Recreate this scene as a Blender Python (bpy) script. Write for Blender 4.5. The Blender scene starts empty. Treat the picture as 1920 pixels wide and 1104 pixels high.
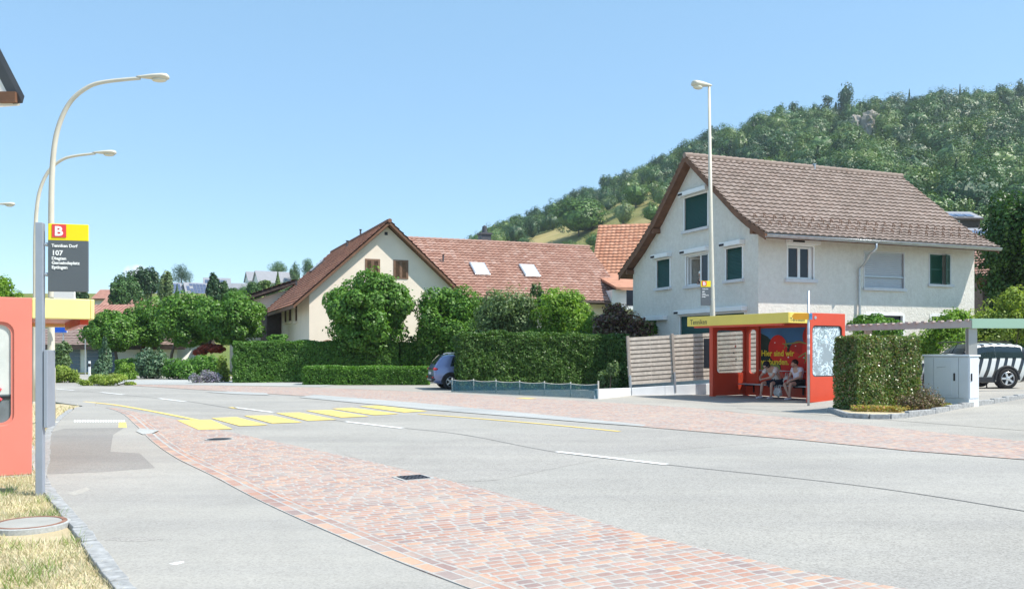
import bpy, bmesh, math, random
import numpy as np
from mathutils import Vector, Matrix, noise
R = math.radians
random.seed(11)
RNG = np.random.default_rng(11)
sc = bpy.context.scene
COL = sc.collection
# ---- survey of the place: the lens, the eye and the level ground; G() turns a sighting into a spot on the ground
F, HZ, EYE = 1653.0, 657.0, 1.6
def ramp_h(x, y):
    q = (x - 8.88) * .866 + (y - 20.2) * .5
    if x < 7: return 0.0
    t = min(max((q - .4) / 8.5, 0), 1)
    return .33 * t * min(1, (x - 7) / 3)
def G(px, py, z=0.0):
    d = (EYE - z) * F / (py - HZ)
    return Vector(((px - 960) / F * d, d, z))
def GT(px, py):
    z = 0.0
    for _ in range(14):
        p = G(px, py, z); z = .5 * z + .5 * ramp_h(p.x, p.y)
    return G(px, py, z)
def P(px, py, d):
    return Vector(((px - 960) / F * d, d, EYE + (HZ - py) / F * d))
def hit(Minv, axis, val, px, py):
    o = Minv @ Vector((0, 0, EYE))
    d = Minv.to_3x3() @ Vector(((px - 960) / F, 1, (HZ - py) / F))
    return o + d * ((val - o[axis]) / d[axis])

# ---- objects
def tag(o, label=None, cat=None, group=None, kind=None):
    if label: o['label'] = label
    if cat: o['category'] = cat
    if group: o['group'] = group
    if kind: o['kind'] = kind
    return o
def empty(name, loc=(0, 0, 0), rz=0.0, label=None, cat=None, group=None):
    o = bpy.data.objects.new(name, None); COL.objects.link(o)
    o.location = loc; o.rotation_euler = (0, 0, rz); o.empty_display_size = .2
    return tag(o, label, cat, group)
def link_mesh(name, me, mats, parent=None, smooth=False):
    o = bpy.data.objects.new(name, me); COL.objects.link(o)
    for m in (mats if isinstance(mats, (list, tuple)) else [mats]): me.materials.append(m)
    if smooth: me.polygons.foreach_set('use_smooth', [True] * len(me.polygons))
    if parent: o.parent = parent
    return o
def copy_tree(o, parent=None):
    c = o.copy(); COL.objects.link(c)
    if parent: c.parent = parent
    for ch in list(o.children): copy_tree(ch, c)
    return c
class MB:
    def __init__(s): s.v = []; s.f = []; s.m = []; s.uv = {}; s.cur = 0
    def add(s, vs, fs):
        o = len(s.v); s.v += [tuple(v) for v in vs]
        for f in fs: s.f.append(tuple(i + o for i in f)); s.m.append(s.cur)
        return s
    def box(s, c, size, rot=None):
        x, y, z = size[0] / 2, size[1] / 2, size[2] / 2
        vs = [Vector(p) for p in ((-x,-y,-z),(x,-y,-z),(x,y,-z),(-x,y,-z),(-x,-y,z),(x,-y,z),(x,y,z),(-x,y,z))]
        if rot is not None:
            if isinstance(rot, (int, float)): rot = Matrix.Rotation(rot, 3, 'Z')
            vs = [rot @ v for v in vs]
        c = Vector(c)
        return s.add([v + c for v in vs], [(0,3,2,1),(4,5,6,7),(0,1,5,4),(1,2,6,5),(2,3,7,6),(3,0,4,7)])
    def bb(s, x0, x1, y0, y1, z0, z1):
        return s.box(((x0+x1)/2, (y0+y1)/2, (z0+z1)/2), (abs(x1-x0), abs(y1-y0), abs(z1-z0)))
    def prism(s, poly, vec):
        n = len(poly); vec = Vector(vec); a = [Vector(p) for p in poly]
        vs = a + [p + vec for p in a]
        fs = [tuple(range(n))[::-1], tuple(range(n, 2*n))] + [(i, (i+1) % n, n+(i+1) % n, n+i) for i in range(n)]
        return s.add(vs, fs)
    def tube(s, pts, rad, n=10, cap=True):
        pts = [Vector(p) for p in pts]
        if not isinstance(rad, (list, tuple)): rad = [rad] * len(pts)
        vs = []; fs = []; up = Vector((0.02, 1, .03)); prev = None
        for i, p in enumerate(pts):
            t = (pts[min(i+1, len(pts)-1)] - pts[max(i-1, 0)]).normalized()
            if prev is None:
                a = t.cross(up)
                if a.length < .1: a = t.cross(Vector((1, 0, 0)))
            else: a = prev - t * prev.dot(t)
            a.normalize(); prev = a; b = t.cross(a)
            for k in range(n):
                w = 2 * math.pi * k / n
                vs.append(p + (a * math.cos(w) + b * math.sin(w)) * rad[i])
        for i in range(len(pts) - 1):
            for k in range(n):
                fs.append((i*n+k, i*n+(k+1) % n, (i+1)*n+(k+1) % n, (i+1)*n+k))
        if cap: fs += [tuple(range(n))[::-1], tuple(range((len(pts)-1)*n, len(pts)*n))]
        return s.add(vs, fs)
    def lathe(s, prof, n=24, M=None):
        vs = []; fs = []; M = M or Matrix()
        for r, z in prof:
            for k in range(n):
                w = 2 * math.pi * k / n
                vs.append(M @ Vector((r * math.cos(w), r * math.sin(w), z)))
        for i in range(len(prof) - 1):
            for k in range(n): fs.append((i*n+k, i*n+(k+1) % n, (i+1)*n+(k+1) % n, (i+1)*n+k))
        fs += [tuple(range(n))[::-1], tuple(range((len(prof)-1)*n, len(prof)*n))]
        return s.add(vs, fs)
    def blob(s, c, r, amp=.15, freq=1.5, sub=2, seed=0):
        bm = bmesh.new(); bmesh.ops.create_icosphere(bm, subdivisions=sub, radius=1)
        vs = []
        for v in bm.verts:
            k = 1 + amp * noise.noise(v.co * freq + Vector((seed*3.1, seed*1.7, seed)))*2
            vs.append(Vector((v.co.x*r[0]*k, v.co.y*r[1]*k, v.co.z*r[2]*k)) + Vector(c))
        fs = [tuple(v.index for v in f.verts) for f in bm.faces]; bm.free()
        return s.add(vs, fs)
    def text(s, txt, size, M, extrude=.002, bold=0.0, align='LEFT', xs=1.0):
        cu = bpy.data.curves.new('writing', 'FONT'); cu.body = txt; cu.size = size; cu.extrude = extrude; cu.offset = bold
        cu.align_x = align; cu.resolution_u = 3
        ob = bpy.data.objects.new('writing', cu); COL.objects.link(ob)
        dg = bpy.context.evaluated_depsgraph_get(); dg.update()
        me = bpy.data.meshes.new_from_object(ob.evaluated_get(dg))
        s.add([M @ Vector((v.co.x*xs, v.co.y, v.co.z)) for v in me.vertices], [tuple(p.vertices) for p in me.polygons])
        bpy.data.objects.remove(ob); bpy.data.curves.remove(cu); bpy.data.meshes.remove(me)
        return s
    def build(s, name, mats, parent=None, smooth=False, bevel=0.0, seg=2):
        me = bpy.data.meshes.new(name); me.from_pydata(s.v, [], s.f); me.update()
        o = link_mesh(name, me, mats, parent, smooth)
        if s.m: me.polygons.foreach_set('material_index', s.m)
        if bevel:
            b = o.modifiers.new('bevel', 'BEVEL'); b.width = bevel; b.segments = seg; b.limit_method = 'ANGLE'; b.angle_limit = R(40)
        return o
def flat(name, pts, z, mat, kind='structure', skirt=0.0):
    """a sheet lying on the ground: outline in world metres"""
    mb = MB()
    vs = [(p[0], p[1], z) for p in pts]; n = len(vs)
    area = sum(vs[i][0]*vs[(i+1) % n][1] - vs[(i+1) % n][0]*vs[i][1] for i in range(n))
    if area < 0: vs = vs[::-1]
    mb.add(vs, [tuple(range(n))])
    if skirt:
        mb.add(vs + [(v[0], v[1], z - skirt) for v in vs], [(i, i+n, (i+1) % n + n, (i+1) % n) for i in range(n)])
    o = mb.build(name, mat)
    bm = bmesh.new(); bm.from_mesh(o.data); bmesh.ops.triangulate(bm, faces=[f for f in bm.faces if len(f.verts) > 4]); bm.to_mesh(o.data); bm.free()
    if kind: o['kind'] = kind
    return o
def gp(*pts): return [G(*p) for p in pts]
def smooth_line(pts, n=6):
    """Catmull-Rom through points"""
    pts = [Vector((p[0], p[1], 0)) for p in pts]; out = []
    for i in range(len(pts) - 1):
        p0 = pts[max(i-1, 0)]; p1 = pts[i]; p2 = pts[i+1]; p3 = pts[min(i+2, len(pts)-1)]
        for k in range(n):
            t = k / n
            out.append(.5 * ((2*p1) + (p2-p0)*t + (2*p0-5*p1+4*p2-p3)*t*t + (3*p1-p0-3*p2+p3)*t**3))
    out.append(pts[-1]); return out
def spline3(pts, n=6):
    pts = [Vector(p) for p in pts]; out = []
    for i in range(len(pts) - 1):
        p0 = pts[max(i-1, 0)]; p1 = pts[i]; p2 = pts[i+1]; p3 = pts[min(i+2, len(pts)-1)]
        for k in range(n):
            t = k / n
            out.append(.5 * ((2*p1) + (p2-p0)*t + (2*p0-5*p1+4*p2-p3)*t*t + (3*p1-p0-3*p2+p3)*t**3))
    out.append(pts[-1]); return out
def np_mesh(name, verts, k=4, midx=None):
    """N faces of k corners each from an (N*k,3) array"""
    nv = len(verts); nf = nv // k
    me = bpy.data.meshes.new(name)
    me.vertices.add(nv); me.vertices.foreach_set('co', np.ascontiguousarray(verts, dtype=np.float32).ravel())
    me.loops.add(nv); me.loops.foreach_set('vertex_index', np.arange(nv, dtype=np.int32))
    me.polygons.add(nf); me.polygons.foreach_set('loop_start', np.arange(0, nv, k, dtype=np.int32))
    me.polygons.foreach_set('loop_total', np.full(nf, k, dtype=np.int32))
    if midx is not None: me.polygons.foreach_set('material_index', np.ascontiguousarray(midx, dtype=np.int32))
    me.update(calc_edges=True)
    return me
def cut(o, boxes):
    """carve window recesses into a wall for good (the cutters do not stay)"""
    mb = MB()
    for b in boxes: mb.bb(*b)
    c = mb.build('cutter', []); 
    if o.parent: c.parent = o.parent
    m = o.modifiers.new('cut', 'BOOLEAN'); m.operation = 'DIFFERENCE'; m.object = c; m.solver = 'EXACT'
    dg = bpy.context.evaluated_depsgraph_get(); dg.update()
    me = bpy.data.meshes.new_from_object(o.evaluated_get(dg))
    o.modifiers.clear(); old = o.data; o.data = me; bpy.data.meshes.remove(old)
    bpy.data.objects.remove(c)
    return o

# ---- materials
class N:
    def __init__(s, name):
        s.m = bpy.data.materials.new(name); s.m.use_nodes = True
        s.t = s.m.node_tree; s.t.nodes.clear()
        s.out = s.n('ShaderNodeOutputMaterial')
    def n(s, typ, **kw):
        nd = s.t.nodes.new(typ)
        for k, v in kw.items(): setattr(nd, k, v)
        return nd
    def l(s, a, b): s.t.links.new(a, b)
    def val(s, sock, v):
        if hasattr(v, 'links') or hasattr(v, 'is_linked'): s.l(v, sock)
        else: sock.default_value = v
    def math(s, op, a, b=None, c=None):
        nd = s.n('ShaderNodeMath', operation=op); s.val(nd.inputs[0], a)
        if b is not None: s.val(nd.inputs[1], b)
        if c is not None: s.val(nd.inputs[2], c)
        return nd.outputs[0]
    def noise(s, vec, scale, detail=4, rough=.55, dist=0.0):
        nd = s.n('ShaderNodeTexNoise'); s.l(vec, nd.inputs['Vector']); nd.inputs['Scale'].default_value = scale
        nd.inputs['Detail'].default_value = detail; nd.inputs['Roughness'].default_value = rough; nd.inputs['Distortion'].default_value = dist
        return nd.outputs['Fac']
    def ramp(s, fac, stops, interp='LINEAR'):
        nd = s.n('ShaderNodeValToRGB'); s.l(fac, nd.inputs[0]); cr = nd.color_ramp; cr.interpolation = interp
        while len(cr.elements) > 1: cr.elements.remove(cr.elements[-1])
        for i, (p, c) in enumerate(stops):
            e = cr.elements[0] if i == 0 else cr.elements.new(p)
            e.position = p; e.color = (c, c, c, 1) if isinstance(c, (int, float)) else (*c, 1)
        return nd.outputs[0]
    def mix(s, fac, a, b, blend='MIX'):
        nd = s.n('ShaderNodeMix', data_type='RGBA', blend_type=blend)
        s.val(nd.inputs[0], fac)
        for k, v in ((6, a), (7, b)):
            if isinstance(v, tuple): nd.inputs[k].default_value = (*v, 1) if len(v) == 3 else v
            else: s.l(v, nd.inputs[k])
        return nd.outputs[2]
    def bump(s, h, strength=.3, dist=.01):
        nd = s.n('ShaderNodeBump'); s.l(h, nd.inputs['Height']); nd.inputs['Strength'].default_value = strength; nd.inputs['Distance'].default_value = dist
        return nd.outputs[0]
    def bsdf(s, col, rough=.7, metal=0.0, spec=.4, normal=None, **kw):
        b = s.n('ShaderNodeBsdfPrincipled')
        if isinstance(col, tuple): b.inputs['Base Color'].default_value = (*col, 1)
        else: s.l(col, b.inputs['Base Color'])
        s.val(b.inputs['Roughness'], rough); s.val(b.inputs['Metallic'], metal); b.inputs['Specular IOR Level'].default_value = spec
        if normal is not None: s.l(normal, b.inputs['Normal'])
        for k, v in kw.items(): s.val(b.inputs[k], v)
        return b
    def done(s, sh): s.l(sh.outputs[0] if hasattr(sh, 'outputs') else sh, s.out.inputs[0]); return s.m
    def pos(s): return s.n('ShaderNodeNewGeometry').outputs['Position']
    def obj(s): return s.n('ShaderNodeTexCoord').outputs['Object']
def scl(c, k): return tuple(min(1, x*k) for x in c)
def plain(name, col, rough=.55, var=.12, scale=3.0, metal=0.0, spec=.4, bump=0.0, bscale=80.0, dirt=0.0, dirtcol=(.12,.1,.08), coat=0.0):
    n = N(name); v = n.obj()
    f = n.noise(v, scale, 5)
    c = n.mix(n.ramp(f, [(.3, 0.0), (.7, 1.0)]), scl(col, 1-var), scl(col, 1+var))
    if dirt:
        d = n.ramp(n.noise(v, scale*.6, 8, .7, .4), [(.48, 0.0), (.75, 1.0)])
        c = n.mix(n.math('MULTIPLY', d, dirt), c, dirtcol)
    nm = n.bump(n.noise(v, bscale, 3), bump, .01) if bump else None
    kw = {'Coat Weight': coat, 'Coat Roughness': .05} if coat else {}
    return n.done(n.bsdf(c, n.math('MULTIPLY_ADD', f, .2, rough-.1), metal, spec, nm, **kw))
def leaf(name, cols, trans=.35, rough=.45, spec=.35):
    n = N(name)
    g = n.n('ShaderNodeNewGeometry')
    k = len(cols)
    c = n.ramp(g.outputs['Random Per Island'], [((i + .5) / k, cc) for i, cc in enumerate(cols)])
    big = n.noise(n.obj(), .9, 3)
    c = n.mix(n.ramp(big, [(.35, 0.0), (.65, 1.0)]), n.mix(1.0, c, (.82, .85, .85), 'MULTIPLY'), n.mix(1.0, c, (1.15, 1.12, 1.0), 'MULTIPLY'))
    b = n.bsdf(c, rough, 0.0, spec)
    tr = n.n('ShaderNodeBsdfTranslucent'); n.l(n.mix(1.0, c, (1.25, 1.35, .55), 'MULTIPLY'), tr.inputs[0])
    mx = n.n('ShaderNodeMixShader'); mx.inputs[0].default_value = trans; n.l(b.outputs[0], mx.inputs[1]); n.l(tr.outputs[0], mx.inputs[2])
    return n.done(mx)
def glass_mat(name, tint=(.75,.85,.85), op=.25, rough=.03, through=None):
    """thin pane: mirror-like sheen over see-through with a little tint"""
    n = N(name)
    lw = n.n('ShaderNodeLayerWeight'); lw.inputs[0].default_value = .5
    frv = n.math('MULTIPLY_ADD', n.math('POWER', lw.outputs['Facing'], 5.0), .55, .03)
    t = n.n('ShaderNodeBsdfTransparent'); t.inputs[0].default_value = (*(through or tint), 1)
    d = n.bsdf(tint, .5)
    m1 = n.n('ShaderNodeMixShader'); m1.inputs[0].default_value = op; n.l(t.outputs[0], m1.inputs[1]); n.l(d.outputs[0], m1.inputs[2])
    gl = n.n('ShaderNodeBsdfGlossy'); gl.inputs['Roughness'].default_value = rough
    m2 = n.n('ShaderNodeMixShader'); n.l(frv, m2.inputs[0]); n.l(m1.outputs[0], m2.inputs[1]); n.l(gl.outputs[0], m2.inputs[2])
    return n.done(m2)
def tile_mat(name, cols, stain=(.09,.075,.06), stain_amt=.5, moss=0.0, rough=.8):
    n = N(name)
    uv = n.n('ShaderNodeUVMap').outputs[0]
    fl = n.n('ShaderNodeVectorMath', operation='FLOOR'); n.l(uv, fl.inputs[0])
    wn = n.n('ShaderNodeTexWhiteNoise', noise_dimensions='2D'); n.l(fl.outputs[0], wn.inputs['Vector'])
    k = len(cols)
    c = n.ramp(wn.outputs['Value'], [(i / (k - 1), cc) for i, cc in enumerate(cols)])
    v = n.obj()
    d = n.ramp(n.noise(v, .55, 7, .68, .5), [(.42, 0.0), (.75, 1.0)])
    c = n.mix(n.math('MULTIPLY', d, stain_amt), c, stain)
    sp = n.ramp(n.noise(v, 9, 4, .6), [(.55, 0.0), (.75, 1.0)])
    c = n.mix(n.math('MULTIPLY', sp, .35), c, scl(stain, 1.5))
    if moss:
        mo = n.ramp(n.noise(v, 2.5, 6, .7), [(.58, 0.0), (.7, 1.0)])
        c = n.mix(n.math('MULTIPLY', mo, moss), c, (.33, .17, .1))
    return n.done(n.bsdf(c, rough, 0, .25, n.bump(n.noise(v, 40, 3), .25, .01)))
def tiled_roof(name, x0, x1, prof, mat, parent, course=.34, tw=.3, step=.05, amp=.022, sub=4, guards=None, guard_mat=None):
    """courses of tiles: prof = [(y, z)] from ridge to eave, laid from x0 to x1"""
    pts = [Vector((0, p[0], p[1])) for p in prof]
    seg = [(pts[i+1]-pts[i]).length for i in range(len(pts)-1)]; tot = sum(seg)
    nc = max(3, round(tot / course))
    def at(s):
        for i, L in enumerate(seg):
            if s <= L or i == len(seg)-1:
                t = s / L; d = (pts[i+1]-pts[i]).normalized()
                nn = Vector((0, -d.z, d.y))
                if nn.z < 0: nn = -nn
                return pts[i] + (pts[i+1]-pts[i])*t, nn
            s -= L
    ncol = max(2, int((x1-x0)/tw*sub)); xs = np.linspace(x0, x1, ncol+1)
    wave = (np.abs(np.sin(np.pi*xs/tw))*2-1)*amp
    V = []; Fc = []; UV = []
    rj = random.Random(5)
    for k in range(nc):
        a, na = at(tot*k/nc); b, nb = at(tot*(k+1)/nc)
        base = len(V)
        jit = [rj.uniform(-.006, .006) for _ in range(int((x1-x0)/tw)+3)]
        for j, x in enumerate(xs):
            w = wave[j] + jit[int((x-x0)/tw)]
            pa = a + na*(wave[j]*.6+.012); pb = b + nb*(step + w); pc = b + nb*(.002)
            for q, vv in ((pa, k+.02), (pb, k+.96), (pc, k+.98)):
                V.append((x, q.y, q.z)); UV.append((x/tw, vv))
        for j in range(ncol):
            i0 = base+j*3; i1 = i0+3
            Fc += [(i0, i0+1, i1+1, i1), (i0+1, i0+2, i1+2, i1+1)]
    me = bpy.data.meshes.new(name); me.from_pydata(V, [], Fc); me.update()
    uvl = me.uv_layers.new(name='UVMap'); arr = np.array(UV, dtype=np.float32)
    li = np.zeros(len(me.loops), dtype=np.int32); me.loops.foreach_get('vertex_index', li)
    # one UV cell per tile: take the face's own centre column so that a tile keeps one colour
    uv = arr[li].reshape(-1, 4, 2); cu = uv[:, :, 0].mean(axis=1)
    uv[:, :, 0] = np.floor(cu)[:, None] + .5
    uvl.data.foreach_set('uv', uv.reshape(-1).astype(np.float32))
    return link_mesh(name, me, mat, parent)
# ============ materials of the place ============
M = {}
def asphalt(name, base, speck=.5, patch=None):
    n = N(name); v = n.pos()
    big = n.noise(v, .22, 6, .6, .3)
    c = n.mix(n.ramp(big, [(.3, 0.0), (.7, 1.0)]), scl(base, .88), scl(base, 1.1))
    # pale and dark aggregate
    vo = n.n('ShaderNodeTexVoronoi'); n.l(v, vo.inputs['Vector']); vo.inputs['Scale'].default_value = 70
    g = n.n('ShaderNodeSeparateColor'); n.l(vo.outputs['Color'], g.inputs[0])
    agg = n.ramp(g.outputs[0], [(0.0, 1-speck*.75), (.35, 1.0-.15*speck), (.8, 1.0+.15*speck), (1.0, 1+speck*.5)])
    c = n.mix(1.0, c, agg, 'MULTIPLY')
    mp = n.n('ShaderNodeMapping'); mp.inputs['Rotation'].default_value = (0, 0, -math.atan2(.87, -.493)); mp.inputs['Scale'].default_value = (.06, .9, 1); n.l(v, mp.inputs[0])
    trk = n.noise(mp.outputs[0], 1.0, 4, .6)
    c = n.mix(n.ramp(trk, [(.35, 0.0), (.65, 1.0)]), n.mix(1.0, c, (.91,.91,.92), 'MULTIPLY'), n.mix(1.0, c, (1.05,1.045,1.03), 'MULTIPLY'))
    # fine stains, wear along the lanes
    st = n.ramp(n.noise(v, 1.7, 7, .7, .6), [(.5, 0.0), (.8, 1.0)])
    c = n.mix(n.math('MULTIPLY', st, .22), c, scl(base, .5))
    sp2 = n.ramp(n.noise(v, .75, 3, .5, 1.2), [(.66, 0.0), (.72, 1.0)])
    c = n.mix(n.math('MULTIPLY', sp2, .13), c, scl(base, .4))
    nm = n.bump(g.outputs[1], .25, .004)
    return n.done(n.bsdf(c, .85, 0, .3, nm))
M['road'] = asphalt('worn_road_asphalt', (.365, .352, .325), .36)
M['patch'] = asphalt('newer_road_asphalt', (.36, .345, .32), .4)
M['pave'] = asphalt('pavement_asphalt', (.368, .355, .328), .22)
M['pave_patch'] = asphalt('pavement_patch_asphalt', (.275, .265, .25), .25)
M['lot'] = asphalt('forecourt_asphalt', (.38, .362, .327), .34)
M['conc'] = asphalt('pale_concrete', (.42, .43, .42), .2)
M['pave_pale'] = asphalt('pale_pavement_repair', (.43, .41, .37), .2)
M['crack'] = plain('bitumen_joint', (.12,.12,.12), .8)
def brick(name, ang, use_uv=False, bw=.16, bh=.10, joint=.0105):
    n = N(name)
    if use_uv:
        vec = n.n('ShaderNodeUVMap').outputs[0]; wpos = vec
    else:
        wpos = n.pos()
        mp = n.n('ShaderNodeMapping'); mp.inputs['Rotation'].default_value = (0, 0, -ang); n.l(wpos, mp.inputs[0]); vec = mp.outputs[0]
    nz = n.n('ShaderNodeTexNoise'); n.l(wpos, nz.inputs['Vector']); nz.inputs['Scale'].default_value = 1.3; nz.inputs['Detail'].default_value = 3
    s1 = n.n('ShaderNodeVectorMath', operation='SUBTRACT'); n.l(nz.outputs['Color'], s1.inputs[0]); s1.inputs[1].default_value = (.5,.5,.5)
    s2 = n.n('ShaderNodeVectorMath', operation='MULTIPLY_ADD'); n.l(s1.outputs[0], s2.inputs[0]); s2.inputs[1].default_value = (.09,.07,0); n.l(vec, s2.inputs[2])
    nz2 = n.n('ShaderNodeTexNoise'); n.l(wpos, nz2.inputs['Vector']); nz2.inputs['Scale'].default_value = 9; nz2.inputs['Detail'].default_value = 3
    s3 = n.n('ShaderNodeVectorMath', operation='SUBTRACT'); n.l(nz2.outputs['Color'], s3.inputs[0]); s3.inputs[1].default_value = (.5,.5,.5)
    s4 = n.n('ShaderNodeVectorMath', operation='MULTIPLY_ADD'); n.l(s3.outputs[0], s4.inputs[0]); s4.inputs[1].default_value = (.028,.022,0); n.l(s2.outputs[0], s4.inputs[2])
    sp = n.n('ShaderNodeSeparateXYZ'); n.l(s4.outputs[0], sp.inputs[0])
    vv = n.math('DIVIDE', sp.outputs[1], bh); row = n.math('FLOOR', vv)
    wr = n.n('ShaderNodeTexWhiteNoise', noise_dimensions='1D'); n.l(row, wr.inputs['W'])
    bwr = n.math('MULTIPLY_ADD', wr.outputs['Value'], bw*.25, bw*.87)          # rows differ in brick length
    uu = n.math('ADD', n.math('DIVIDE', sp.outputs[0], bwr), n.math('MULTIPLY', wr.outputs['Value'], 7.3))
    col = n.math('FLOOR', uu)
    fu = n.math('FRACT', uu); fv = n.math('FRACT', vv)
    eu = n.math('MULTIPLY', n.math('MINIMUM', fu, n.math('SUBTRACT', 1.0, fu)), bw)
    ev = n.math('MULTIPLY', n.math('MINIMUM', fv, n.math('SUBTRACT', 1.0, fv)), bh)
    e = n.math('SMOOTH_MIN', eu, ev, .022)
    cb = n.n('ShaderNodeCombineXYZ'); n.l(col, cb.inputs[0]); n.l(row, cb.inputs[1])
    wn = n.n('ShaderNodeTexWhiteNoise', noise_dimensions='2D'); n.l(cb.outputs[0], wn.inputs['Vector'])
    bc = n.ramp(wn.outputs['Value'], [(0, (.42,.21,.155)), (.16, (.50,.27,.19)), (.3, (.34,.2,.175)), (.42, (.27,.2,.2)), (.52, (.3,.27,.27)), (.62, (.56,.33,.22)), (.72, (.62,.4,.26)), (.8, (.45,.28,.24)), (.9, (.4,.37,.33)), (1.0, (.52,.3,.24))])
    gr = n.noise(wpos, 38, 4, .6)
    bc = n.mix(n.ramp(gr, [(.3, 0.0), (.7, 1.0)]), n.mix(1.0, bc, (.84,.84,.84), 'MULTIPLY'), n.mix(1.0, bc, (1.13,1.13,1.13), 'MULTIPLY'))
    # pale sand over bricks in patches
    sand = n.ramp(n.noise(wpos, 1.0, 6, .65, .4), [(.42, 0.0), (.68, 1.0)])
    bc = n.mix(1.0, bc, (.96,.92,.92), 'MULTIPLY')
    bc = n.mix(.26, bc, (.29,.205,.175))
    bc = n.mix(n.math('MULTIPLY_ADD', sand, .30, .10), bc, (.52,.44,.37))
    jm = n.ramp(e, [(0.0, 0.0), (joint*.75, 0.0), (joint*1.5, 1.0)])
    jc = n.mix(n.ramp(n.noise(wpos, 6, 4), [(.35, 0.0), (.65, 1.0)]), (.36,.345,.32), (.45,.435,.41))
    c = n.mix(jm, jc, bc)
    hh = n.math('ADD', n.ramp(e, [(0.0, 0.0), (joint*2.4, 1.0)]), n.math('MULTIPLY', gr, .25))
    hh = n.math('ADD', hh, n.math('MULTIPLY', wn.outputs['Value'], .35))
    return n.done(n.bsdf(c, .8, 0, .3, n.bump(hh, .45, .012)))
BANG = math.atan2(.493, .87)
M['brick'] = brick('clay_setts', BANG)
M['brick_edge'] = brick('clay_edge_setts', 0, True, .26, .14)
n = N('dry_lawn_soil'); v = n.pos()
c = n.ramp(n.noise(v, 1.2, 6, .65), [(.3, (.44,.36,.22)), (.5, (.54,.45,.29)), (.62, (.58,.49,.33)), (.78, (.44,.40,.22))])
M['lawn'] = n.done(n.bsdf(c, .95, 0, .1, n.bump(n.noise(v, 60, 4), .6, .03)))
n = N('meadow_ground'); v = n.pos()
c = n.ramp(n.noise(v, .05, 7, .65), [(.3, (.10,.16,.04)), (.5, (.16,.19,.06)), (.7, (.30,.27,.11))])
M['ground'] = n.done(n.bsdf(c, .95, 0, .1))
n = N('hill_meadow'); v = n.pos()
c = n.ramp(n.noise(v, .022, 7, .6, .3), [(.3, (.10,.15,.05)), (.46, (.22,.22,.08)), (.6, (.38,.31,.14)), (.8, (.30,.28,.12))])
M['hill'] = n.done(n.bsdf(c, .95, 0, .1, n.bump(n.noise(v, .6, 5), .4, .6)))
M['grass'] = leaf('dry_grass_blade', [(.55,.48,.33), (.61,.54,.39), (.50,.44,.29), (.63,.57,.43), (.57,.51,.36), (.46,.45,.27), (.38,.41,.22)], .06)
M['grassgreen'] = leaf('green_grass_blade', [(.17,.27,.06), (.24,.34,.09), (.3,.36,.13)], .3)
M['granite'] = plain('granite_kerb', (.33,.335,.335), .8, .3, 14, bump=.4, bscale=50)
def paint(name, col, wear=.35):
    n = N(name); v = n.pos()
    w = n.ramp(n.noise(v, 22, 5, .7), [(.55, 0.0), (.72, 1.0)])
    w2 = n.ramp(n.noise(v, 1.4, 5, .7), [(.35, .2), (.7, 1.0)])
    c = n.mix(n.math('MULTIPLY', n.math('MULTIPLY', w, w2), wear), col, (.4,.39,.37))
    return n.done(n.bsdf(c, .6, 0, .35))
M['yellow_line'] = paint('yellow_road_paint', (.80,.60,.17), .5)
M['white_line'] = paint('white_road_paint', (.80,.80,.78), .5)
# leaves
M['maple'] = leaf('maple_leaf', [(.075,.185,.028), (.11,.25,.040), (.15,.31,.05), (.06,.15,.025), (.19,.35,.07)], .3)
M['darkleaf'] = leaf('dark_leaf', [(.03,.085,.018), (.05,.12,.025), (.075,.16,.03)], .25)
M['thuja'] = leaf('thuja_spray', [(.09,.215,.035), (.125,.265,.05), (.165,.32,.07), (.075,.18,.033)], .25)
M['thuja_dark'] = leaf('dark_thuja_spray', [(.05,.12,.024), (.07,.155,.03), (.10,.20,.04), (.13,.22,.055)], .2)
M['privet'] = leaf('privet_leaf', [(.085,.21,.03), (.13,.29,.045), (.18,.36,.065), (.065,.165,.028)], .3)
M['beech'] = leaf('hedge_leaf', [(.09,.18,.035), (.15,.25,.06), (.24,.33,.11), (.07,.125,.028), (.30,.31,.14), (.27,.2,.11)], .3, .3, .5)
M['olive'] = leaf('olive_leaf', [(.12,.2,.08), (.17,.26,.12), (.22,.31,.15), (.09,.15,.06)], .3)
M['bright'] = leaf('bright_leaf', [(.16,.31,.04), (.22,.38,.06), (.30,.45,.09), (.11,.22,.03)], .4)
M['lime'] = leaf('lime_leaf', [(.22,.32,.05), (.30,.40,.08), (.38,.46,.13), (.15,.22,.04)], .4)
M['purple'] = leaf('purple_leaf', [(.12,.05,.05), (.2,.1,.08), (.16,.2,.07), (.28,.2,.15), (.07,.035,.035)], .25, .35, .5)
M['redleaf'] = leaf('red_leaf', [(.35,.06,.04), (.45,.1,.06), (.28,.09,.05)], .3)
M['blueleaf'] = leaf('grey_green_needle', [(.11,.2,.12), (.15,.25,.15), (.08,.15,.09)], .2)
M['lavender'] = leaf('lavender_sprig', [(.30,.26,.42), (.38,.33,.5), (.2,.26,.16), (.25,.24,.34)], .2)
M['sedum'] = leaf('sedum_leaf', [(.38,.36,.08), (.45,.30,.10), (.30,.36,.08), (.48,.2,.12), (.42,.42,.12)], .3)
M['heath'] = leaf('heath_twig', [(.16,.14,.07), (.22,.17,.1), (.24,.13,.12), (.13,.15,.05)], .2)
M['wood1'] = leaf('forest_leaf_mid', [(.065,.145,.045), (.08,.165,.05), (.095,.185,.055), (.055,.13,.04)], .15)
M['wood2'] = leaf('forest_leaf_dark', [(.038,.092,.042), (.046,.105,.046), (.056,.118,.05)], .15)
M['wood3'] = leaf('forest_leaf_yellow', [(.115,.19,.05), (.135,.215,.058), (.155,.235,.065), (.10,.17,.045)], .15)
M['wood4'] = leaf('forest_needle', [(.045,.10,.05), (.053,.115,.055), (.062,.13,.06)], .1)
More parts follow.
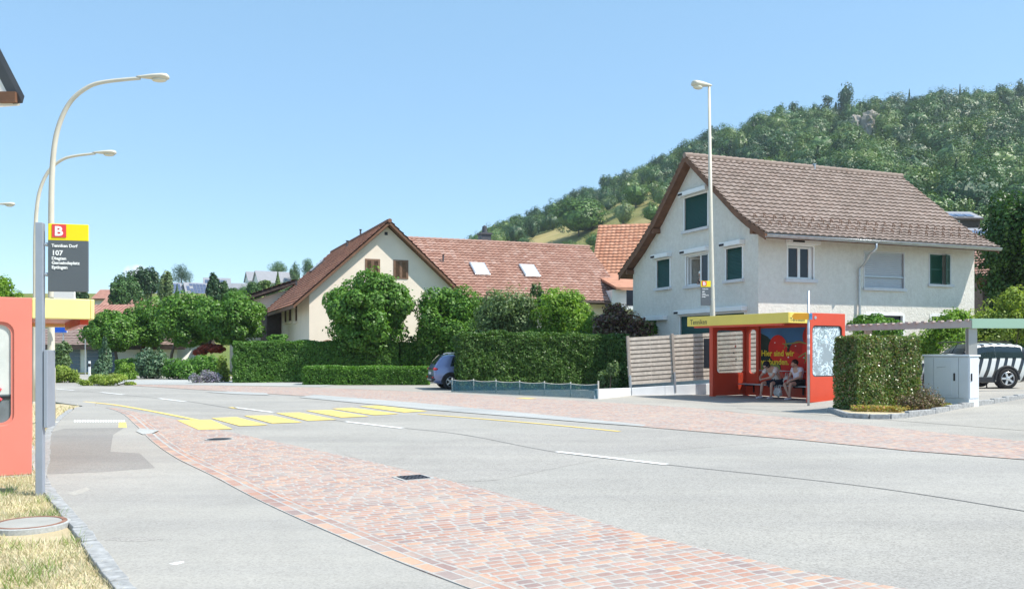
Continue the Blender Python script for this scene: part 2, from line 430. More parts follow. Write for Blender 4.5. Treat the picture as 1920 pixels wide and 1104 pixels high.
M['twig'] = plain('shaded_twigs', (.05,.075,.025), .9)
M['bark'] = plain('bark', (.12,.095,.075), .9, .3, 10, bump=.6, bscale=30)
# buildings
n = N('white_roughcast'); v = n.obj()
c = n.mix(n.ramp(n.noise(v, .9, 6, .7), [(.35, 0.0), (.7, 1.0)]), (.80,.775,.72), (.74,.71,.65))
vs = n.n('ShaderNodeMapping'); vs.inputs['Scale'].default_value = (2.2, 2.2, .35); n.l(v, vs.inputs[0])
c = n.mix(n.math('MULTIPLY', n.ramp(n.noise(vs.outputs[0], 1, 6, .7), [(.52, 0.0), (.8, 1.0)]), .22), c, (.5,.46,.4))
c = n.mix(n.ramp(n.noise(v, 5, 7, .75), [(.38, 0.0), (.62, 1.0)]), c, n.mix(1.0, c, (.90,.89,.88), 'MULTIPLY'))
M['roughcast'] = n.done(n.bsdf(c, .9, 0, .2, n.bump(n.noise(v, 11, 6, .75), .8, .05)))
M['cream'] = plain('cream_render', (.86,.75,.63), .9, .05, .8, bump=.3, bscale=16, spec=.2, dirt=.14, dirtcol=(.55,.47,.4))
M['whitewall'] = plain('white_render', (.8,.8,.78), .85, .05, 1, spec=.2)
M['beigewall'] = plain('beige_render', (.62,.56,.48), .85, .06, 1, spec=.2)
M['greywall'] = plain('grey_render', (.5,.5,.5), .85, .06, 1, spec=.2)
M['tile_brown'] = tile_mat('brown_roof_tile', [(.25,.195,.165), (.30,.235,.205), (.345,.275,.24), (.275,.21,.18), (.325,.255,.22)], (.16,.135,.115), .35, .3)
M['tile_red'] = tile_mat('red_roof_tile', [(.335,.185,.14), (.385,.22,.17), (.435,.27,.215), (.305,.16,.12), (.475,.32,.265)], (.28,.18,.14), .4)
M['tile_dark'] = tile_mat('weathered_red_tile', [(.25,.11,.075), (.32,.15,.10), (.38,.19,.13), (.2,.09,.065)], (.11,.07,.055), .5)
M['tile_orange'] = tile_mat('orange_roof_tile', [(.43,.20,.125), (.49,.245,.155), (.54,.295,.2), (.39,.175,.11)], (.3,.14,.08), .3)
M['tile_garage'] = tile_mat('garage_roof_tile', [(.24,.17,.15), (.29,.21,.185), (.33,.25,.22)], (.14,.1,.09), .4)
M['tile_grey'] = plain('grey_roof', (.26,.27,.30), .7, .1, 1)
M['tile_pink'] = tile_mat('faded_red_tile', [(.5,.27,.21), (.57,.33,.26), (.46,.24,.19)], (.3,.2,.17), .3)
M['soffit'] = plain('brown_soffit', (.17,.085,.05), .7, .25, 4)
M['soffit_white'] = plain('white_soffit', (.78,.76,.74), .7, .04, 2)
M['darkwood'] = plain('dark_timber', (.07,.05,.045), .8, .3, 5)
M['shutter'] = plain('brown_shutter_wood', (.24,.14,.09), .7, .2, 6)
M['blind'] = plain('green_blind', (.012,.07,.06), .5, .1, 3)
M['shutter_green'] = plain('green_shutter', (.01,.075,.055), .5, .1, 3)
M['wframe'] = plain('white_frame', (.82,.82,.82), .45, .03, 3)
M['sill'] = plain('stone_sill', (.62,.62,.64), .7, .06, 5)
M['pane'] = plain('dark_window_glass', (.02,.027,.04), .12, .1, 1, spec=.3)
M['greyblind'] = plain('silver_blind', (.5,.52,.55), .5, .04, 3)
M['zinc'] = plain('zinc', (.52,.55,.58), .35, .12, 4, metal=.7)
M['slot'] = plain('black_slot', (.02,.02,.025), .7)
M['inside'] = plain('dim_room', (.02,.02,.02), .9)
M['solar'] = plain('solar_panel', (.09,.12,.2), .15, .15, 1.5, spec=.8)
M['chim'] = plain('dark_sheet_metal', (.10,.10,.11), .5, .1, 3, metal=.4)
M['skylight'] = plain('skylight_glass', (.55,.58,.6), .15, .05, 1, spec=.8)
# street furniture
M['red'] = plain('red_shelter_paint', (.62,.075,.035), .35, .06, 1.5, dirt=.15, dirtcol=(.4,.1,.06))
M['red_sunlight'] = plain('red_paint_with_sunlight', (.72,.225,.17), .5, .05, 1.3, dirt=.2, dirtcol=(.6,.3,.22))  # shelter red made paler, sunlight put into the colour
M['yellow'] = plain('yellow_shelter_paint', (.80,.63,.13), .45, .04, 1.5, dirt=.22, dirtcol=(.5,.4,.15))
M['yellow_pale'] = plain('pale_yellow_paint', (.86,.75,.30), .5, .03, 1.5, dirt=.1, dirtcol=(.6,.5,.2))
M['signyellow'] = plain('sign_yellow', (.88,.70,.01), .4, .02, 2)
M['signgrey'] = plain('sign_anthracite', (.105,.12,.135), .45, .04, 2)
M['postgrey'] = plain('anodised_post', (.34,.375,.44), .45, .06, 4, metal=.3)
M['signred'] = plain('sign_red', (.72,.06,.07), .4, .02, 2)
M['signwhite'] = plain('sign_white', (.86,.86,.86), .4, .02, 2)
M['black'] = plain('black_paint', (.02,.02,.022), .5, .1, 4)
M['ink'] = plain('dark_lettering', (.09,.085,.05), .6, .1, 4)
M['lamp_post'] = plain('cream_lamp_post', (.60,.57,.48), .5, .06, 3)
M['lamp_lens'] = plain('lamp_lens', (.66,.63,.52), .2, .06, 6, spec=.7)
M['galv'] = plain('galvanised_steel', (.48,.52,.56), .4, .12, 7, metal=.6)
M['hikeyellow'] = plain('orange_sign', (.75,.34,.02), .45, .05, 3)
M['cab'] = plain('light_grey_cabinet', (.66,.70,.74), .45, .03, 2, dirt=.08)
M['cabline'] = plain('cabinet_seam', (.36,.39,.42), .6)
M['concrete'] = plain('cast_concrete', (.36,.355,.33), .85, .12, 3, bump=.3, bscale=40, dirt=.2)
M['lowwall'] = plain('pale_low_wall', (.74,.76,.78), .8, .05, 2, dirt=.1)
M['slats'] = plain('weathered_slat', (.58,.51,.44), .8, .18, 7, bump=.3, bscale=30)
M['slatpost_gapshade'] = plain('weathered_post_and_gap_shade', (.36,.31,.27), .8, .15, 6)  # posts, and rear slats whose dark tone paints shade between slats
M['net'] = glass_mat('teal_netting', (.02,.15,.21), .5, .6, (.8,.88,.9))
M['netpost'] = plain('net_post', (.6,.58,.52), .7)
M['glass'] = glass_mat('shelter_glass', (.86,.9,.9), .07)
n = N('scrawled_glass'); v = n.obj()
sc1 = n.noise(v, 5.5, 1, .5, .8); sc2 = n.noise(v, 3.1, 2, .5, 1.5)
band = n.math('MAXIMUM', n.ramp(n.math('ABSOLUTE', n.math('SUBTRACT', sc1, .5)), [(.02, 1.0), (.04, 0.0)]), n.ramp(n.math('ABSOLUTE', n.math('SUBTRACT', sc2, .52)), [(.025, 1.0), (.045, 0.0)]))
msk = n.math('MULTIPLY', band, n.ramp(n.noise(v, 2.0, 2), [(.40, 0.0), (.5, 1.0)]))
t = n.n('ShaderNodeBsdfTransparent'); t.inputs[0].default_value = (.85,.92,.93,1)
d = n.bsdf((.72,.85,.92), .6); d0 = n.bsdf((.6,.74,.8), .4)
m0 = n.n('ShaderNodeMixShader'); m0.inputs[0].default_value = .35; n.l(t.outputs[0], m0.inputs[1]); n.l(d0.outputs[0], m0.inputs[2])
m1 = n.n('ShaderNodeMixShader'); n.l(n.math('MULTIPLY', msk, .85), m1.inputs[0]); n.l(m0.outputs[0], m1.inputs[1]); n.l(d.outputs[0], m1.inputs[2])
M['scrawl'] = n.done(m1)
M['milk'] = plain('milky_pane', (.60,.63,.60), .3, .1, 4, dirt=.15, dirtcol=(.4,.42,.42))
M['clearlow'] = plain('dim_pane', (.17,.2,.22), .15, .3, 3, spec=.6)
M['graffiti'] = plain('red_spray', (.75,.02,.04), .5)
M['iron'] = plain('cast_iron', (.07,.07,.08), .5, .2, 10, metal=.5)
M['rust'] = plain('rusty_rim', (.25,.13,.09), .8, .25, 12)
M['sky_print'] = plain('poster_blue', (.05,.18,.40), .75, .25, .8)
M['hill_print'] = plain('poster_dark_hill', (.015,.035,.03), .75, .5, 2.5)
M['tomato'] = plain('poster_tomato', (.60,.018,.008), .6, .12, 3)
M['tomato_dark'] = plain('poster_tomato_deep', (.40,.010,.006), .6, .12, 3)
M['vine'] = plain('poster_vine', (.2,.28,.06), .4, .2, 6)
M['postertext'] = plain('poster_lettering', (.80,.66,.03), .4, .02, 2)
M['carportgreen'] = plain('pale_green_fascia', (.36,.53,.40), .55, .04, 1)
M['carportgrey'] = plain('grey_steel_beam', (.43,.425,.40), .6, .06, 2)
M['pinkroof'] = plain('pinkish_roof_sheet', (.46,.37,.34), .7, .12, 3)
M['stump'] = plain('old_stump', (.25,.2,.16), .9, .25, 14, bump=.6, bscale=30)
M['stone'] = plain('boulder', (.36,.35,.33), .9, .2, 5, bump=.5, bscale=12)
M['bluesign'] = plain('blue_sign', (.01,.11,.62), .4, .02, 2)
M['garagedoor'] = plain('slate_blue_door', (.14,.19,.26), .6, .05, 2)
# cars
def carpaint(name, col, metal=.35, rough=.3):
    n = N(name); return n.done(n.bsdf(col, rough, metal, .5, None, **{'Coat Weight': 1.0, 'Coat Roughness': .04}))
M['carblue'] = carpaint('blue_car_paint', (.2,.24,.42))
M['carwhite'] = carpaint('white_car_paint', (.75,.75,.73), 0)
n = N('zebra_paint'); v = n.obj()
w = n.n('ShaderNodeTexWave', wave_type='BANDS', bands_direction='DIAGONAL'); mp = n.n('ShaderNodeMapping'); mp.inputs['Scale'].default_value = (1.0, .35, .36); n.l(v, mp.inputs[0]); n.l(mp.outputs[0], w.inputs[0])
w.inputs['Scale'].default_value = 2.5; w.inputs['Distortion'].default_value = 1.3; w.inputs['Detail'].default_value = 1; w.inputs['Detail Scale'].default_value = .9
zc = n.ramp(w.outputs['Fac'], [(.60, (.76,.76,.73)), (.64, (.012,.012,.014))])
M['zebra'] = n.done(n.bsdf(zc, .3, 0, .5, None, **{'Coat Weight': 1.0, 'Coat Roughness': .04}))
M['carglass'] = glass_mat('car_glass', (.10,.16,.16), .55, .02)
M['rubber'] = plain('tyre_rubber', (.02,.02,.02), .85, .2, 10)
M['clad'] = plain('black_cladding', (.03,.032,.036), .6, .1, 6)
M['alloy'] = plain('alloy_rim', (.62,.63,.65), .3, .05, 6, metal=.6)
M['tail'] = plain('red_lamp_glass', (.65,.02,.02), .15, .1, 10, spec=.8)
M['plate'] = plain('number_plate', (.75,.75,.7), .5)
# people
M['skin'] = plain('skin', (.58,.35,.26), .55, .06, 8)
M['shirt'] = plain('white_cotton', (.78,.77,.74), .9, .04, 10, bump=.2, bscale=25)
M['shirt2'] = plain('lilac_white_cotton', (.74,.71,.80), .9, .04, 10, bump=.2, bscale=25)
M['shorts'] = plain('navy_shorts', (.02,.03,.055), .9, .15, 10)
M['shorts2'] = plain('black_shorts', (.014,.014,.016), .9, .15, 10)
M['shoe'] = plain('white_shoe', (.74,.75,.8), .6, .05, 10)
M['hair'] = plain('dark_hair', (.025,.017,.013), .6, .3, 20)
M['cap'] = plain('black_cap', (.015,.017,.024), .8, .2, 10)
M['bag'] = plain('white_plastic_bag', (.66,.64,.62), .4, .1, 8)
M['bagblue'] = plain('blue_print_bag', (.12,.3,.55), .45, .6, 9)
M['rock'] = plain('pale_cliff_rock', (.34,.31,.27), .95, .3, .12, bump=.8, bscale=.6)
M['privet2'] = leaf('pasture_leaf', [(.07,.16,.035), (.11,.21,.05), (.15,.26,.07), (.05,.12,.03)], .2)
M['olive2'] = leaf('orchard_leaf', [(.13,.20,.08), (.18,.25,.11), (.22,.29,.14)], .2)
M['floor'] = plain('forest_floor', (.07,.14,.045), .95, .3, .05)
M['tile_orange2'] = plain('orange_roof_sheet', (.45,.22,.14), .8, .2, 2)
EXPO = 0.75
HAZE_D = 0.0002
# ============ camera, daylight ============
cam = bpy.data.cameras.new('camera'); camo = bpy.data.objects.new('camera', cam); COL.objects.link(camo)
camo.location = (0, 0, EYE); camo.rotation_euler = (R(90), 0, 0)
cam.sensor_width = 36; cam.lens = F / 1920 * 36; cam.shift_y = (HZ - 552) / 1920; cam.clip_end = 4000; cam.clip_start = .1
sc.camera = camo
SUN = Vector((1.605, -.496, 2.4)).normalized()
elev = math.asin(SUN.z); azim = math.atan2(SUN.x, SUN.y)
w = bpy.data.worlds.new('World'); sc.world = w; w.use_nodes = True
wt = w.node_tree; wt.nodes.clear()
sky = wt.nodes.new('ShaderNodeTexSky'); sky.sky_type = 'NISHITA'; sky.sun_disc = False
sky.sun_elevation = elev; sky.sun_rotation = azim; sky.altitude = 500; sky.air_density = 1.0; sky.dust_density = .2; sky.ozone_density = 2.2
bg = wt.nodes.new('ShaderNodeBackground'); bg.inputs[1].default_value = .135
wo = wt.nodes.new('ShaderNodeOutputWorld')
# a small summer cloud low over the village
tc = wt.nodes.new('ShaderNodeTexCoord')
cd = Vector(((258-960)/F, 1, (657-512)/F)).normalized()
def wn_(t, **k):
    nd = wt.nodes.new(t)
    for a, b in k.items(): setattr(nd, a, b)
    return nd
sub = wn_('ShaderNodeVectorMath', operation='SUBTRACT'); wt.links.new(tc.outputs['Generated'], sub.inputs[0]); sub.inputs[1].default_value = cd
scv = wn_('ShaderNodeVectorMath', operation='MULTIPLY'); wt.links.new(sub.outputs[0], scv.inputs[0]); scv.inputs[1].default_value = (1, 1, 1.5)
ln = wn_('ShaderNodeVectorMath', operation='LENGTH'); wt.links.new(scv.outputs[0], ln.inputs[0])
nz = wn_('ShaderNodeTexNoise'); wt.links.new(tc.outputs['Generated'], nz.inputs[0]); nz.inputs['Scale'].default_value = 130; nz.inputs['Detail'].default_value = 4
ma = wn_('ShaderNodeMath', operation='MULTIPLY_ADD'); wt.links.new(nz.outputs['Fac'], ma.inputs[0]); ma.inputs[1].default_value = .02; wt.links.new(ln.outputs[1], ma.inputs[2])
mr = wn_('ShaderNodeMapRange'); wt.links.new(ma.outputs[0], mr.inputs[0]); mr.inputs[1].default_value = .012; mr.inputs[2].default_value = .024; mr.inputs[3].default_value = .55; mr.inputs[4].default_value = 0
skm = wn_('ShaderNodeMix', data_type='RGBA'); skm.inputs[0].default_value = .5; wt.links.new(sky.outputs[0], skm.inputs[6]); skm.inputs[7].default_value = (1.6, 3.1, 4.4, 1)
mxc = wn_('ShaderNodeMix', data_type='RGBA'); wt.links.new(mr.outputs[0], mxc.inputs[0]); wt.links.new(skm.outputs[2], mxc.inputs[6]); mxc.inputs[7].default_value = (7.5, 7.2, 7.4, 1)
wt.links.new(mxc.outputs[2], bg.inputs[0]); wt.links.new(bg.outputs[0], wo.inputs[0])
sun = bpy.data.lights.new('sun', 'SUN'); sun.energy = 4.1; sun.angle = R(.53); sun.color = (1, .94, .84)
suno = bpy.data.objects.new('sun', sun); COL.objects.link(suno); suno.rotation_mode = 'QUATERNION'; suno.rotation_quaternion = SUN.to_track_quat('Z', 'Y'); suno.location = (30, -20, 60)
vs_ = sc.view_settings; vs_.view_transform = 'Standard'; vs_.look = 'None'; vs_.gamma = 1; vs_.exposure = EXPO; vs_.use_curve_mapping = False
sc.cycles.max_bounces = 8; sc.cycles.transparent_max_bounces = 16; sc.cycles.use_denoising = True
sc.cycles.sample_clamp_indirect = 6

# ============ ground, road, pavements ============
me = bpy.data.meshes.new('ground'); 
me.from_pydata([(-1500,-200,-.045),(1500,-200,-.045),(1500,2500,-.045),(-1500,2500,-.045)], [], [(0,1,2,3)])
o = link_mesh('ground', me, M['ground']); tag(o, kind='structure')
pave_R = [(3.6,1.2),(1.9,2.9),(.9,4.3)] + [tuple(p[:2]) for p in gp((860,1104),(700,1040),(500,950),(400,897),(330,862),(285,830),(255,800),(225,775),(180,762),(130,753))] + [(-24,33),(-46,39)]
pave_R = smooth_line(pave_R, 5)
pave_L = [(1.5,.5),(-.5,2.9)] + [tuple(p[:2]) for p in gp((245,1104),(170,1005),(90,905),(93,860),(96,815),(118,785),(140,766),(122,758))] + [(-24,36),(-46,42)]
pave_L = smooth_line(pave_L, 4)
brick_out = [(9,-3.3)] + [tuple(p[:2]) for p in gp((1700,1104),(1500,1070),(1200,1000),(900,915),(700,866),(430,810),(340,788),(235,768),(165,760))]
far_near = [(14.5,.8)] + [tuple(p[:2]) for p in gp((1920,862),(1700,845),(1500,825),(1200,800),(1000,780),(800,763),(600,744),(500,738),(380,731),(250,723))] + [(-22,44),(-46,52)]
far_far = [(15.5,4.2)] + [tuple(p[:2]) for p in gp((1920,828),(1700,805),(1500,785),(1300,765),(1100,752),(1000,746),(800,735),(600,727),(400,722.5),(250,720))] + [(-22,45.5),(-46,54)]
road_pts = [(5,-2),(1.9,2.9)] + [tuple(p[:2]) for p in pave_R[6:]] + [(-90,50),(-90,66)] + far_far[::-1] + [(24,-9)]
flat('road', road_pts, 0.0, M['road'])
# forecourt and far pavement, rising gently towards the parking bay
far_s = smooth_line(far_far, 3)
flat('far_pavement', [(p.x, p.y) for p in far_s] + [(-60,60),(-30,60),(-12,49),(-2,46),(34,46),(34,2),(16,2)], .006, M['lot'])
mb = MB(); nx, ny = 40, 40
for j in range(ny+1):
    for i in range(nx+1):
        a = i/nx; b = j/ny
        q0 = Vector((6.2, 24.4)).lerp(Vector((16.6, 6.6)), a); q1 = q0 + Vector((.866,.5))*b*30
        mb.v.append((q1.x, q1.y, .011 + ramp_h(q1.x, q1.y)))
for j in range(ny):
    for i in range(nx): mb.f.append((j*(nx+1)+i, j*(nx+1)+i+1, (j+1)*(nx+1)+i+1, (j+1)*(nx+1)+i))
mb.m = [0]*len(mb.f)
tag(mb.build('parking_lot', M['lot'], smooth=True), kind='structure')
# clay sett bands
nb = [(p.x, p.y) for p in pave_R if p.y > -2 and p.y < 27]
flat('brick_band_near', nb + brick_out[::-1] + [(6,-3.3)], .004, M['brick'])
fb = far_near[:-2]; ff = far_far[:-2]
flat('brick_band_far', fb + ff[::-1], .010, M['brick'])
flat('pale_gutter', gp((560,745),(800,768),(1000,784),(1110,793),(1205,800),(1212,797),(1100,786),(1000,776),(800,757),(590,740)), .014, M['conc'])
flat('pale_gutter', gp((385,735),(440,739),(505,741),(500,737),(430,734)), .014, M['conc'])
flat('pale_footway', gp((175,720),(260,721),(400,722.5),(520,724),(600,725),(640,721),(570,716),(440,713),(330,711.5),(230,712.5)), .016, M['conc'])
flat('road_patch', gp((640,850),(900,818),(1095,800),(1240,806),(1450,828),(1180,850),(930,900),(820,905)), .002, M['patch'])
flat('road_patch', gp((620,764),(640,757),(665,755),(700,762),(660,764)), .002, M['patch'])
# the near pavement is a low slab with a real edge
flat('pavement', [(p.x, p.y) for p in pave_R] + [(p.x, p.y) for p in pave_L[::-1]], .030, M['pave'], skirt=.07)
flat('pavement_patch', gp((88,893),(92,860),(97,812),(120,806),(233,804),(212,818),(207,850),(262,853),(291,881),(190,889)), .0313, M['pave_patch'])
flat('pavement_patch', gp((196,1019),(210,1014),(300,1013),(306,1017),(260,1022)), .0313, M['patch'])
flat('pavement_patch', gp((127,929),(162,918),(170,922),(140,934)), .0313, M['pave_pale'])
def strip(name, line, w0, w1, z0, h, mat, uvs=1.0):
    """a band that follows a line, from w0 to w1 sideways, as a solid course of stones"""
    pts = [Vector((p[0], p[1], 0)) for p in line]; V = []; U = []; Fc = []; s = 0
    for i, p in enumerate(pts):
        t = (pts[min(i+1, len(pts)-1)] - pts[max(i-1, 0)]).normalized(); nn = Vector((t.y, -t.x, 0))
        if i: s += (p - pts[i-1]).length
        a = p + nn*w0; b = p + nn*w1
        V += [(a.x, a.y, z0), (a.x, a.y, z0+h), (b.x, b.y, z0+h), (b.x, b.y, z0)]
        U += [(s, w0-.03), (s, w0), (s, w1), (s, w1+.03)]
        if i:
            k = i*4
            for j in range(3): Fc.append((k-4+j, k-4+j+1, k+j+1, k+j))
    me = bpy.data.meshes.new(name); me.from_pydata(V, [], [f[::-1] for f in Fc]); me.update()
    uvl = me.uv_layers.new(name='UVMap'); arr = np.array(U, dtype=np.float32)
    li = np.zeros(len(me.loops), dtype=np.int32); me.loops.foreach_get('vertex_index', li); uvl.data.foreach_set('uv', arr[li].ravel())
    return tag(link_mesh(name, me, mat), kind='structure')
nbl = [p for p in pave_R if p.y < 24.5 and p.y > 1]
strip('kerb_sett_course', nbl, -.005, .13, -.02, .058, M['brick_edge'])
strip('kerb_mortar_line', nbl, .135, .185, -.02, .040, M['conc'])
strip('gutter_sett_course', nbl, .19, .33, -.02, .034, M['brick_edge'])
gl = [p for p in pave_L if 2.5 < p.y < 24]
mb = MB(); s = 0
acc = 0; rj = random.Random(3)
dense = smooth_line([(p.x, p.y) for p in gl], 6)
i = 0
while i < len(dense) - 2:
    j = i; L = 0; tgt = rj.uniform(.16, .30)
    while j < len(dense)-1 and L < tgt: L += (dense[j+1]-dense[j]).length; j += 1
    a, b = dense[i], dense[j]; d = (b-a); 
    mb.box(((a+b)/2 + Vector((-d.y, d.x, 0)).normalized()*.055).to_tuple()[:2] + (.012 + rj.uniform(-.006,.008),), (d.length-.008, .12+rj.uniform(-.02,.02), .07), Matrix.Rotation(math.atan2(d.y, d.x)+rj.uniform(-.03,.03), 3, 'Z'))
    i = j
o = mb.build('granite_kerb', M['granite'], bevel=.008); tag(o, kind='structure')
# seams, markings
def line_strip(name, px, wid, z, mat, dash=None):
    pts = smooth_line([tuple(G(*p)[:2]) for p in px], 8); mb = MB()
    for i in range(len(pts)-1):
        a, b = pts[i], pts[i+1]; d = (b-a)
        if d.length < 1e-6: continue
        nn = Vector((-d.y, d.x, 0)).normalized()*wid/2
        d2 = (pts[min(i+2, len(pts)-1)]-pts[i+1]); n2 = Vector((-d2.y, d2.x, 0)).normalized()*wid/2 if d2.length > 1e-6 else nn
        mb.add([(p.x, p.y, z) for p in (a-nn, b-n2, b+n2, a+nn)], [(0,1,2,3)])
    return tag(mb.build(name, mat), kind='structure')
line_strip('road_seam', [(2250,1020),(1920,958),(1600,909),(1250,871),(1045,848),(870,815),(755,802),(640,789),(520,774),(440,766),(350,752),(250,742),(120,731)], .025, .0045, M['crack'])
for a, b in (((1045,847),(1250,871)), ((648,790.5),(755,803)), ((440,764),(512,773)), ((298,747),(348,753)), ((190,735.5),(232,740)), ((105,729),(140,732)), ((2350,1035),(2900,1140))):
    line_strip('lane_marking', [a, b], .14, .0085, M['white_line'])
line_strip('lane_marking', [(785,776),(900,785),(1030,796),(1162,809)], .12, .0085, M['yellow_line'])
line_strip('lane_marking', [(158,753),(215,759),(280,770),(352,784),(371,788)], .13, .0085, M['yellow_line'])
line_strip('lane_marking', [(432,763.5),(442,765.5)], .13, .0085, M['yellow_line'])
line_strip('lane_marking', [(975,746.5),(1000,748)], .4, .016, M['yellow_line'])
bars = [((332,788),(395,787),(436,804.5),(372,806)), ((396,784),(443,782),(502,797),(450,799)), ((457,779.5),(511,779),(567,792),(510,794)),
        ((517,774.5),(562,773.5),(631,787),(577,789)), ((573,770),(621,769),(692,781),(640,783)), ((622,766.3),(660,764.5),(748,776),(702,778.5)), ((673,761.5),(708,760.2),(802,771),(758,773.5))]
mb = MB()
for b in bars:
    q = [G(*p) for p in b]; mb.add([(p.x, p.y, .0105) for p in q], [(0,1,2,3)][::1])
o = mb.build('pedestrian_crossing_marking', M['yellow_line']); tag(o, kind='structure')
mb = MB()
for k in range(20):
    x = 139 + k*(236-139)/20
    mb.add([(p.x, p.y, .0316) for p in gp((x, 793.5), (x+3.2, 793.5), (x+3.2, 789.5), (x, 789.5))], [(0,1,2,3)])
tag(mb.build('tactile_marking', M['white_line']), kind='structure')
flat('pavement_marking', gp((222,804),(238,804),(236,793.5),(223,793.5)), .0316, M['yellow_line'])
flat('pale_spill', gp((255,812),(262,806),(280,808),(300,809),(285,816),(268,818)), .0405, M['conc'])
flat('pavement_mark', gp((316,1064),(330,1061),(345,1059),(345,1062),(330,1066)), .0316, M['white_line'])
# dry verge on the left
lawn = [(p.x-.06, p.y) for p in pave_L if p.y < 27] + [(-40,36),(-40,1.5),(1.3,-.2)]
flat('verge_lawn', lawn, .012, M['lawn'])
def in_lawn(x, y):
    best = None
    for i in range(len(pave_L)-1):
        a, b = pave_L[i], pave_L[i+1]
        if min(a.y, b.y) <= y <= max(a.y, b.y) and abs(b.y-a.y) > 1e-6:
            xx = a.x + (b.x-a.x)*(y-a.y)/(b.y-a.y)
            best = xx if best is None else min(best, xx)
    return best is not None and x < best - .1
def blades(name, n, region, hmin, hmax, w, mat, seed, clump=None):
    rg = random.Random(seed); V = []
    tries = 0
    while len(V) < n*3 and tries < n*6:
        tries += 1
        x = rg.uniform(*region[0]); y = rg.uniform(*region[1])
        if not in_lawn(x, y): continue
        if (x+3.98)**2+(y-7.7)**2 < .15: continue
        if clump and noise.noise(Vector((x*clump[0], y*clump[0], 0))) < clump[1]: continue
        if not clump and noise.noise(Vector((x*3, y*3, 5))) < -.55: continue
        h = rg.uniform(hmin, hmax); a = rg.uniform(0, 6.28); lean = rg.uniform(.2, 1.3)*h; b = rg.uniform(0, 6.28)
        dx, dy = math.cos(a)*w/2, math.sin(a)*w/2
        V += [(x-dx, y-dy, .01), (x+dx, y+dy, .01), (x+math.cos(b)*lean, y+math.sin(b)*lean, .012+h)]
    return link_mesh(name, np_mesh(name, np.array(V), 3), mat)
o = blades('dry_grass', 60000, ((-7.2, -1.6), (4.6, 11.6)), .015, .058, .009, M['grass'], 1); tag(o, 'straw coloured dry grass on the roadside verge', 'grass', kind='stuff')
o = blades('dry_grass', 9000, ((-14, -5.5), (11, 25)), .03, .09, .02, M['grass'], 2); tag(o, 'dry grass strip beyond the near shelter', 'grass', kind='stuff')
o = blades('green_grass', 3600, ((-7, -1.8), (4.6, 11.6)), .04, .13, .009, M['grassgreen'], 4, (1.6, .28)); tag(o, 'green grass tufts among the straw coloured verge', 'grass', kind='stuff')
# ============ vegetation ============
def rand_dirs(rng, n):
    d = rng.normal(size=(n, 3)); return d / np.linalg.norm(d, axis=1)[:, None]
def leaf_cards(rng, C, Nrm, size, aspect=.62):
    n = len(C)
    Nn = Nrm / (np.linalg.norm(Nrm, axis=1)[:, None] + 1e-9)
    A = np.cross(Nn, rand_dirs(rng, n)); A /= np.linalg.norm(A, axis=1)[:, None] + 1e-9
    B = np.cross(Nn, A)
    L = (size * rng.uniform(.65, 1.35, n))[:, None]; W = L * aspect
    fold = Nn * L * .12
    q = np.stack([C - A*L*.5, C - B*W*.5 + fold, C + A*L*.5, C + B*W*.5 + fold], axis=1)
    return q.reshape(-1, 3)
def lumps_of(rng, c, r, k, lr, flat=None, zlow=-1.0):
    d = rand_dirs(rng, k*3); d = d[d[:, 2] > zlow][:k]
    rad = rng.uniform(.63, .87, len(d))[:, None]
    p = d * rad
    if flat is not None: p[:, 2] = np.maximum(p[:, 2], flat)
    return np.array(c) + p*np.array(r), lr * rng.uniform(.7, 1.25, len(d))
def crown_cards(rng, c, r, n, size, k=34, lr=.34, flat=None, inner=.25, zlow=-1.0, nj=.6, rad_n=0.0):
    LC, LR = lumps_of(rng, c, r, k, lr, flat, zlow)
    r = np.array(r, dtype=float); c = np.array(c, dtype=float)
    idx = rng.integers(0, len(LC), n); d = rand_dirs(rng, n)
    rad = LR[idx]*rng.uniform(.55, 1.0, n)**.6*np.where(rng.uniform(0, 1, n) < .05, 1.3, 1.0)
    p = LC[idx] + d*rad[:, None]*r
    ni = int(n*inner)
    di = rand_dirs(rng, ni); p[:ni] = c + di*(rng.uniform(.1, .75, ni)[:, None])*r
    if flat is not None: 
        lo = c[2] + flat*r[2]*1.12 + rng.normal(size=n)*.04*r[2]
        p[:, 2] = np.maximum(p[:, 2], lo)
    nn = d*.8 + rand_dirs(rng, n)*nj + np.array([0, 0, .35])
    if rad_n:
        rr = (p-c)/r; nn = nn + rr/(np.linalg.norm(rr, axis=1)[:, None]+1e-6)*rad_n
    return leaf_cards(rng, p, nn, size)
def trunk_mesh(mb, h, r0, r1, lean=(0, 0), limbs=5, spread=1.0, up=1.0, seed=0):
    rg = random.Random(seed)
    pts = [(lean[0]*.35*t*t + rg.uniform(-.012,.012)*h*t, lean[1]*.35*t, h*t) for t in (0, .06, .3, .6, 1)]
    mb.tube(pts, [r0*1.35, r0, r0*.9, r0*.8, r1], 10)
    for i in range(limbs):
        a = 6.283*i/limbs + rg.uniform(-.4,.4); b = pts[-1]
        s = spread*rg.uniform(.6, 1)
        mb.tube([(b[0], b[1], b[2]-.1), (b[0]+math.cos(a)*s*.45, b[1]+math.sin(a)*s*.45, b[2]+up*.5), (b[0]+math.cos(a)*s, b[1]+math.sin(a)*s, b[2]+up*rg.uniform(.8,1.2))], [r1*.75, r1*.5, r1*.15], 6)
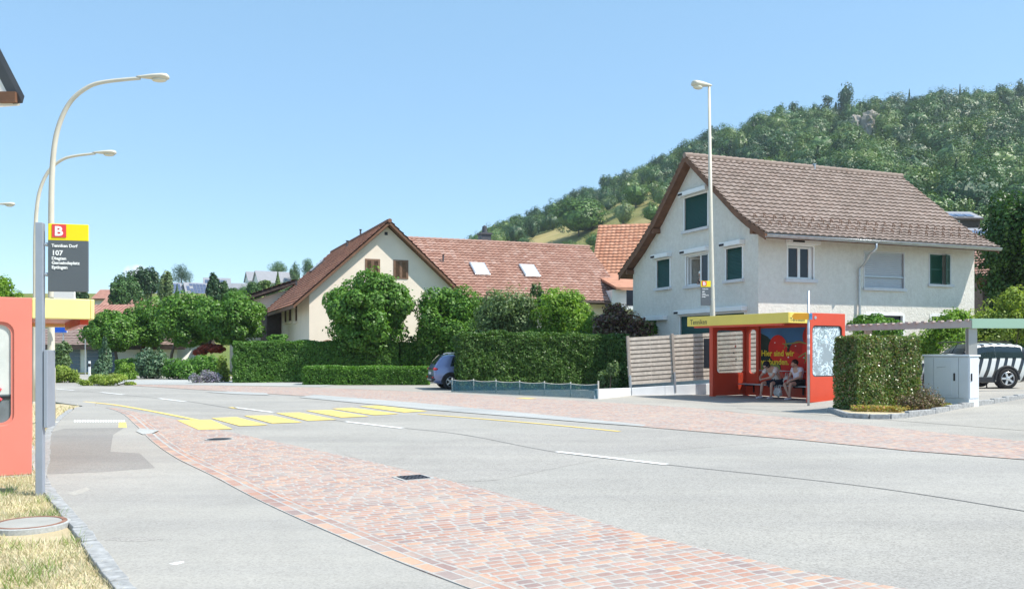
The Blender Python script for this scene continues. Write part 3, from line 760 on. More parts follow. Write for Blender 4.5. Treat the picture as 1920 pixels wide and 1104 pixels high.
def tree(name, label, base, h_trunk, cz, r, n, size, mat, seed, group=None, tr=.11, k=34, lr=.34, flat=None, cat='tree', cx=(0, 0), extra=(), inner=.25, zlow=-1.0):
    """base = foot of the trunk; crown centre at height cz with radii r"""
    rng = np.random.default_rng(seed)
    t = empty(name, base, 0, label, cat, group)
    mb = MB(); trunk_mesh(mb, h_trunk, tr, tr*.75, cx, 5, r[0]*.7, r[2]*.8, seed)
    mb.build('trunk', M['bark'], t, True)
    n = int(n*1.9); size *= .75
    parts = [crown_cards(rng, (cx[0], cx[1], cz), r, n, size, k, lr, flat, inner, zlow)]
    for (ec, er, en) in extra: parts.append(crown_cards(rng, ec, er, int(en*1.9), size, max(8, k//2), lr, None, inner))
    link_mesh('crown', np_mesh('crown', np.concatenate(parts)), mat, t)
    return t
def shrub(name, label, base, blobs, n, size, mat, seed, cat='shrub', group=None, stems=4, k=16, lr=.42, aspect=.62):
    """one mesh of leaves over a few stems, standing on the ground"""
    rng = np.random.default_rng(seed)
    rng = np.random.default_rng(seed); n = int(n*1.9); size *= .75
    tot = sum(b[1][0]*b[1][2] for b in blobs); P_ = []
    for c, r in blobs: P_.append(crown_cards(rng, c, r, max(40, int(n*r[0]*r[2]/tot)), size, k, lr, None, .35, -.6))
    q = np.concatenate(P_)
    zm = np.percentile(q[:, 2], 1.0); zx = q[:, 2].max()
    if zm < .55: q[:, 2] = (q[:, 2]-zm)*zx/(zx-zm)
    q[:, 2] = np.maximum(q[:, 2], .01)
    t = empty(name, base, 0, label, cat, group)
    mb = MB(); rg = random.Random(seed)
    for i in range(stems):
        c, r = blobs[i % len(blobs)]
        x, y = c[0]+rg.uniform(-.5,.5)*r[0], c[1]+rg.uniform(-.5,.5)*r[1]
        MB().tube([(x*.6, y*.6, 0), (x*.8, y*.8, c[2]*.5), (x, y, c[2])], [.03, .022, .008], 5).build('stem', M['bark'], t)
    link_mesh('foliage', np_mesh('foliage', q), mat, t)
    return t
def hedge(name, label, a, b, depth, h, mat, n, size, seed, rough=.10, group=None, z0=0.0, top_wob=.10):
    """clipped hedge along the foot line a-b (world), depth to its left side, leaves over a twiggy core"""
    rng = np.random.default_rng(seed)
    a = Vector((a[0], a[1], 0)); b = Vector((b[0], b[1], 0)); d = b - a; L = d.length
    t = empty(name, (a.x, a.y, z0), math.atan2(d.y, d.x), label, 'hedge', group)
    n = int(n*2.0); size *= .74
    areas = np.array([L*h, L*h, L*depth, depth*h, depth*h]); pr = areas/areas.sum()
    f = rng.choice(5, n, p=pr); u = rng.uniform(0, 1, n); v = rng.uniform(0, 1, n)
    C = np.zeros((n, 3)); Nn = np.zeros((n, 3))
    for k, (nx, pos) in enumerate([((0,-1,0), lambda u, v: (u*L, 0*u, v*h)), ((0,1,0), lambda u, v: (u*L, 0*u+depth, v*h)), ((0,0,1), lambda u, v: (u*L, v*depth, 0*u+h)), ((-1,0,0), lambda u, v: (0*u, u*depth, v*h)), ((1,0,0), lambda u, v: (0*u+L, u*depth, v*h))]):
        mk = f == k; C[mk] = np.stack(pos(u[mk], v[mk]), axis=1); Nn[mk] = nx
    wob = np.array([noise.noise(Vector((p[0]*1.1+seed, p[1]*1.1, p[2]*1.4)))*.6 + noise.noise(Vector((p[0]*4, p[1]*4+seed, p[2]*4)))*.4 for p in C])
    C += Nn*(wob*rough*2.0 - rng.uniform(0, 1, n)**2*.22)[:, None]
    C[:, 2] += np.array([noise.noise(Vector((p[0]*.7, seed, 0))) for p in C])*top_wob*(C[:, 2]/h)
    # round the top edges a little
    edge = np.minimum(np.minimum(C[:, 1], depth-C[:, 1]), .2)
    C[:, 2] -= np.where(C[:, 2] > h-.2, np.clip(.12-edge, 0, .12)*.8, 0)
    C[:, 2] = np.maximum(C[:, 2], .02)
    q = leaf_cards(rng, C, Nn*.7 + rand_dirs(rng, n)*.8 + np.array([0,0,.25]), size)
    link_mesh('foliage', np_mesh('foliage', q), mat, t)
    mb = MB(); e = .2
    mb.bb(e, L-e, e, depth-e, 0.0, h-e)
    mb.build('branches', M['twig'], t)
    return t
# --- round maples by the village road
def round_maple(label, px, base_py, d, ctr, rpx, n, seed, trunkpx=None):
    s = F/d; c = P(ctr[0], ctr[1], d); tp = ((trunkpx or px)-960)/s
    base = Vector((tp, d, 0)); cx = (c.x-tp, 0)
    r = (rpx[0]/s, rpx[0]/s*.95, rpx[1]/s)
    return tree('round_maple', label, base, c.z-r[2]*.7, c.z, r, n, .24, M['maple'], seed, 'round clipped maples along the road', .12, 70, .27, -.82, cx=cx)
G1 = 'round clipped maples along the road'
round_maple('small round maple at the left end of the row of four', 220, 700, 62, (206, 620), (50, 41), 9000, 21)
round_maple('round maple half hidden behind the leftmost one', 262, 698, 65, (278, 606), (47, 45), 9000, 22)
round_maple('tall round maple above the dark shrub, second from right in the row', 307, 700, 60, (354, 600), (57, 53), 11000, 23, 318)
round_maple('broad round maple at the right end of the row beside the long hedge', 372, 700, 56, (438, 598), (66, 50), 13000, 24, 376)
round_maple('large round maple rising out of the hedge before the cream gable', 705, 690, 45, (690, 588), (84, 76), 21000, 25)
c = P(838, 620, 46)
tree('bushy_tree', 'dark bushy tree behind the parked blue car', (c.x, 46, 0), 1.0, c.z, (2.0, 1.9, 2.35), 15000, .22, M['maple'], 26, None, .12, 50, .3, cx=(0, 0), extra=[((-1.0, .3, 1.5), (1.3, 1.2, 1.4), 4000), ((1.5, .5, 2.6), (1.2, 1.2, 1.5), 4500), ((0, -.3, 1.0), (1.9, 1.0, 1.0), 5000)])
# --- hedges
a = G(437, 718); b = G(660, 717)
hedge('clipped_hedge', 'long tall clipped green hedge before the cream house', a, (b.x+2.2, b.y+.9), 1.3, 2.05, M['thuja'], 30000, .13, 31)
hedge('clipped_hedge', 'end of the tall hedge behind the maple trunk', (b.x+2.3, b.y+1.2), (b.x+4.6, b.y+2.1), 1.1, 2.0, M['privet'], 9000, .14, 36)
a = G(567, 722); b = G(803, 722)
hedge('low_hedge', 'low bright clipped hedge beside the blue car', a, b, 1.2, .86, M['privet'], 15000, .11, 32, .05)
a = G(862, 733); b = G(1181, 729)
hedge('clipped_hedge', 'tall dark hedge behind the teal netting', (a.x, a.y+.3), (b.x, b.y), 1.5, 2.28, M['thuja_dark'], 34000, .12, 33, .12, top_wob=.12)
hb = GT(1602, 781); hb2 = GT(1722, 760)
hz = ramp_h(hb.x, hb.y)
hd = Vector((.87, .493, 0))
hedge('clipped_hedge', 'thick leafy hedge block beside the grey cabinet', GT(1608, 776), GT(1608, 776)+hd*2.5, .75, 1.95, M['beech'], 21000, .085, 34, .06, z0=.03)
# --- garden shrubs behind the dark hedge
def pshrub(name, label, d, blobs, n, size, mat, seed, cat='shrub', **kw):
    """blobs = (px, py, rx px, rz px) seen at depth d"""
    s = F/d; x0 = (blobs[0][0]-960)/s; B = []
    for (px, py, rx, rz) in blobs:
        z = EYE+(HZ-py)/s; B.append((((px-960)/s-x0, random.Random(px).uniform(-.3,.3), z), (rx/s, rx/s*.8, rz/s)))
    return shrub(name, label, (x0, d, 0), B, n, size, mat, seed, cat, **kw)
pshrub('willowy_shrub', 'grey green willowy shrub behind the dark hedge', 43, [(950, 590, 55, 58), (930, 620, 45, 45), (985, 600, 30, 40), (1012, 560, 9, 30), (1000, 545, 6, 16), (920, 640, 40, 40), (970, 645, 45, 35)], 12500, .17, M['olive'], 41)
pshrub('leafy_shrub', 'bright green leafy shrub beside the willowy one', 42, [(1055, 600, 58, 50), (1050, 565, 42, 24), (1090, 620, 30, 45), (1030, 640, 45, 40), (1100, 645, 30, 30)], 12000, .17, M['bright'], 42)
pshrub('purple_shrub', 'dark purple leaved shrub left of the slatted fence', 39, [(1160, 605, 40, 28), (1190, 622, 32, 24), (1135, 620, 25, 30), (1150, 583, 20, 14), (1205, 608, 18, 12)], 2600, .2, M['purple'], 43)
pshrub('leafy_shrub', 'small green shrub between purple bush and white house', 40, [(1248, 622, 30, 22), (1225, 615, 22, 16), (1270, 615, 14, 10)], 2200, .2, M['maple'], 44)
pshrub('hedge_tuft', 'loose pale shoots at the right end of the dark hedge', 35.2, [(1140, 708, 20, 22), (1150, 690, 12, 14)], 900, .14, M['olive'], 45, stems=3)
# --- village verge on the far left
pshrub('flowering_bush', 'dark flowering bush behind the yellow green one', 47, [(112, 672, 24, 26), (118, 655, 12, 14)], 2200, .16, M['olive'], 51)
pshrub('spreading_bush', 'low yellow green bush beside the pale lamp post', 44, [(112, 698, 30, 13), (135, 700, 14, 9), (95, 698, 20, 12)], 2400, .13, M['lime'], 52)
pshrub('young_conifer', 'slender pale conifer beside the white marker post', 45, [(192, 690, 18, 24), (196, 665, 11, 18), (199, 645, 5, 14)], 2400, .14, M['blueleaf'], 53)
pshrub('ground_mound', 'low mounded yellow green plants at the road edge', 40.5, [(185, 710, 28, 9), (215, 709, 24, 9), (165, 714, 14, 5), (240, 715, 10, 4)], 3000, .1, M['lime'], 54)
pshrub('feathery_shrub', 'grey green feathery shrub under the round maples', 50, [(278, 685, 32, 28), (270, 668, 20, 16), (292, 680, 18, 24)], 4200, .18, M['blueleaf'], 55)
pshrub('round_shrub', 'small bright rounded shrub left of the feathery one', 48, [(236, 695, 18, 14)], 1200, .13, M['bright'], 56)
pshrub('broad_shrub', 'broad dark green shrub behind the lavender', 49, [(365, 692, 44, 24), (330, 692, 26, 22), (395, 690, 24, 22)], 5200, .17, M['privet'], 57)
pshrub('lavender', 'pale violet lavender clump among stones', 43.5, [(385, 704, 20, 11), (370, 706, 12, 9), (402, 706, 12, 8)], 1700, .1, M['lavender'], 58, 'plant')
pshrub('spindly_shrub', 'spindly pale shrub at the left end of the hedge', 45, [(420, 685, 12, 20), (424, 700, 12, 10)], 800, .15, M['lime'], 59)
pshrub('red_shrub', 'red leaved shrub glimpsed under the maple crown', 56, [(400, 655, 22, 9), (378, 660, 12, 8)], 1500, .2, M['redleaf'], 60)
pshrub('clipped_ball', 'small clipped ball shrub below the house windows', 47.5, [(518, 634, 18, 8)], 1500, .15, M['privet'], 61)
hedge('clipped_hedge', 'dark low hedge beyond the round maples', P(215, 700, 60), P(262, 700, 60), 1.2, .95, M['thuja'], 3500, .16, 35)
for i, (px, py, r) in enumerate(((420, 706, 8), (432, 710, 6), (411, 710, 5))):
    g = G(px, py+4); mb = MB(); mb.blob((0, 0, r/38*.7), (r/38, r/38*.8, r/38*.8), .2, 1.4, 3, i)
    o = mb.build('boulder', M['stone'], smooth=True); o.location = g; tag(o, ['largest grey boulder beside the lavender', 'low grey boulder nearest the tall hedge', 'small grey boulder nearest the lavender flowers'][i], 'boulder', 'boulders beside the lavender')
# --- right side
c = P(1905, 450, 47)
tree('garden_tree', 'dark broadleaf tree behind the right end of the white house', (c.x+.6, 47, 0), 2.4, c.z-.6, (2.5, 2.5, 3.9), 17000, .27, M['darkleaf'], 71, None, .2, 60, .27, cx=(0, 0), extra=[((1.2, 0, 8.7), (1.4, 1.4, 1.9), 2600), ((-.6, 0, 2.9), (1.6, 1.5, 1.8), 3500)], inner=.35)
c = P(1925, 450, 44)
tree('garden_tree', 'sunlit light green tree at the right edge', (c.x+1.6, 44, 0), 2.6, c.z+.3, (1.7, 1.7, 3.3), 6500, .25, M['bright'], 72, None, .15, 40, .28)
pshrub('leafy_shrub', 'lime green shrub mass behind the striped car', 35, [(1860, 612, 50, 44), (1905, 585, 40, 45), (1800, 625, 42, 34), (1950, 610, 50, 60), (1830, 640, 40, 30)], 13000, .14, M['lime'], 73)
pshrub('leafy_shrub', 'loose yellow green shrub before the white house corner', 33.5, [(1765, 625, 38, 42), (1735, 650, 30, 30), (1790, 600, 20, 24), (1705, 660, 25, 20)], 5200, .13, M['bright'], 74)
pshrub('feathery_shrub', 'feathery green shrub between shelter and downpipe', 32.3, [(1640, 612, 44, 22), (1620, 608, 24, 16), (1668, 615, 24, 20)], 4000, .13, M['privet'], 75)
c = P(5, 545, 33)
tree('garden_tree', 'light green tree above the red shelter roof on the left', (c.x-.4, 33, 0), 2.0, c.z-.5, (1.0, 1.0, 1.35), 5000, .16, M['bright'], 76, None, .1, 30, .3)
# bed beside the cabinet
# ============ buildings ============
def house_frame(x, y, rz): 
    Mx = Matrix.Translation((x, y, 0)) @ Matrix.Rotation(rz, 4, 'Z'); return Mx, Mx.inverted()
HR = math.atan2(.377, .926)
def roof_deck(mb, prof, x0, x1, th):
    """the timber deck under the tiles, seen from below and at the verges"""
    lo = [(p[0], p[1]-th) for p in prof]
    poly = [(x0, y, z) for y, z in prof] + [(x0, y, z) for y, z in lo[::-1]]
    mb.prism(poly, (x1-x0, 0, 0))
# ---------- white house ----------
CX, CY = 9.22, 33.0
Mw, Wi = house_frame(CX, CY, HR)
wh = empty('white_house', (CX, CY, 0), HR, 'white rendered house with steep brown tiled roof and green blinds', 'house')
LX, WY = 11.1, 9.3
prR = [(4.28, 9.72), (2.4, 8.2), (.95, 7.02), (.2, 6.5), (-.92, 5.86)]
prL = [(4.28, 9.72), (6.7, 7.42), (8.2, 6.3), (9.95, 5.2)]
def zr(y):
    pr = prR if y < 4.28 else prL
    for (a, za), (b, zb) in zip(pr, pr[1:]):
        if min(a, b) <= y <= max(a, b): return za + (zb-za)*(y-a)/(b-a)
    return 5.5
mb = MB(); ys = [0, .2, .95, 2.4, 4.28, 6.7, 8.2, WY]
poly = [(0, 0, -.3)] + [(0, y, zr(y)-.2) for y in ys] + [(0, WY, -.3)]
mb.prism(poly[::-1], (LX, 0, 0))
wall = mb.build('wall', M['roughcast'], wh)
def rectY(px0, py0, px1, py1):   # on the gable face X=0 -> (y0,y1,z0,z1)
    cs = [hit(Wi, 0, 0, px, py) for px in (px0, px1) for py in (py0, py1)]
    a, b = (cs[0]+cs[1])/2, (cs[2]+cs[3])/2
    return min(a.y, b.y), max(a.y, b.y), (cs[1].z+cs[3].z)/2, (cs[0].z+cs[2].z)/2
def rectX(px0, py0, px1, py1):   # on the long face Y=0
    cs = [hit(Wi, 1, 0, px, py) for px in (px0, px1) for py in (py0, py1)]
    a, b = (cs[0]+cs[1])/2, (cs[2]+cs[3])/2
    return min(a.x, b.x), max(a.x, b.x), (cs[1].z+cs[3].z)/2, (cs[0].z+cs[2].z)/2
gw = {'top': rectY(1284, 367, 1327, 429), 'left': rectY(1232, 487, 1256, 539), 'mid': rectY(1287, 478, 1328, 534), 'right': rectY(1362, 465, 1392, 524), 'ground': rectY(1276, 590, 1396, 640)}
ew = {'pair': rectX(1477, 462, 1524, 523), 'blind': rectX(1621, 474, 1694, 540), 'shut': rectX(1743, 478, 1781, 533), 'low': rectX(1621, 588, 1694, 630), 'low2': rectX(1745, 590, 1772, 640)}
boxes = []
for k, (y0, y1, z0, z1) in gw.items(): boxes.append((-.3, 1.6 if k == 'mid' else .16, y0, y1, z0, z1))
for k, (x0, x1, z0, z1) in ew.items(): boxes.append((x0, x1, -.3, .2 if k != 'shut' else .12, z0, z1))
cut(wall, boxes)
def blind_window(r, mat, label=None, boxed=True, sill=True):
    y0, y1, z0, z1 = r
    fr = MB()
    t = .07
    fr.bb(-.03, .15, y0-t, y0, z0, z1); fr.bb(-.03, .15, y1, y1+t, z0, z1); fr.bb(-.03, .15, y0-t, y1+t, z1, z1+t)
    f = fr.build('window', M['wframe'], wh, bevel=.01)
    if sill: MB().bb(-.12, .12, y0-.13, y1+.13, z0-.12, z0-.002).build('sill', M['sill'], f, bevel=.01)
    b = MB(); n = int((z1-z0)/.055)
    for i in range(n):
        zz = z0 + (z1-z0)*(i+.5)/n
        b.box((.06, (y0+y1)/2, zz), (.03, y1-y0-.01, (z1-z0)/n*.86), Matrix.Rotation(R(18), 3, 'Y'))
    b.bb(.075, .10, y0, y1, z0, z1)
    b.build('blind', mat, f)
    if boxed:
        bx = MB(); bx.bb(-.26, .0, y0-.16, y1+.16, z1+.072, z1+.26); bo = bx.build('blind_box', M['wframe'], f, bevel=.02)
        s = MB(); s.bb(-.275, -.258, y1-.18, y1+.12, z1+.11, z1+.2); s.build('slot', M['slot'], bo)
    return f
blind_window(gw['top'], M['blind']); blind_window(gw['left'], M['blind']); blind_window(gw['right'], M['blind'])
blind_window(gw['ground'], M['blind'], sill=False)
# open window with its casement swung in
y0, y1, z0, z1 = gw['mid']
fr = MB(); t = .08
for a, b, c, d in ((y0-t, y0, z0, z1), (y1, y1+t, z0, z1), (y0-t, y1+t, z1, z1+t), (y0+.01, y0+.07, z0, z1), (y1-.07, y1-.01, z0, z1), (y0, y1, z0, z0+.05), (y0, y1, z1-.05, z1)): fr.bb(-.03 if a < y0 or b > y1 or c >= z1 else .02, .12, a, b, c, d)
ym = y0+(y1-y0)*.36
fr.bb(.025, .1, ym-.04, ym+.04, z0+.05, z1-.05)
f = fr.build('window', M['wframe'], wh, bevel=.008); f['label'] = 'open white window with its blind raised'
MB().bb(-.12, .1, y0-.13, y1+.13, z0-.12, z0-.002).build('sill', M['sill'], f, bevel=.01)
bx = MB(); bx.bb(-.26, .0, y0-.16, y1+.16, z1+.082, z1+.27); bo = bx.build('blind_box', M['wframe'], f, bevel=.02)
MB().bb(-.275, -.258, y1-.2, y1+.12, z1+.12, z1+.21).build('slot', M['slot'], bo)
MB().bb(.06, .07, y0+.07, ym-.04, z0+.05, z1-.05).build('pane', M['pane'], f)
sa = MB()
for a, b, c, d in ((0, .06, 0, z1-z0-.1), (.62, .68, 0, z1-z0-.1), (.06, .62, 0, .06), (.06, .62, z1-z0-.16, z1-z0-.1)): sa.bb(a, b, -.02, .02, c, d)
so = sa.build('sash', M['wframe'], f); so.location = (.14, y1-.06, z0+.05); so.rotation_euler = (0, 0, R(-28))
MB().bb(.06, .62, -.005, .005, .06, z1-z0-.16).build('sash_glass', M['carglass'], so) if False else None
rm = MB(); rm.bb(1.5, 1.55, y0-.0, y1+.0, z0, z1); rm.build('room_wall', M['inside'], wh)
# long face windows
x0, x1, z0, z1 = ew['pair']
fr = MB(); t = .07
for a, b, c, d in ((x0-t, x0, z0, z1), (x1, x1+t, z0, z1), (x0-t, x1+t, z1, z1+t)): fr.bb(a, b, -.03, .18, c, d)
xm = (x0+x1)/2
for a, b, c, d in ((x0, x0+.08, z0, z1), (x1-.16, x1, z0, z1), (xm-.08, xm+.04, z0+.07, z1-.08), (x0+.08, x1-.16, z0, z0+.07), (x0+.08, x1-.16, z1-.08, z1)): fr.bb(a, b, .06, .13, c, d)
f = fr.build('window', M['wframe'], wh, bevel=.008); f['label'] = 'white double casement window with dark glass'
for a, b in ((x0+.08, xm-.08), (xm+.04, x1-.16)): MB().bb(a, b, .10, .11, z0+.07, z1-.08).build('pane', M['pane'], f)
MB().bb(x0-.16, x1+.16, -.12, .1, z0-.14, z0-.002).build('sill', M['sill'], f, bevel=.01)
bx = MB(); bx.bb(x0-.1, x1+.2, -.24, 0, z1+.072, z1+.25); bo = bx.build('blind_box', M['wframe'], f, bevel=.02)
MB().bb(x0+.05, x0+.6, -.255, -.238, z1+.12, z1+.19).build('slot', M['slot'], bo)
x0, x1, z0, z1 = ew['blind']
fr = MB(); t = .05
for a, b, c, d in ((x0-t, x0, z0, z1), (x1, x1+t, z0, z1), (x0-t, x1+t, z1, z1+t)): fr.bb(a, b, -.02, .18, c, d)
f = fr.build('window', M['sill'], wh); f['label'] = 'wide window behind a lowered silver blind'
b = MB(); n = 18
for i in range(n):
    zz = z0+(z1-z0)*(i+.5)/n; b.box(((x0+x1)/2, .09, zz), (x1-x0-.01, .03, (z1-z0)/n*.9), Matrix.Rotation(R(-15), 3, 'X'))
b.bb(x0, x1, .11, .13, z0, z1); b.build('blind', M['greyblind'], f)
MB().bb(x0, x1, .0, .04, z0+(z1-z0)*.30, z0+(z1-z0)*.33).build('guard_rail', M['galv'], f)
MB().bb(x0-.1, x1+.1, -.1, .1, z0-.12, z0-.002).build('sill', M['sill'], f, bevel=.01)
x0, x1, z0, z1 = ew['shut']
fr = MB()
for a, b, c, d in ((x0-.06, x0, z0, z1), (x1, x1+.06, z0, z1), (x0-.06, x1+.06, z1, z1+.06)): fr.bb(a, b, -.02, .1, c, d)
f = fr.build('window', M['sill'], wh); f['label'] = 'window behind closed dark green shutters'
for k, (a, b, an) in enumerate(((x0+.01, x0+(x1-x0)*.6, 0), (x0+(x1-x0)*.6, x1-.01, 24))):
    s = MB(); wd = b-a
    for q in ((0, .07, 0, z1-z0), (wd-.07, wd, 0, z1-z0), (.07, wd-.07, 0, .07), (.07, wd-.07, z1-z0-.07, z1-z0), (.07, wd-.07, (z1-z0)/2-.03, (z1-z0)/2+.03)): s.bb(-q[0], -q[1], -.018, .018, q[2], q[3])
    for i in range(22): s.box((-wd/2, 0, .09+i*(z1-z0-.18)/21), (wd-.14, .008, .05), Matrix.Rotation(R(35), 3, 'X'))
    s.bb(-.07, -wd+.07, .012, .018, .07, z1-z0-.07)
    so = s.build('shutter', M['shutter_green'], f); so.location = (b, .0, z0); so.rotation_euler = (0, 0, R(an))
MB().bb(x0-.12, x1+.16, -.1, .1, z0-.11, z0-.002).build('sill', M['sill'], f, bevel=.01)
for k in ('low', 'low2'):
    x0, x1, z0, z1 = ew[k]; fr = MB()
    for a, b, c, d in ((x0-.06, x0+.05, z0, z1), (x1-.05, x1+.06, z0, z1), (x0+.05, x1-.05, z1-.07, z1+.05)): fr.bb(a, b, -.015, .12, c, d)
    f = fr.build('window', M['wframe'], wh); MB().bb(x0+.05, x1-.05, .1, .11, z0, z1-.07).build('pane', M['pane'] if k == 'low' else M['blind'], f)
y0, y1, z0, z1 = rectY(1208, 594, 1252, 601)
MB().bb(-.24, 0, y0, y1, z0, z0+.2).build('blind_box', M['wframe'], wh, bevel=.02)
# roof
VX0, VX1 = -.42, LX+.32
rf = MB(); full = prL[::-1] + prR[1:]
roof_deck(rf, [(y, z-.02) for y, z in full], VX0+.04, VX1-.04, .16)
rd = rf.build('roof', M['soffit'], wh)
for pr in (prR, prL):
    for X in (VX0, VX1-.06):
        vb = MB()
        for (a, za), (b, zb) in zip(pr, pr[1:]):
            vb.prism([(X, a, za+.03), (X, b, zb+.03), (X, b, zb-.24), (X, a, za-.24)], (.05, 0, 0))
        vb.build('verge_board', M['soffit'], rd)
tiled_roof('tiles', VX0-.03, VX1+.03, prR, M['tile_brown'], rd, .305, .30, .065, .03, 6)
tiled_roof('tiles', VX0-.03, VX1+.03, prL, M['tile_brown'], rd, .305, .30, .065, .03, 4)
rg_ = MB(); n = 36
for i in range(n):
    xa = VX0-.03 + (VX1-VX0+.06)*i/n; xb = VX0-.03 + (VX1-VX0+.06)*(i+1)/n + .04
    rg_.tube([(xa, 4.28, 9.735), (xb, 4.28, 9.75)], [.12, .135], 10)
rg_.build('ridge_tiles', M['tile_brown'], rd)
# snow hooks in two staggered rows just above the eaves
sgm = None
for row, yy in ((0, -.30), (1, .28)):
    for i in range(26):
        x = VX0 + .2 + i*(VX1-VX0-.4)/25 + row*.22
        z = zr(yy) if yy > -.92 else 0
        if sgm is None: so_ = MB().tube([(0, 0, .0), (0, -.02, .17), (0, .02, .185), (.06, .01, .17), (.12, .0, .10), (.12, 0, .0)], .014, 5).build('snow_hook', M['soffit'], rd); sgm = so_
        else: so_ = sgm.copy(); COL.objects.link(so_)
        so_.location = (x, yy, z+.03)
mb = MB(); mb.tube([(6.3, 4.2, 9.5), (6.3, 4.2, 9.86)], .05, 10); mb.tube([(6.3, 4.2, 9.86), (6.3, 4.2, 9.9)], .08, 10); mb.build('vent_pipe', M['zinc'], rd)
# rafters' ends under the verge
for yy, dy in ((-.05, 0), (.35, 0), (8.95, 0), (6.95, 0), (9.3, 0)):
    zz = zr(yy)-.35
    if yy in (-.05, 9.3, 6.95): MB().bb(VX0+.05, .02, yy-.08, yy+.08, zz-.06, zz+.14).build('purlin', M['soffit'], wh)
# gutter and downpipe
gt = MB(); n = 10; yg, zg = -.98, 5.80
prof = [(yg+.085*math.cos(math.pi+math.pi*i/n), zg+.085*math.sin(math.pi+math.pi*i/n)) for i in range(n+1)]
for i in range(n):
    (a, za), (b, zb) = prof[i], prof[i+1]
    gt.prism([(VX0, a, za), (VX0, b, zb), (VX0, b*1.0, zb-.008), (VX0, a, za-.008)], (VX1-VX0, 0, 0))
gt.tube([(VX0, yg-.085, zg+.005), (VX1, yg-.085, zg+.005)], .014, 6)
gu = gt.build('gutter', M['zinc'], wh, True)
hx = hit(Wi, 1, -.1, 1612, 520).x; hx2 = hit(Wi, 1, -.98, 1643, 458).x
mb = MB(); mb.tube([(hx2, yg, 5.76), (hx2, yg, 5.52), (hx2-.15, yg+.15, 5.3), (hx+.12, -.2, 4.98), (hx, -.1, 4.8), (hx, -.1, 3), (hx, -.1, 0)], .05, 10)
for z in (4.5, 2.7): mb.tube([(hx, -.1, z), (hx, -.1, z+.05)], .062, 10)
mb.build('downpipe', M['zinc'], wh, True)
# person leaning at the open window
y0, y1, z0, z1 = gw['mid']
# ---------- cream house ----------
CXc, CYc = -11.5, 50.0
Mc, Ci = house_frame(CXc, CYc, HR)
ch = empty('cream_house', (CXc, CYc, 0), HR, 'cream rendered house with a broad red tiled roof and front gable', 'house')
RZ = 9.12; XR = 4.54; EZ = 4.96
mb = MB(); poly = [(0, 0, -.3), (9.1, 0, -.3), (9.1, 0, EZ-.15), (XR, 0, RZ-.28), (0, 0, EZ-.15)]
mb.prism(poly, (0, 15, 0))
wl = mb.build('wall', M['cream'], ch)
def rc(px0, py0, px1, py1, axis=1, val=0):
    k = 0 if axis == 1 else 1
    cs = [hit(Ci, axis, val, px, py) for px in (px0, px1) for py in (py0, py1)]
    a, b = (cs[0]+cs[1])/2, (cs[2]+cs[3])/2
    return min(a[k], b[k]), max(a[k], b[k]), (cs[1].z+cs[3].z)/2, (cs[0].z+cs[2].z)/2
w1 = rc(686, 487, 711, 522); w2 = rc(739, 489, 764, 523); ar = rc(598, 633, 632, 660)
sw1 = rc(533, 572, 537, 604, 0, 0); sw2 = rc(541, 570, 546, 602, 0, 0); sw3 = rc(553, 566, 557, 602, 0, 0)
bx = [(a, b, -.3, .14, c, d) for a, b, c, d in (w1, w2)]
for a, b, c, d in (sw1, sw2, sw3): bx.append((-.3, .18, a, b, c, d))
bx.append((ar[0], ar[1], -.3, 1.2, -.1, 1.7))
cut(wl, bx)
am = MB(); xc = (ar[0]+ar[1])/2; rr = (ar[1]-ar[0])/2
am.lathe([(rr, 0), (rr, 1.5)], 24, Matrix.Translation((xc, -.02, 1.7)) @ Matrix.Rotation(R(-90), 4, 'X'))
am.build('arch_opening', M['shutter'], ch)
for r in (w1, w2):
    x0, x1, z0, z1 = r; fr = MB()
    for a, b, c, d in ((x0-.05, x0, z0, z1), (x1, x1+.05, z0, z1), (x0-.05, x1+.05, z1, z1+.05)): fr.bb(a, b, -.02, .1, c, d)
    f = fr.build('window', M['shutter'], ch)
    for a, b in ((x0+.01, (x0+x1)/2-.01), ((x0+x1)/2+.01, x1-.01)):
        s = MB(); 
        for q in ((a, a+.06, z0, z1), (b-.06, b, z0, z1), (a+.06, b-.06, z0, z0+.06), (a+.06, b-.06, z1-.06, z1)): s.bb(q[0], q[1], -.03, .02, q[2], q[3])
        for i in range(12): s.box(((a+b)/2, .0, z0+.1+i*(z1-z0-.2)/11), (b-a-.12, .01, .1), Matrix.Rotation(R(30), 3, 'X'))
        s.bb(a+.06, b-.06, .02, .03, z0, z1)
        s.build('shutter', M['shutter'], f)
for r in (sw1, sw2, sw3):
    a, b, c, d = r; fr = MB()
    for q in ((a, a+.07, c, d), (b-.07, b, c, d), (a+.07, b-.07, d-.07, d)): fr.bb(.02, .1, *q)
    f = fr.build('window', M['shutter'], ch); MB().bb(.07, .08, a+.07, b-.07, c, d-.07).build('pane', M['pane'], f)
    MB().bb(-.12, .1, a-.1, b+.1, c-.14, c-.002).build('sill', M['cream'], f)
c_ = hit(Ci, 1, -.02, 724, 438); mb = MB(); mb.bb(c_.x-.09, c_.x+.09, -.02, .05, c_.z-.09, c_.z+.09); mb.build('vent_opening', M['slot'], ch)
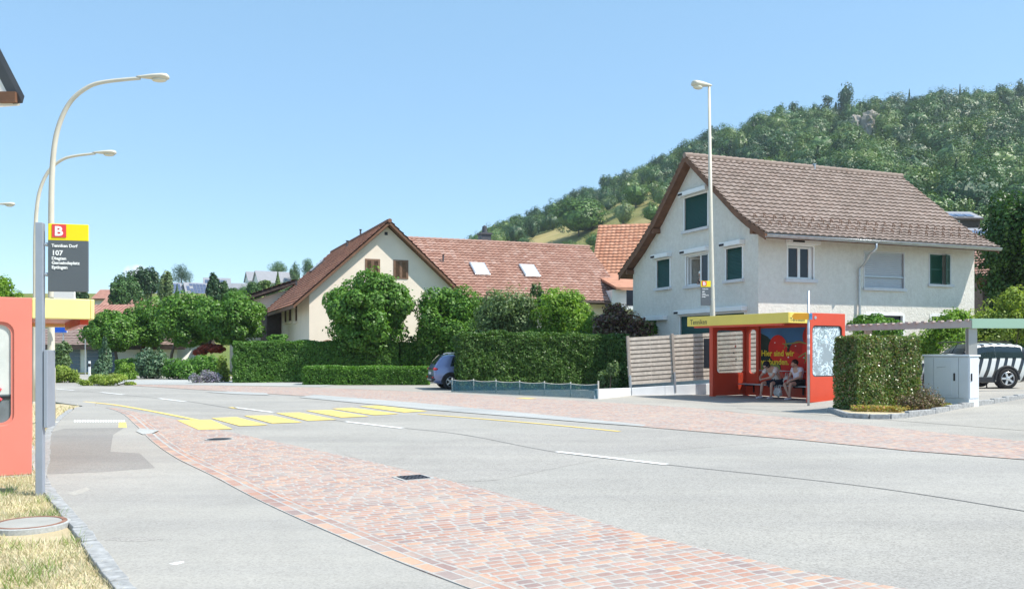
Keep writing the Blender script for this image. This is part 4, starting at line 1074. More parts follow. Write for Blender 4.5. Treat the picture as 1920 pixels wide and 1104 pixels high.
# wing roof: ridge along local Y; tiles laid in a turned frame
def yroof(parent, xr, rz, slopes, y0, y1, tmat, th=.2, deck='soffit'):
    """roof with its ridge along local y; slopes = [(x_eave, z_eave), ...]"""
    prof = [(xr, rz)]
    out = []
    full = sorted(slopes)[:1] + [(xr, rz)] + sorted(slopes)[1:]
    d = MB(); lo = [(x, z-th) for x, z in full]
    d.prism([(x, y0+.03, z-.02) for x, z in full] + [(x, y0+.03, z) for x, z in lo[::-1]], (0, y1-y0-.06, 0))
    r_ = d.build('roof', M[deck], parent)
    for xe, ze in slopes:
        sg_ = 1 if xe > xr else -1
        # turned frame: local x' = along y, y' = along -x
        t = tiled_roof('tiles', y0, y1, [(-xr, rz), (-xe, ze)], tmat, r_, .36, .33, .06, .025, 3)
        t.rotation_euler = (0, 0, R(90))
    return r_
LEx, LEz = -.95, 4.12
rw = yroof(ch, XR, RZ, [(LEx, RZ-(XR-LEx)*.905)], -.55, 18.0, M['tile_dark'])
rw2 = yroof(ch, XR, RZ, [(9.9, RZ-(9.9-XR)*.905)], -.55, 7.0, M['tile_dark'])
# main range facing the road
mw = MB(); mw.prism([(8.5, 1.75, -.3), (8.5, 12.0, -.3), (8.5, 12.0, 5.0), (8.5, 6.97, RZ-.3), (8.5, 1.75, 5.05)], (12.3, 0, 0)); mw.build('wall', M['cream'], ch)
mp_ = [(6.97, RZ+.02), (2.6, 5.95), (.95, 4.85)]
md = MB(); roof_deck(md, [(y, z-.02) for y, z in ([(12.9, 4.8)] + mp_)], 4.6, 21.25, .2); rm_ = md.build('roof', M['darkwood'], ch)
tiled_roof('tiles', 4.6, 21.3, mp_, M['tile_red'], rm_, .34, .33, .07, .035, 4)
tiled_roof('tiles', 4.6, 21.3, [(6.97, RZ+.02), (12.9, 4.8)], M['tile_red'], rm_, .4, .33, .06, .02, 2)
rr_ = MB()
for i in range(40): rr_.tube([(4.6+16.7*i/40, 6.97, RZ+.03), (4.6+16.7*(i+1)/40+.05, 6.97, RZ+.045)], [.12, .14], 8)
rr_.build('ridge_tiles', M['tile_red'], rm_)
rr_ = MB()
for i in range(40): rr_.tube([(XR, -.58+18*i/40, RZ+.02), (XR, -.58+18*(i+1)/40+.05, RZ+.035)], [.12, .14], 8)
rr_.build('ridge_tiles', M['tile_dark'], rw)
gm = MB(); gm.tube([(8, .88, 4.76), (21.3, .88, 4.76)], .085, 8); gm.build('gutter', M['darkwood'], ch, True)
# skylights on the main slope
def slope_hit(px, py):
    o = Ci @ Vector((0, 0, EYE)); d = Ci.to_3x3() @ Vector(((px-960)/F, 1, (HZ-py)/F))
    p0 = Vector((0, mp_[0][0], mp_[0][1])); e = Vector((0, mp_[1][0]-mp_[0][0], mp_[1][1]-mp_[0][1])).normalized(); nn = Vector((0, -abs(e.z), abs(e.y)))
    t = (p0-o).dot(nn)/d.dot(nn); return o+d*t, nn, -e
for quad in (((880, 496), (909, 496), (917, 518), (889, 518)), ((973, 499), (1002, 499), (1011, 522), (983, 521))):
    pts = [slope_hit(*q)[0] for q in quad]; nn = slope_hit(*quad[0])[1]; up = slope_hit(*quad[0])[2]
    c = sum(pts, Vector())/4; wd = ((pts[1]-pts[0]).length+(pts[2]-pts[3]).length)/2; hg = abs((pts[0]-pts[3]).dot(up))
    Rm = Matrix((Vector((1, 0, 0)), -up, nn)).transposed(); Rm = Matrix((Vector((1, 0, 0)), up, Vector((1,0,0)).cross(up))).transposed()
    s = MB(); s.box(c+nn*.08, (wd, hg, .2), Rm); f = s.build('skylight', M['zinc'], ch, bevel=.02)
    MB().box(c+nn*.185, (wd-.16, hg-.16, .02), Rm).build('pane', M['skylight'], f)
p = slope_hit(831, 492)[0]; MB().tube([p, p+Vector((0, 0, .45)), p+Vector((0, 0, .5))], [.06, .06, .1], 8).build('vent_pipe', M['chim'], ch)
def lhit(px, py):   # left slope of the wing
    o = Ci @ Vector((0, 0, EYE)); d = Ci.to_3x3() @ Vector(((px-960)/F, 1, (HZ-py)/F)); nn = Vector((-.905, 0, 1)).normalized(); p0 = Vector((XR, 0, RZ))
    return o+d*((p0-o).dot(nn)/d.dot(nn)), nn
for px, py in ((676, 443), (651, 464), (556, 537)):
    p = lhit(px, py)[0]; MB().tube([p, p+Vector((0, 0, .4)), p+Vector((0, 0, .46))], [.06, .06, .12], 8).build('vent_pipe', M['chim'], ch)
p, nn = lhit(596, 501); up = Vector((1, 0, .905)).normalized(); Rm = Matrix((up, Vector((0, 1, 0)), up.cross(Vector((0, 1, 0))))).transposed()
f = MB().box(p+nn*.05, (1.3, 1.0, .22), Rm).build('skylight', M['chim'], ch); MB().box(p+nn*.165, (1.15, .85, .02), Rm).build('pane', M['skylight'], f)
# chimney
c_ = hit(Ci, 1, 7.6, 909, 440)
k = MB(); k.bb(c_.x-.36, c_.x+.36, 7.3, 8.0, 8.0, RZ+.62); cm = k.build('chimney', M['chim'], ch)
k = MB(); k.bb(c_.x-.43, c_.x+.43, 7.22, 8.08, RZ+.62, RZ+.74); k.tube([(c_.x, 7.65, RZ+.74), (c_.x, 7.65, RZ+.98), (c_.x, 7.65, RZ+1.2), (c_.x, 7.65, RZ+1.3)], [.2, .18, .17, .04], 12); k.build('chimney_cap', M['chim'], cm)
# timber porch and the low annex behind the left wall
k = MB(); k.bb(-1.0, -.02, 11.6, 15.2, -.2, 4.3); k.build('timber_porch', M['darkwood'], ch)
k = MB(); k.prism([(-2.6, 16.2, -.2), (2, 16.2, -.2), (2, 16.2, 6.4), (-2.6, 16.2, 4.9)], (0, 6, 0)); k.build('annex_wall', M['cream'], ch)
k = MB(); k.prism([(-3.4, 15.5, 4.75), (1.6, 15.5, 6.55), (1.6, 15.5, 6.8), (-3.4, 15.5, 5.0)], (0, 7.5, 0)); ax = k.build('annex_roof', M['darkwood'], ch)
t = tiled_roof('tiles', 15.4, 23, [(-1.6, 6.82), (3.5, 5.0)], M['tile_dark'], ax, .36, .33, .06, .025, 2); t.rotation_euler = (0, 0, R(90))
# ---------- simple gabled houses farther off ----------
def gable_house(name, label, x, y, rz, L, W, he, hr, tmat, wmat, wins=(), over=.5, group=None, detail=2, z0=0.0, solar=False, chimney=False, roofcol=None, gwins=()):
    """walls L along local x (ridge), W deep, near eaves at y=0; windows on the near long face, gwins on the left gable end"""
    h = empty(name, (x, y, z0), rz, label, 'house', group)
    mb = MB(); mb.prism([(0, 0, -3), (0, 0, he), (0, W/2, hr-.2), (0, W, he), (0, W, -3)][::-1], (L, 0, 0)); mb.build('wall', wmat, h)
    sl = (hr-he)/(W/2); e = over
    pr = [(W/2, hr), (-e, he-sl*e)]; pl = [(W/2, hr), (W+e, he-sl*e)]
    d = MB(); roof_deck(d, [(y, z-.03) for y, z in (pl[::-1]+pr[1:])], -e, L+e, .2)
    r_ = d.build('roof', roofcol or M['soffit'], h)
    for p in (pr, pl):
        if tmat.name == 'grey_roof':
            a, b = p; mbq = MB(); nn = .03; mbq.add([(-e, a[0], a[1]+nn), (L+e, a[0], a[1]+nn), (L+e, b[0], b[1]+nn), (-e, b[0], b[1]+nn)], [(0, 1, 2, 3)]); mbq.build('roof_sheet', tmat, r_)
        else: tiled_roof('tiles', -e, L+e, p, tmat, r_, .36, .36, .07, .03, detail)
    if solar:
        nc = int(L/1.15); up = Vector((0, W/2+e, hr-he+sl*e)); ul = up.length; up.normalize(); nn = Vector((0, -up.z, up.y)); Rm = Matrix((Vector((1, 0, 0)), up, nn)).transposed()
        base = Vector((0, -e, he-sl*e)); rg = random.Random(hash(label) % 999)
        for j in range(int((ul-.6)/1.3)):
            for i in range(nc):
                if rg.random() < .12: continue
                MB().box(base+up*(.9+j*1.3)+Vector((.6+i*1.15, 0, 0))+nn*.12, (1.0, 1.15, .05), Rm).build('solar_panel', M['solar'], r_)
    for (x0, x1, z0_, z1_, m) in wins:
        f = MB().bb(x0-.08, x1+.08, -.05, .05, z0_-.08, z1_+.08).build('window', M['wframe'], h); MB().bb(x0, x1, -.07, .0, z0_, z1_).build('pane', m, f)
    for (y0_, y1_, z0_, z1_, m) in gwins:
        f = MB().bb(-.05, .05, y0_-.08, y1_+.08, z0_-.08, z1_+.08).build('window', M['wframe'], h); MB().bb(-.07, 0, y0_, y1_, z0_, z1_).build('pane', m, f)
    if chimney:
        c = MB().bb(L*.3, L*.3+.7, W*.52, W*.52+.7, hr-1, hr+.9).build('chimney', M['beigewall'], r_)
    return h
PN = M['pane']
q = P(1136, 423, 72)
gable_house('orange_roof_house', 'house with clean orange roof between the cream and white houses', q.x-1.2, 66.6, R(-14), 10, 10.4, 6.2, q.z, M['tile_orange'], M['whitewall'], [(3.0, 4.4, 3.2, 4.6, PN), (3.0, 4.4, 5.0, 5.9, M['greyblind'])], .7)
q = P(1172, 545, 58)
bh = empty('balcony_house', (6.6, 58, 0), R(12), 'white house corner with a glazed balcony behind the brown roof', 'house')
MB().bb(0, 6, 0, 5, -.3, 5.6).build('wall', M['whitewall'], bh)
f = MB().bb(.9, 1.9, -.05, .05, 2.9, 4.1).build('window', M['wframe'], bh); MB().bb(1.0, 1.8, -.07, 0, 3.0, 4.0).build('pane', PN, f)
MB().bb(.6, 3, -1.1, -.05, 4.25, 4.45).build('balcony', M['wframe'], bh); MB().bb(.6, 3, -1.1, -1.06, 4.5, 5.5).build('balcony_glass', M['pane'], bh)
k = MB(); k.prism([(.1, -.5, 5.6), (6, -.5, 5.6), (6, 5, 7.0), (.1, 5, 7.0)], (0, 0, .14)); k.build('roof', M['tile_orange2'], bh)
# garages and houses at the left end of the village road
q = P(100, 695, 66)
gr = empty('garage_row', (q.x-6, 66, 0), R(1), 'long low garage row with a brown roof and slate blue doors', 'garage')
GL = (345-100)/F*66+6.2
MB().bb(0, GL-.8, 0, 6, -.2, 2.02).build('wall', M['whitewall'], gr)
pr = [(3.2, 3.3), (-.7, 2.0)]; d = MB(); roof_deck(d, [(7, 2.0)] + [(y, z-.03) for y, z in pr], -.5, GL, .3); gro = d.build('roof', M['darkwood'], gr)
tiled_roof('tiles', -.5, GL, pr, M['tile_garage'], gro, .4, .4, .05, .02, 2)
tiled_roof('tiles', -.5, GL, [(3.2, 3.3), (7, 2.0)], M['tile_garage'], gro, .4, .4, .05, .02, 2)
for i in range(6):
    x = .6+i*2.62
    if i in (4, 5): continue
    dd = MB()
    for j in range(6): dd.bb(x, x+2.1, -.06, .02, .02+j*.29, .02+j*.29+.27)
    dd.build('garage_door', M['garagedoor'], gr)
gable_house('orange_roof_house', 'house with a long faded orange roof above the left maples', P(95, 600, 84).x, 84, R(2), 8.0, 9, 4.6, 6.2, M['tile_pink'], M['beigewall'], [(.4, 1.4, 2.6, 3.7, PN), (5.4, 7.0, 2.6, 4.0, PN)], .5, chimney=False)
gable_house('orange_roof_house', 'tallest faded red roof behind the long orange roof', P(178, 560, 170).x, 170, R(4), 5.0, 8, 11.8, 13.6, M['tile_pink'], M['beigewall'], [(1, 2, 3, 4.2, PN)], .5, chimney=False)
gable_house('orange_roof_house', 'low orange roof just left of the round maples', P(188, 580, 150).x, 150, R(2), 5.2, 8, 8.9, 10.9, M['tile_pink'], M['beigewall'], [(1, 2, 3, 4.2, PN)], .5)
gable_house('orange_roof_house', 'orange roof peeping over the left shelter', P(-40, 560, 92).x, 92, R(0), 9.5, 7, 4.6, 6.9, M['tile_pink'], M['whitewall'], [], .4)
gable_house('white_cottage', 'small white house with dark window behind the garages', P(100, 640, 74).x, 74, R(0), 3.2, 6, 3.4, 4.4, M['tile_pink'], M['whitewall'], [(1.6, 2.6, 2.4, 3.3, PN)], .4)
# white houses on the village slope; z0 is the slope's height there
def slope_z(x, y):
    t = min(max((y-85)/110, 0), 1); f = min(max((x+95-max(0, y-195)*.5)/40, 0), 1) if y < 195 else min(max((x+240)/60, 0), 1) * min(max((5-x)/60, 0), 1)
    return (15.0*t*t*(3-2*t) + max(0, y-195)*.045)*f**.5
VH = [('white house with checkered solar roof, leftmost on the slope', 284, 332, 527, 549, 300, 33, 1), ('white house with checkered solar roof beside the slender birch', 347, 384, 528, 550, 304, 33, 1),
      ('upper white house with a solar roof behind two others', 380, 422, 519, 536, 335, 20, 1), ('white house with plain grey roof at the right of the slope group', 402, 464, 529, 552, 296, 8, 0), ('large white house with grey cross roof on the hilltop', 482, 545, 506, 528, 345, 33, 0)]
for lab, a, b, yr, ye, d, rz, so in VH:
    s = F/d; L = (b-a)/s*1.15; hr = EYE+(HZ-yr)/s; he = EYE+(HZ-ye)/s; x = (a-960)/s; z0 = slope_z(x, d)
    W_ = 7.5
    gable_house('white_house', lab, x+.8, d, R(rz), L-.8, W_, he+.4-0, hr, M['tile_grey'], M['whitewall'], [(L*.15, L*.15+1.0, he-2.3, he-.9, PN), (L*.55, L*.55+1.0, he-2.3, he-.9, PN)], .6, 'white houses on the village slope', 1, 0, bool(so), False, M['tile_grey'], [(2.2, 3.2, he-1.6, he-.2, PN), (4.0, 5.0, he-1.6, he-.2, PN)])
q = P(462, 524, 352); gable_house('white_house', 'narrow gabled house front beside the hilltop house', q.x+1, 352, R(30), 5, 6.5, q.z, P(480, 508, 352).z, M['tile_grey'], M['whitewall'], [(1, 2, q.z-2, q.z-.6, PN), (3, 4, q.z-2, q.z-.6, PN)], .5, None, 1, 0, False, False, M['tile_grey'], [(1.2, 2.2, q.z-2, q.z-.6, PN), (3.2, 4.2, q.z-2, q.z-.6, PN)])
# timber sheds with solar roofs on the right hillside
q = P(1778, 407, 110); L = 62/F*110; zf = EYE+(HZ-432)/F*110
gable_house('timber_house', 'dark timber house with solar roof on the right hillside', q.x, 110, R(4), L, 5, q.z, EYE+(HZ-391)/F*110, M['tile_grey'], M['darkwood'], [(.5, 1.4, q.z-1.4, q.z-.5, PN)], .3, None, 1, 0, True, False, M['darkwood'])
q = P(1822, 440, 95); gable_house('timber_house', 'lower solar roof below the timber house on the right', q.x, 95, R(2), 3.8, 5, q.z, EYE+(HZ-422)/F*95, M['tile_grey'], M['darkwood'], [], .2, None, 1, 0, True, False, M['darkwood'])
q = P(1836, 492, 52); gable_house('red_roof_house', 'red roofed house peeping out right of the white house', q.x+.2, 52, R(-30), 4, 5, q.z-.6, q.z+.9, M['tile_red'], M['darkwood'], [], .5)
# eaves of the near house at the top left: only its roof corner reaches into view
q = P(46, 188, 14.0)
eh = empty('eaves_house', (0, 0, 0), 0, 'house whose white soffit and dark tiled roof corner enter at top left', 'house')
ey, ez, tipx, sl_ = q.y, q.z, q.x, 1.95
bk = Vector((-.975, .22, 0))
k = MB(); k.prism([(tipx, ey, ez+.06), (tipx-4, ey, ez+.06+4*sl_), (tipx-4, ey, ez-.14+4*sl_), (tipx-.03, ey, ez-.05)], bk*7); rfo = k.build('roof', M['chim'], eh)
k = MB(); k.prism([(tipx-.09, ey+.04, ez-.06), (tipx-4, ey+.04, ez-.16+3.91*sl_), (tipx-4, ey+.04, ez-.08), (tipx-.1, ey+.04, ez-.08)], bk*6.8); k.build('soffit', M['soffit_white'], eh)
k = MB(); k.bb(tipx-.42, tipx-.12, ey-.06, ey+.04, ez-.04, ez+.12); k.build('beam_end', M['soffit'], eh)
k = MB(); a_ = Vector((tipx-1.3, ey+1.0, -.1)); k.prism([a_, a_+bk*6, a_+bk*6+Vector((-3, -2, 0)), a_+Vector((-3, -2, 0))], (0, 0, ez)); k.build('wall', M['whitewall'], eh)
# ============ bus shelters ============
def rounded_panel(mb, u0, u1, v0, v1, h, r, t, fr):
    """plate with a round-cornered opening h=(hu0,hu1,hv0,hv1); fr(u,v,w) -> point, w = 0..t through the plate"""
    hu0, hu1, hv0, hv1 = h; k = 6; inner = []; outer = []
    cs = [((hu1-r, hv1-r), 0, (u1, v1)), ((hu0+r, hv1-r), 90, (u0, v1)), ((hu0+r, hv0+r), 180, (u0, v0)), ((hu1-r, hv0+r), 270, (u1, v0))]
    for (cx, cy), a0, (ox, oy) in cs:
        for j in range(k+1):
            a = R(a0 + 90*j/k); x, y = cx+r*math.cos(a), cy+r*math.sin(a); inner.append((x, y))
            sx = a0 in (0, 180)   # starts on a vertical side
            t_ = j/k
            if t_ <= .5:
                q = t_*2
                outer.append((ox, cy+(oy-cy)*q) if sx else (cx+(ox-cx)*q, oy))
            else:
                q = (t_-.5)*2
                outer.append((ox+(cx-ox)*q, oy) if sx else (ox, oy+(cy-oy)*q))
    n = len(inner); vs = []
    for w in (0, t): vs += [fr(*p, w) for p in outer] + [fr(*p, w) for p in inner]
    fs = []
    for i in range(n):
        j = (i+1) % n
        fs += [(i, j, n+j, n+i), (2*n+j, 2*n+i, 3*n+i, 3*n+j), (j, i, 2*n+i, 2*n+j), (n+i, n+j, 3*n+j, 3*n+i)]
    mb.add(vs, fs)
def gasket(mb, h, r, fr, w0, w1, g=.03):
    hu0, hu1, hv0, hv1 = h
    rounded_panel(mb, hu0-g*.3, hu1+g*.3, hv0-g*.3, hv1+g*.3, (hu0+g, hu1-g, hv0+g, hv1-g), r, w1-w0, lambda u, v, w: fr(u, v, w0+w))
SL, SD = 4.27, 1.55
def shelter(label, loc, rz, H, sun_tone, poster, main):
    """local x runs along the open front, y goes in to the back wall; H = full height"""
    k = H/2.74; zf = 2.42*k
    red = M['red_sunlight'] if sun_tone else M['red']; yel = M['yellow_pale'] if sun_tone else M['yellow']  # near shelter's red has the sunlight on it in its colour
    t = empty('bus_shelter', loc, rz, label, 'bus shelter', 'red and yellow bus shelters')
    # roof: yellow hood in front, red band behind
    mb = MB(); z0, z1 = zf, H
    hx0, hx1, hy = (-.26, SL, -.92) if main == 1 else (0.0, SL+.26, -.72)
    mb.bb(hx0, hx1, hy, hy+.05, z0, z1); mb.bb(hx0, hx0+.05, hy+.05, -.0, z0, z1); mb.bb(hx1-.05, hx1, hy+.05, -.002, z0, z1)
    hood = mb.build('hood', yel, t, bevel=.015)
    mb = MB(); mb.bb(hx0+.05, hx1-.05, hy+.05, SD-.05, z0+.06, z0+.10); mb.bb(hx0+.3, hx1-.3, hy+.05, hy+.15, z0-.06, z0+.06); mb.build('ceiling_panel', M['red'], t)
    mb = MB(); mb.bb(hx0+.05, hx1-.05, hy+.05, SD-.05, z1-.10, z1-.05); mb.build('roof_sheet', M['greywall'], t)
    # end walls
    for side, x in ((0, 0.0), (1, SL)):
        w = MB(); sg = -1 if side == 0 else 1
        fr = lambda u, v, q, x=x, sg=sg: Vector((x - sg*.10 + sg*q, u, v))
        top = H if side == main else zf + .1
        hole = (.10 if not sun_tone else .20, SD-.14, .80*k, 2.36*k if side == main else 2.33*k)
        rounded_panel(w, .0, SD, .05 if side != main else .03, top, hole, .13, .10, fr)
        w.cur = 0
        e = w.build('end_wall', red, t, bevel=.008)
        g = MB(); gasket(g, hole, .12, fr, .02, .08); g.build('gasket', M['red_sunlight'] if sun_tone else (M['black'] if side == main else M['red']), e)
        xp = x - sg*.05
        if side == main and sun_tone:
            mm = hole[2] + (hole[3]-hole[2])*.30
            MB().bb(xp-.005, xp+.005, hole[0]+.02, hole[1]-.02, mm, hole[3]-.02).build('pane', M['milk'], e)
            MB().bb(xp-.005, xp+.005, hole[0]+.02, hole[1]-.02, hole[2]+.02, mm-.002).build('lower_pane', M['clearlow'], e)
            s = MB()
            for pts in ([(.46, 1.50), (.38, 1.37), (.34, 1.33)], [(.40, 1.24), (.335, 1.18)], [(.5, 1.42), (.37, 1.41)]):
                s.tube([(xp+sg*.012, a, b*k) for a, b in pts], .022, 6)
            s.build('spray_mark', M['graffiti'], e)
            MB().bb(xp+sg*.01-.004, xp+sg*.01+.004, .24, .9, mm-.06, mm-.02).build('bar', M['black'], e)
        else:
            MB().bb(xp-.005, xp+.005, hole[0]+.02, hole[1]-.02, hole[2]+.02, hole[3]-.02).build('pane', M['scrawl'] if side == main else M['glass'], e)
        if side == 0 and not sun_tone:
            for (yy, zz, rr) in ((1.0, 1.75, .035), (.92, 1.52, .03), (1.02, 1.30, .03)): MB().box((xp+.012, yy, zz), (.012, rr*1.5, rr*2)).build('sticker', M['red'] if zz > 1.6 else M['black'], e)
        if side == main and not sun_tone:
            b = MB(); b.tube([(x+.002, .22, (zf+H)/2+.02), (x+.012, .22, (zf+H)/2+.02)], .05, 14); b.build('rivet_cover', M['galv'], e)
    # posts
    for x, y in (((0, .0), (0.02, SD-.02)) if main == 1 else ((SL, 0), (SL-.02, SD-.02))):
        MB().bb(x-.09, x+.09, y-.08, y+.08, 0, zf+.06).build('post', red, t, bevel=.02)
    MB().bb(*((SL-.15, SL-.102) if main == 1 else (.102, .15)), .0, .14, .03, zf+.06).build('post', red, t)
    # back wall: narrow window, then the poster bay
    w = MB(); fr = lambda u, v, q: Vector((u if main == 1 else SL-u, SD-.10+q, v))
    hole = (.24, .58, .80*k, 2.33*k); rounded_panel(w, .11, .70, .05, zf+.1, hole, .12, .10, fr)
    e = w.build('back_wall', red, t, bevel=.008); (MB().bb(.25, .57, SD-.055, SD-.045, .82*k, 2.31*k) if main == 1 else MB().bb(SL-.57, SL-.25, SD-.055, SD-.045, .82*k, 2.31*k)).build('pane', M['glass'], e)
    xq = .70 if main == 1 else SL-.70
    MB().bb(xq-.06, xq+.06, SD-.16, SD-.102, .02, zf+.06).build('post', red, t, bevel=.015)
    w = MB(); w.bb(*((.702, SL-.102) if main == 1 else (.102, SL-.702)), SD-.08, SD-.0, .05, zf+.1); w.build('back_wall', red, t)
    w = MB(); w.bb(*((.76, SL-.13) if main == 1 else (.13, SL-.76)), SD-.13, SD-.082, .905*k, .93*k); w.build('rail', M['galv'], t)
    # bench
    w = MB()
    for j in range(3): w.bb(.2, SL-.2, .98+j*.14, 1.10+j*.14, .425, .46)
    b = w.build('bench', M['galv'], t, bevel=.008)
    w = MB()
    for x in (.5, 1.6, 2.7, 3.7): w.bb(x-.02, x+.02, 1.0, SD-.08, .38, .425); w.bb(x-.02, x+.02, SD-.14, SD-.08, .15, .38)
    w.build('bracket', M['black'], b)
    mw_ = MB(); mw_.bb(-.05, SL-.12, -.1, SD+.05, -.03, .026); mw_.build('plinth', M['pave_patch'] if not sun_tone else M['conc'], t)
    if poster: make_poster(t, k)
    return t, hood, zf, H
def make_poster(t, k):
    X0, X1, Z0, Z1 = .80, 3.62, .955*k, 2.36*k; y = SD-.085
    mb = MB(); W, Hh = X1-X0, Z1-Z0
    def pt(u, v, lay): return (X0+u*W, y-.003-.0018*lay, Z0+v*Hh)
    def poly(pts, lay, mat): mb.cur = mat; mb.add([pt(u, v, lay) for u, v in pts], [tuple(range(len(pts)))])
    mb.cur = 0; mb.bb(X0, X1, y-.004, y, Z0, Z1)
    poly([(0, 0), (1, 0), (1, .62), (.86, .60), (.7, .56), (.55, .58), (.42, .6), (.34, .66), (.27, .58), (.2, .66), (.11, .80), (.03, .86), (0, .88)], 1, 1)
    poly([(.0, .0), (.32, .0), (.3, .1), (.18, .16), (0, .2)], 2, 4)
    asp = W/Hh
    def disc(cu, cv, r, lay, mat, sq=1.0, n=28, ph=0): poly([(cu+r*math.cos(6.283*i/n+ph), cv+r*sq*asp*math.sin(6.283*i/n+ph)) for i in range(n)], lay, mat)
    tom = [(.82, .78, .145, 3), (.60, .42, .13, 3), (.84, .48, .17, 2), (.98, .55, .13, 3), (.50, .12, .16, 2), (.74, .10, .17, 2), (.96, .16, .15, 3), (.28, .50, .132, 2)]
    for i, (cu, cv, r, m) in enumerate(tom):
        r *= 1.12
        disc(cu, cv, r, 3+i, m, .92 if cu > .3 else 1.12)
        disc(cu-r*.30, cv+r*asp*.50, r*.07, 12, 6, .5)
    def stroke(pts, w, lay):
        for (a, b), (c, d) in zip(pts, pts[1:]):
            dx, dz = (c-a)*asp, d-b; L = math.hypot(dx, dz); nx, nz = -dz/L*w/asp, dx/L*w
            poly([(a-nx, b-nz), (c-nx, d-nz), (c+nx, d+nz), (a+nx, b+nz)], lay, 4)
    stroke([(1.0, .98), (.93, .78), (.82, .58), (.72, .42), (.70, .28)], .022, 13); stroke([(.82, .58), (.62, .66), (.46, .62), (.40, .60)], .015, 14); stroke([(.74, .44), (.84, .34), (.85, .22)], .014, 14); stroke([(.72, .42), (.60, .30)], .013, 14)
    for cu, cv in ((.80, .92), (.41, .60), (.86, .63), (.96, .70), (.72, .26)):
        for a in range(5): stroke([(cu, cv), (cu+.055*math.cos(a*1.256+.4), cv+.055*asp*math.sin(a*1.256+.4))], .010, 15)
    mb.cur = 5
    Mt = Matrix(((1, 0, 0, X0+.05), (0, 0, -1, y-.034), (0, 1, 0, Z0+.33*Hh), (0, 0, 0, 1)))
    mb.text('Hier sind wir', .275, Mt, .001, .006)
    Mt2 = Mt.copy(); Mt2[2][3] = Z0+.125*Hh; mb.text('verbunden.', .275, Mt2, .001, .006)
    mb.build('poster', [M['sky_print'], M['hill_print'], M['tomato'], M['tomato_dark'], M['vine'], M['postertext'], M['signwhite']], t)
SRZ = math.atan2(-.870, .493)
sh, hood, zf, Hh = shelter('red bus shelter with yellow hood and tomato poster, two people inside', (6.92, 30.4, 0), SRZ, 2.74, False, True, 1)
mb = MB(); mb.text('Tenniken', .235, Matrix(((1,0,0,-.10),(0,0,-1,-.9225),(0,1,0,zf+.06),(0,0,0,1))), .002, .001, xs=.95)
mb.build('lettering', M['ink'], hood)
mb = MB(); mb.text('Tenniken', .17, Matrix(((0,0,1,SL+.003),(1,0,0,-.86),(0,1,0,zf+.05),(0,0,0,1))), .002, 0)
mb.build('lettering', M['ink'], hood)
# near shelter on the left pavement, turned to face the road the other way
cN = Vector((-6.10, 11.2, 0))   # its near front corner
Rz2 = SRZ + math.pi
off = Matrix.Rotation(Rz2, 3, 'Z') @ Vector((0, 0, 0))
shelter('red bus shelter end coloured paler for sunlight, beside the near pavement', cN, Rz2, 2.27, True, False, 0)
# ============ poles, lamps, signs ============
def arm_lamp(label, x, y, H, arm, headlen, group, toward=1):
    t = empty('street_lamp', (x, y, 0), 0, label, 'street lamp', group)
    sp = spline3([(0, 0, H*.30), (0, 0, H*.45), (.005, 0, H*.66), (.05, 0, H*.78), (.165, 0, H*.862), (.42, 0, H*.932), (.80, 0, H*.974), (1.2, 0, H*.990), (arm-headlen, 0, H)], 6)
    m = MB(); m.tube([(0, 0, 0), (0, 0, 1.2), (0, 0, 1.25)] + sp, [.085, .085, .075] + [.068-.032*i/(len(sp)-1) for i in range(len(sp))], 14)
    m.tube([(0, 0, 0), (0, 0, .05)], .14, 14)
    m.build('post', M['lamp_post'], t, True)
    h = lamp_head(t, headlen); h.location = (arm-headlen, 0, H)
    return t
def lamp_head(t, L):
    m = MB(); secs = [(-.07, .035, .035), (0.0, .045, .05), (.06, .05, .06), (L*.45, .10, .10), (L*.8, .135, .115), (L*.95, .125, .10), (L, .06, .05)]
    V = []; n = 12; Fc = []
    for (x, hw, hh) in secs:
        for k in range(n):
            a = 6.283*k/n; V.append((x, hw*math.cos(a), .03 + (hh*.62*max(0, math.sin(a)) + hh*.55*min(0, math.sin(a)))))
    for i in range(len(secs)-1):
        for k in range(n): Fc.append((i*n+k, i*n+(k+1) % n, (i+1)*n+(k+1) % n, (i+1)*n+k))
    Fc += [tuple(range(n))[::-1], tuple(range((len(secs)-1)*n, len(secs)*n))]
    m.add(V, Fc); h = m.build('lamp_head', M['lamp_post'], t, True)
    m = MB(); m.blob((L*.68, 0, -.035), (L*.27, .10, .055), 0, 1, 2); m.build('lens', M['lamp_lens'], h, True)
    return h
GL_ = 'curved arm street lamps along the left pavement'
def lamp_at(label, polepx, d, topy, tippx):
    s = F/d; return arm_lamp(label, (polepx-960)/s, d, EYE+(HZ-topy)/s, (tippx-polepx)/s, .62, GL_)
lp = lamp_at('nearest and tallest curved arm street lamp, behind the stop sign', 96, 19.2, 147, 316)
lamp_at('second curved arm street lamp, thinner and left of the first', 66, 26.6, 288, 217)
lamp_at('farthest street lamp, only its head showing at the left edge', -78, 36.3, 384, 27)
# straight lamp behind the far shelter
d = 31.9; s = F/d; t = empty('street_lamp', ((1337-960)/s, d, 0), 0, 'tall straight street lamp rising behind the red shelter', 'street lamp')
zt = EYE+(HZ-163)/s; lean = (1329.5-1337)/s
m = MB(); m.tube([(0, 0, 0), (0, 0, 2), (lean*.5, 0, zt*.5), (lean, 0, zt)], [.11, .10, .08, .045], 14); m.build('post', M['lamp_post'], t, True)
h = lamp_head(t, .72); h.location = (lean+.02, 0, zt); h.rotation_euler = (0, R(0), R(180+20)); h.scale = (1, 1.25, 1.7)
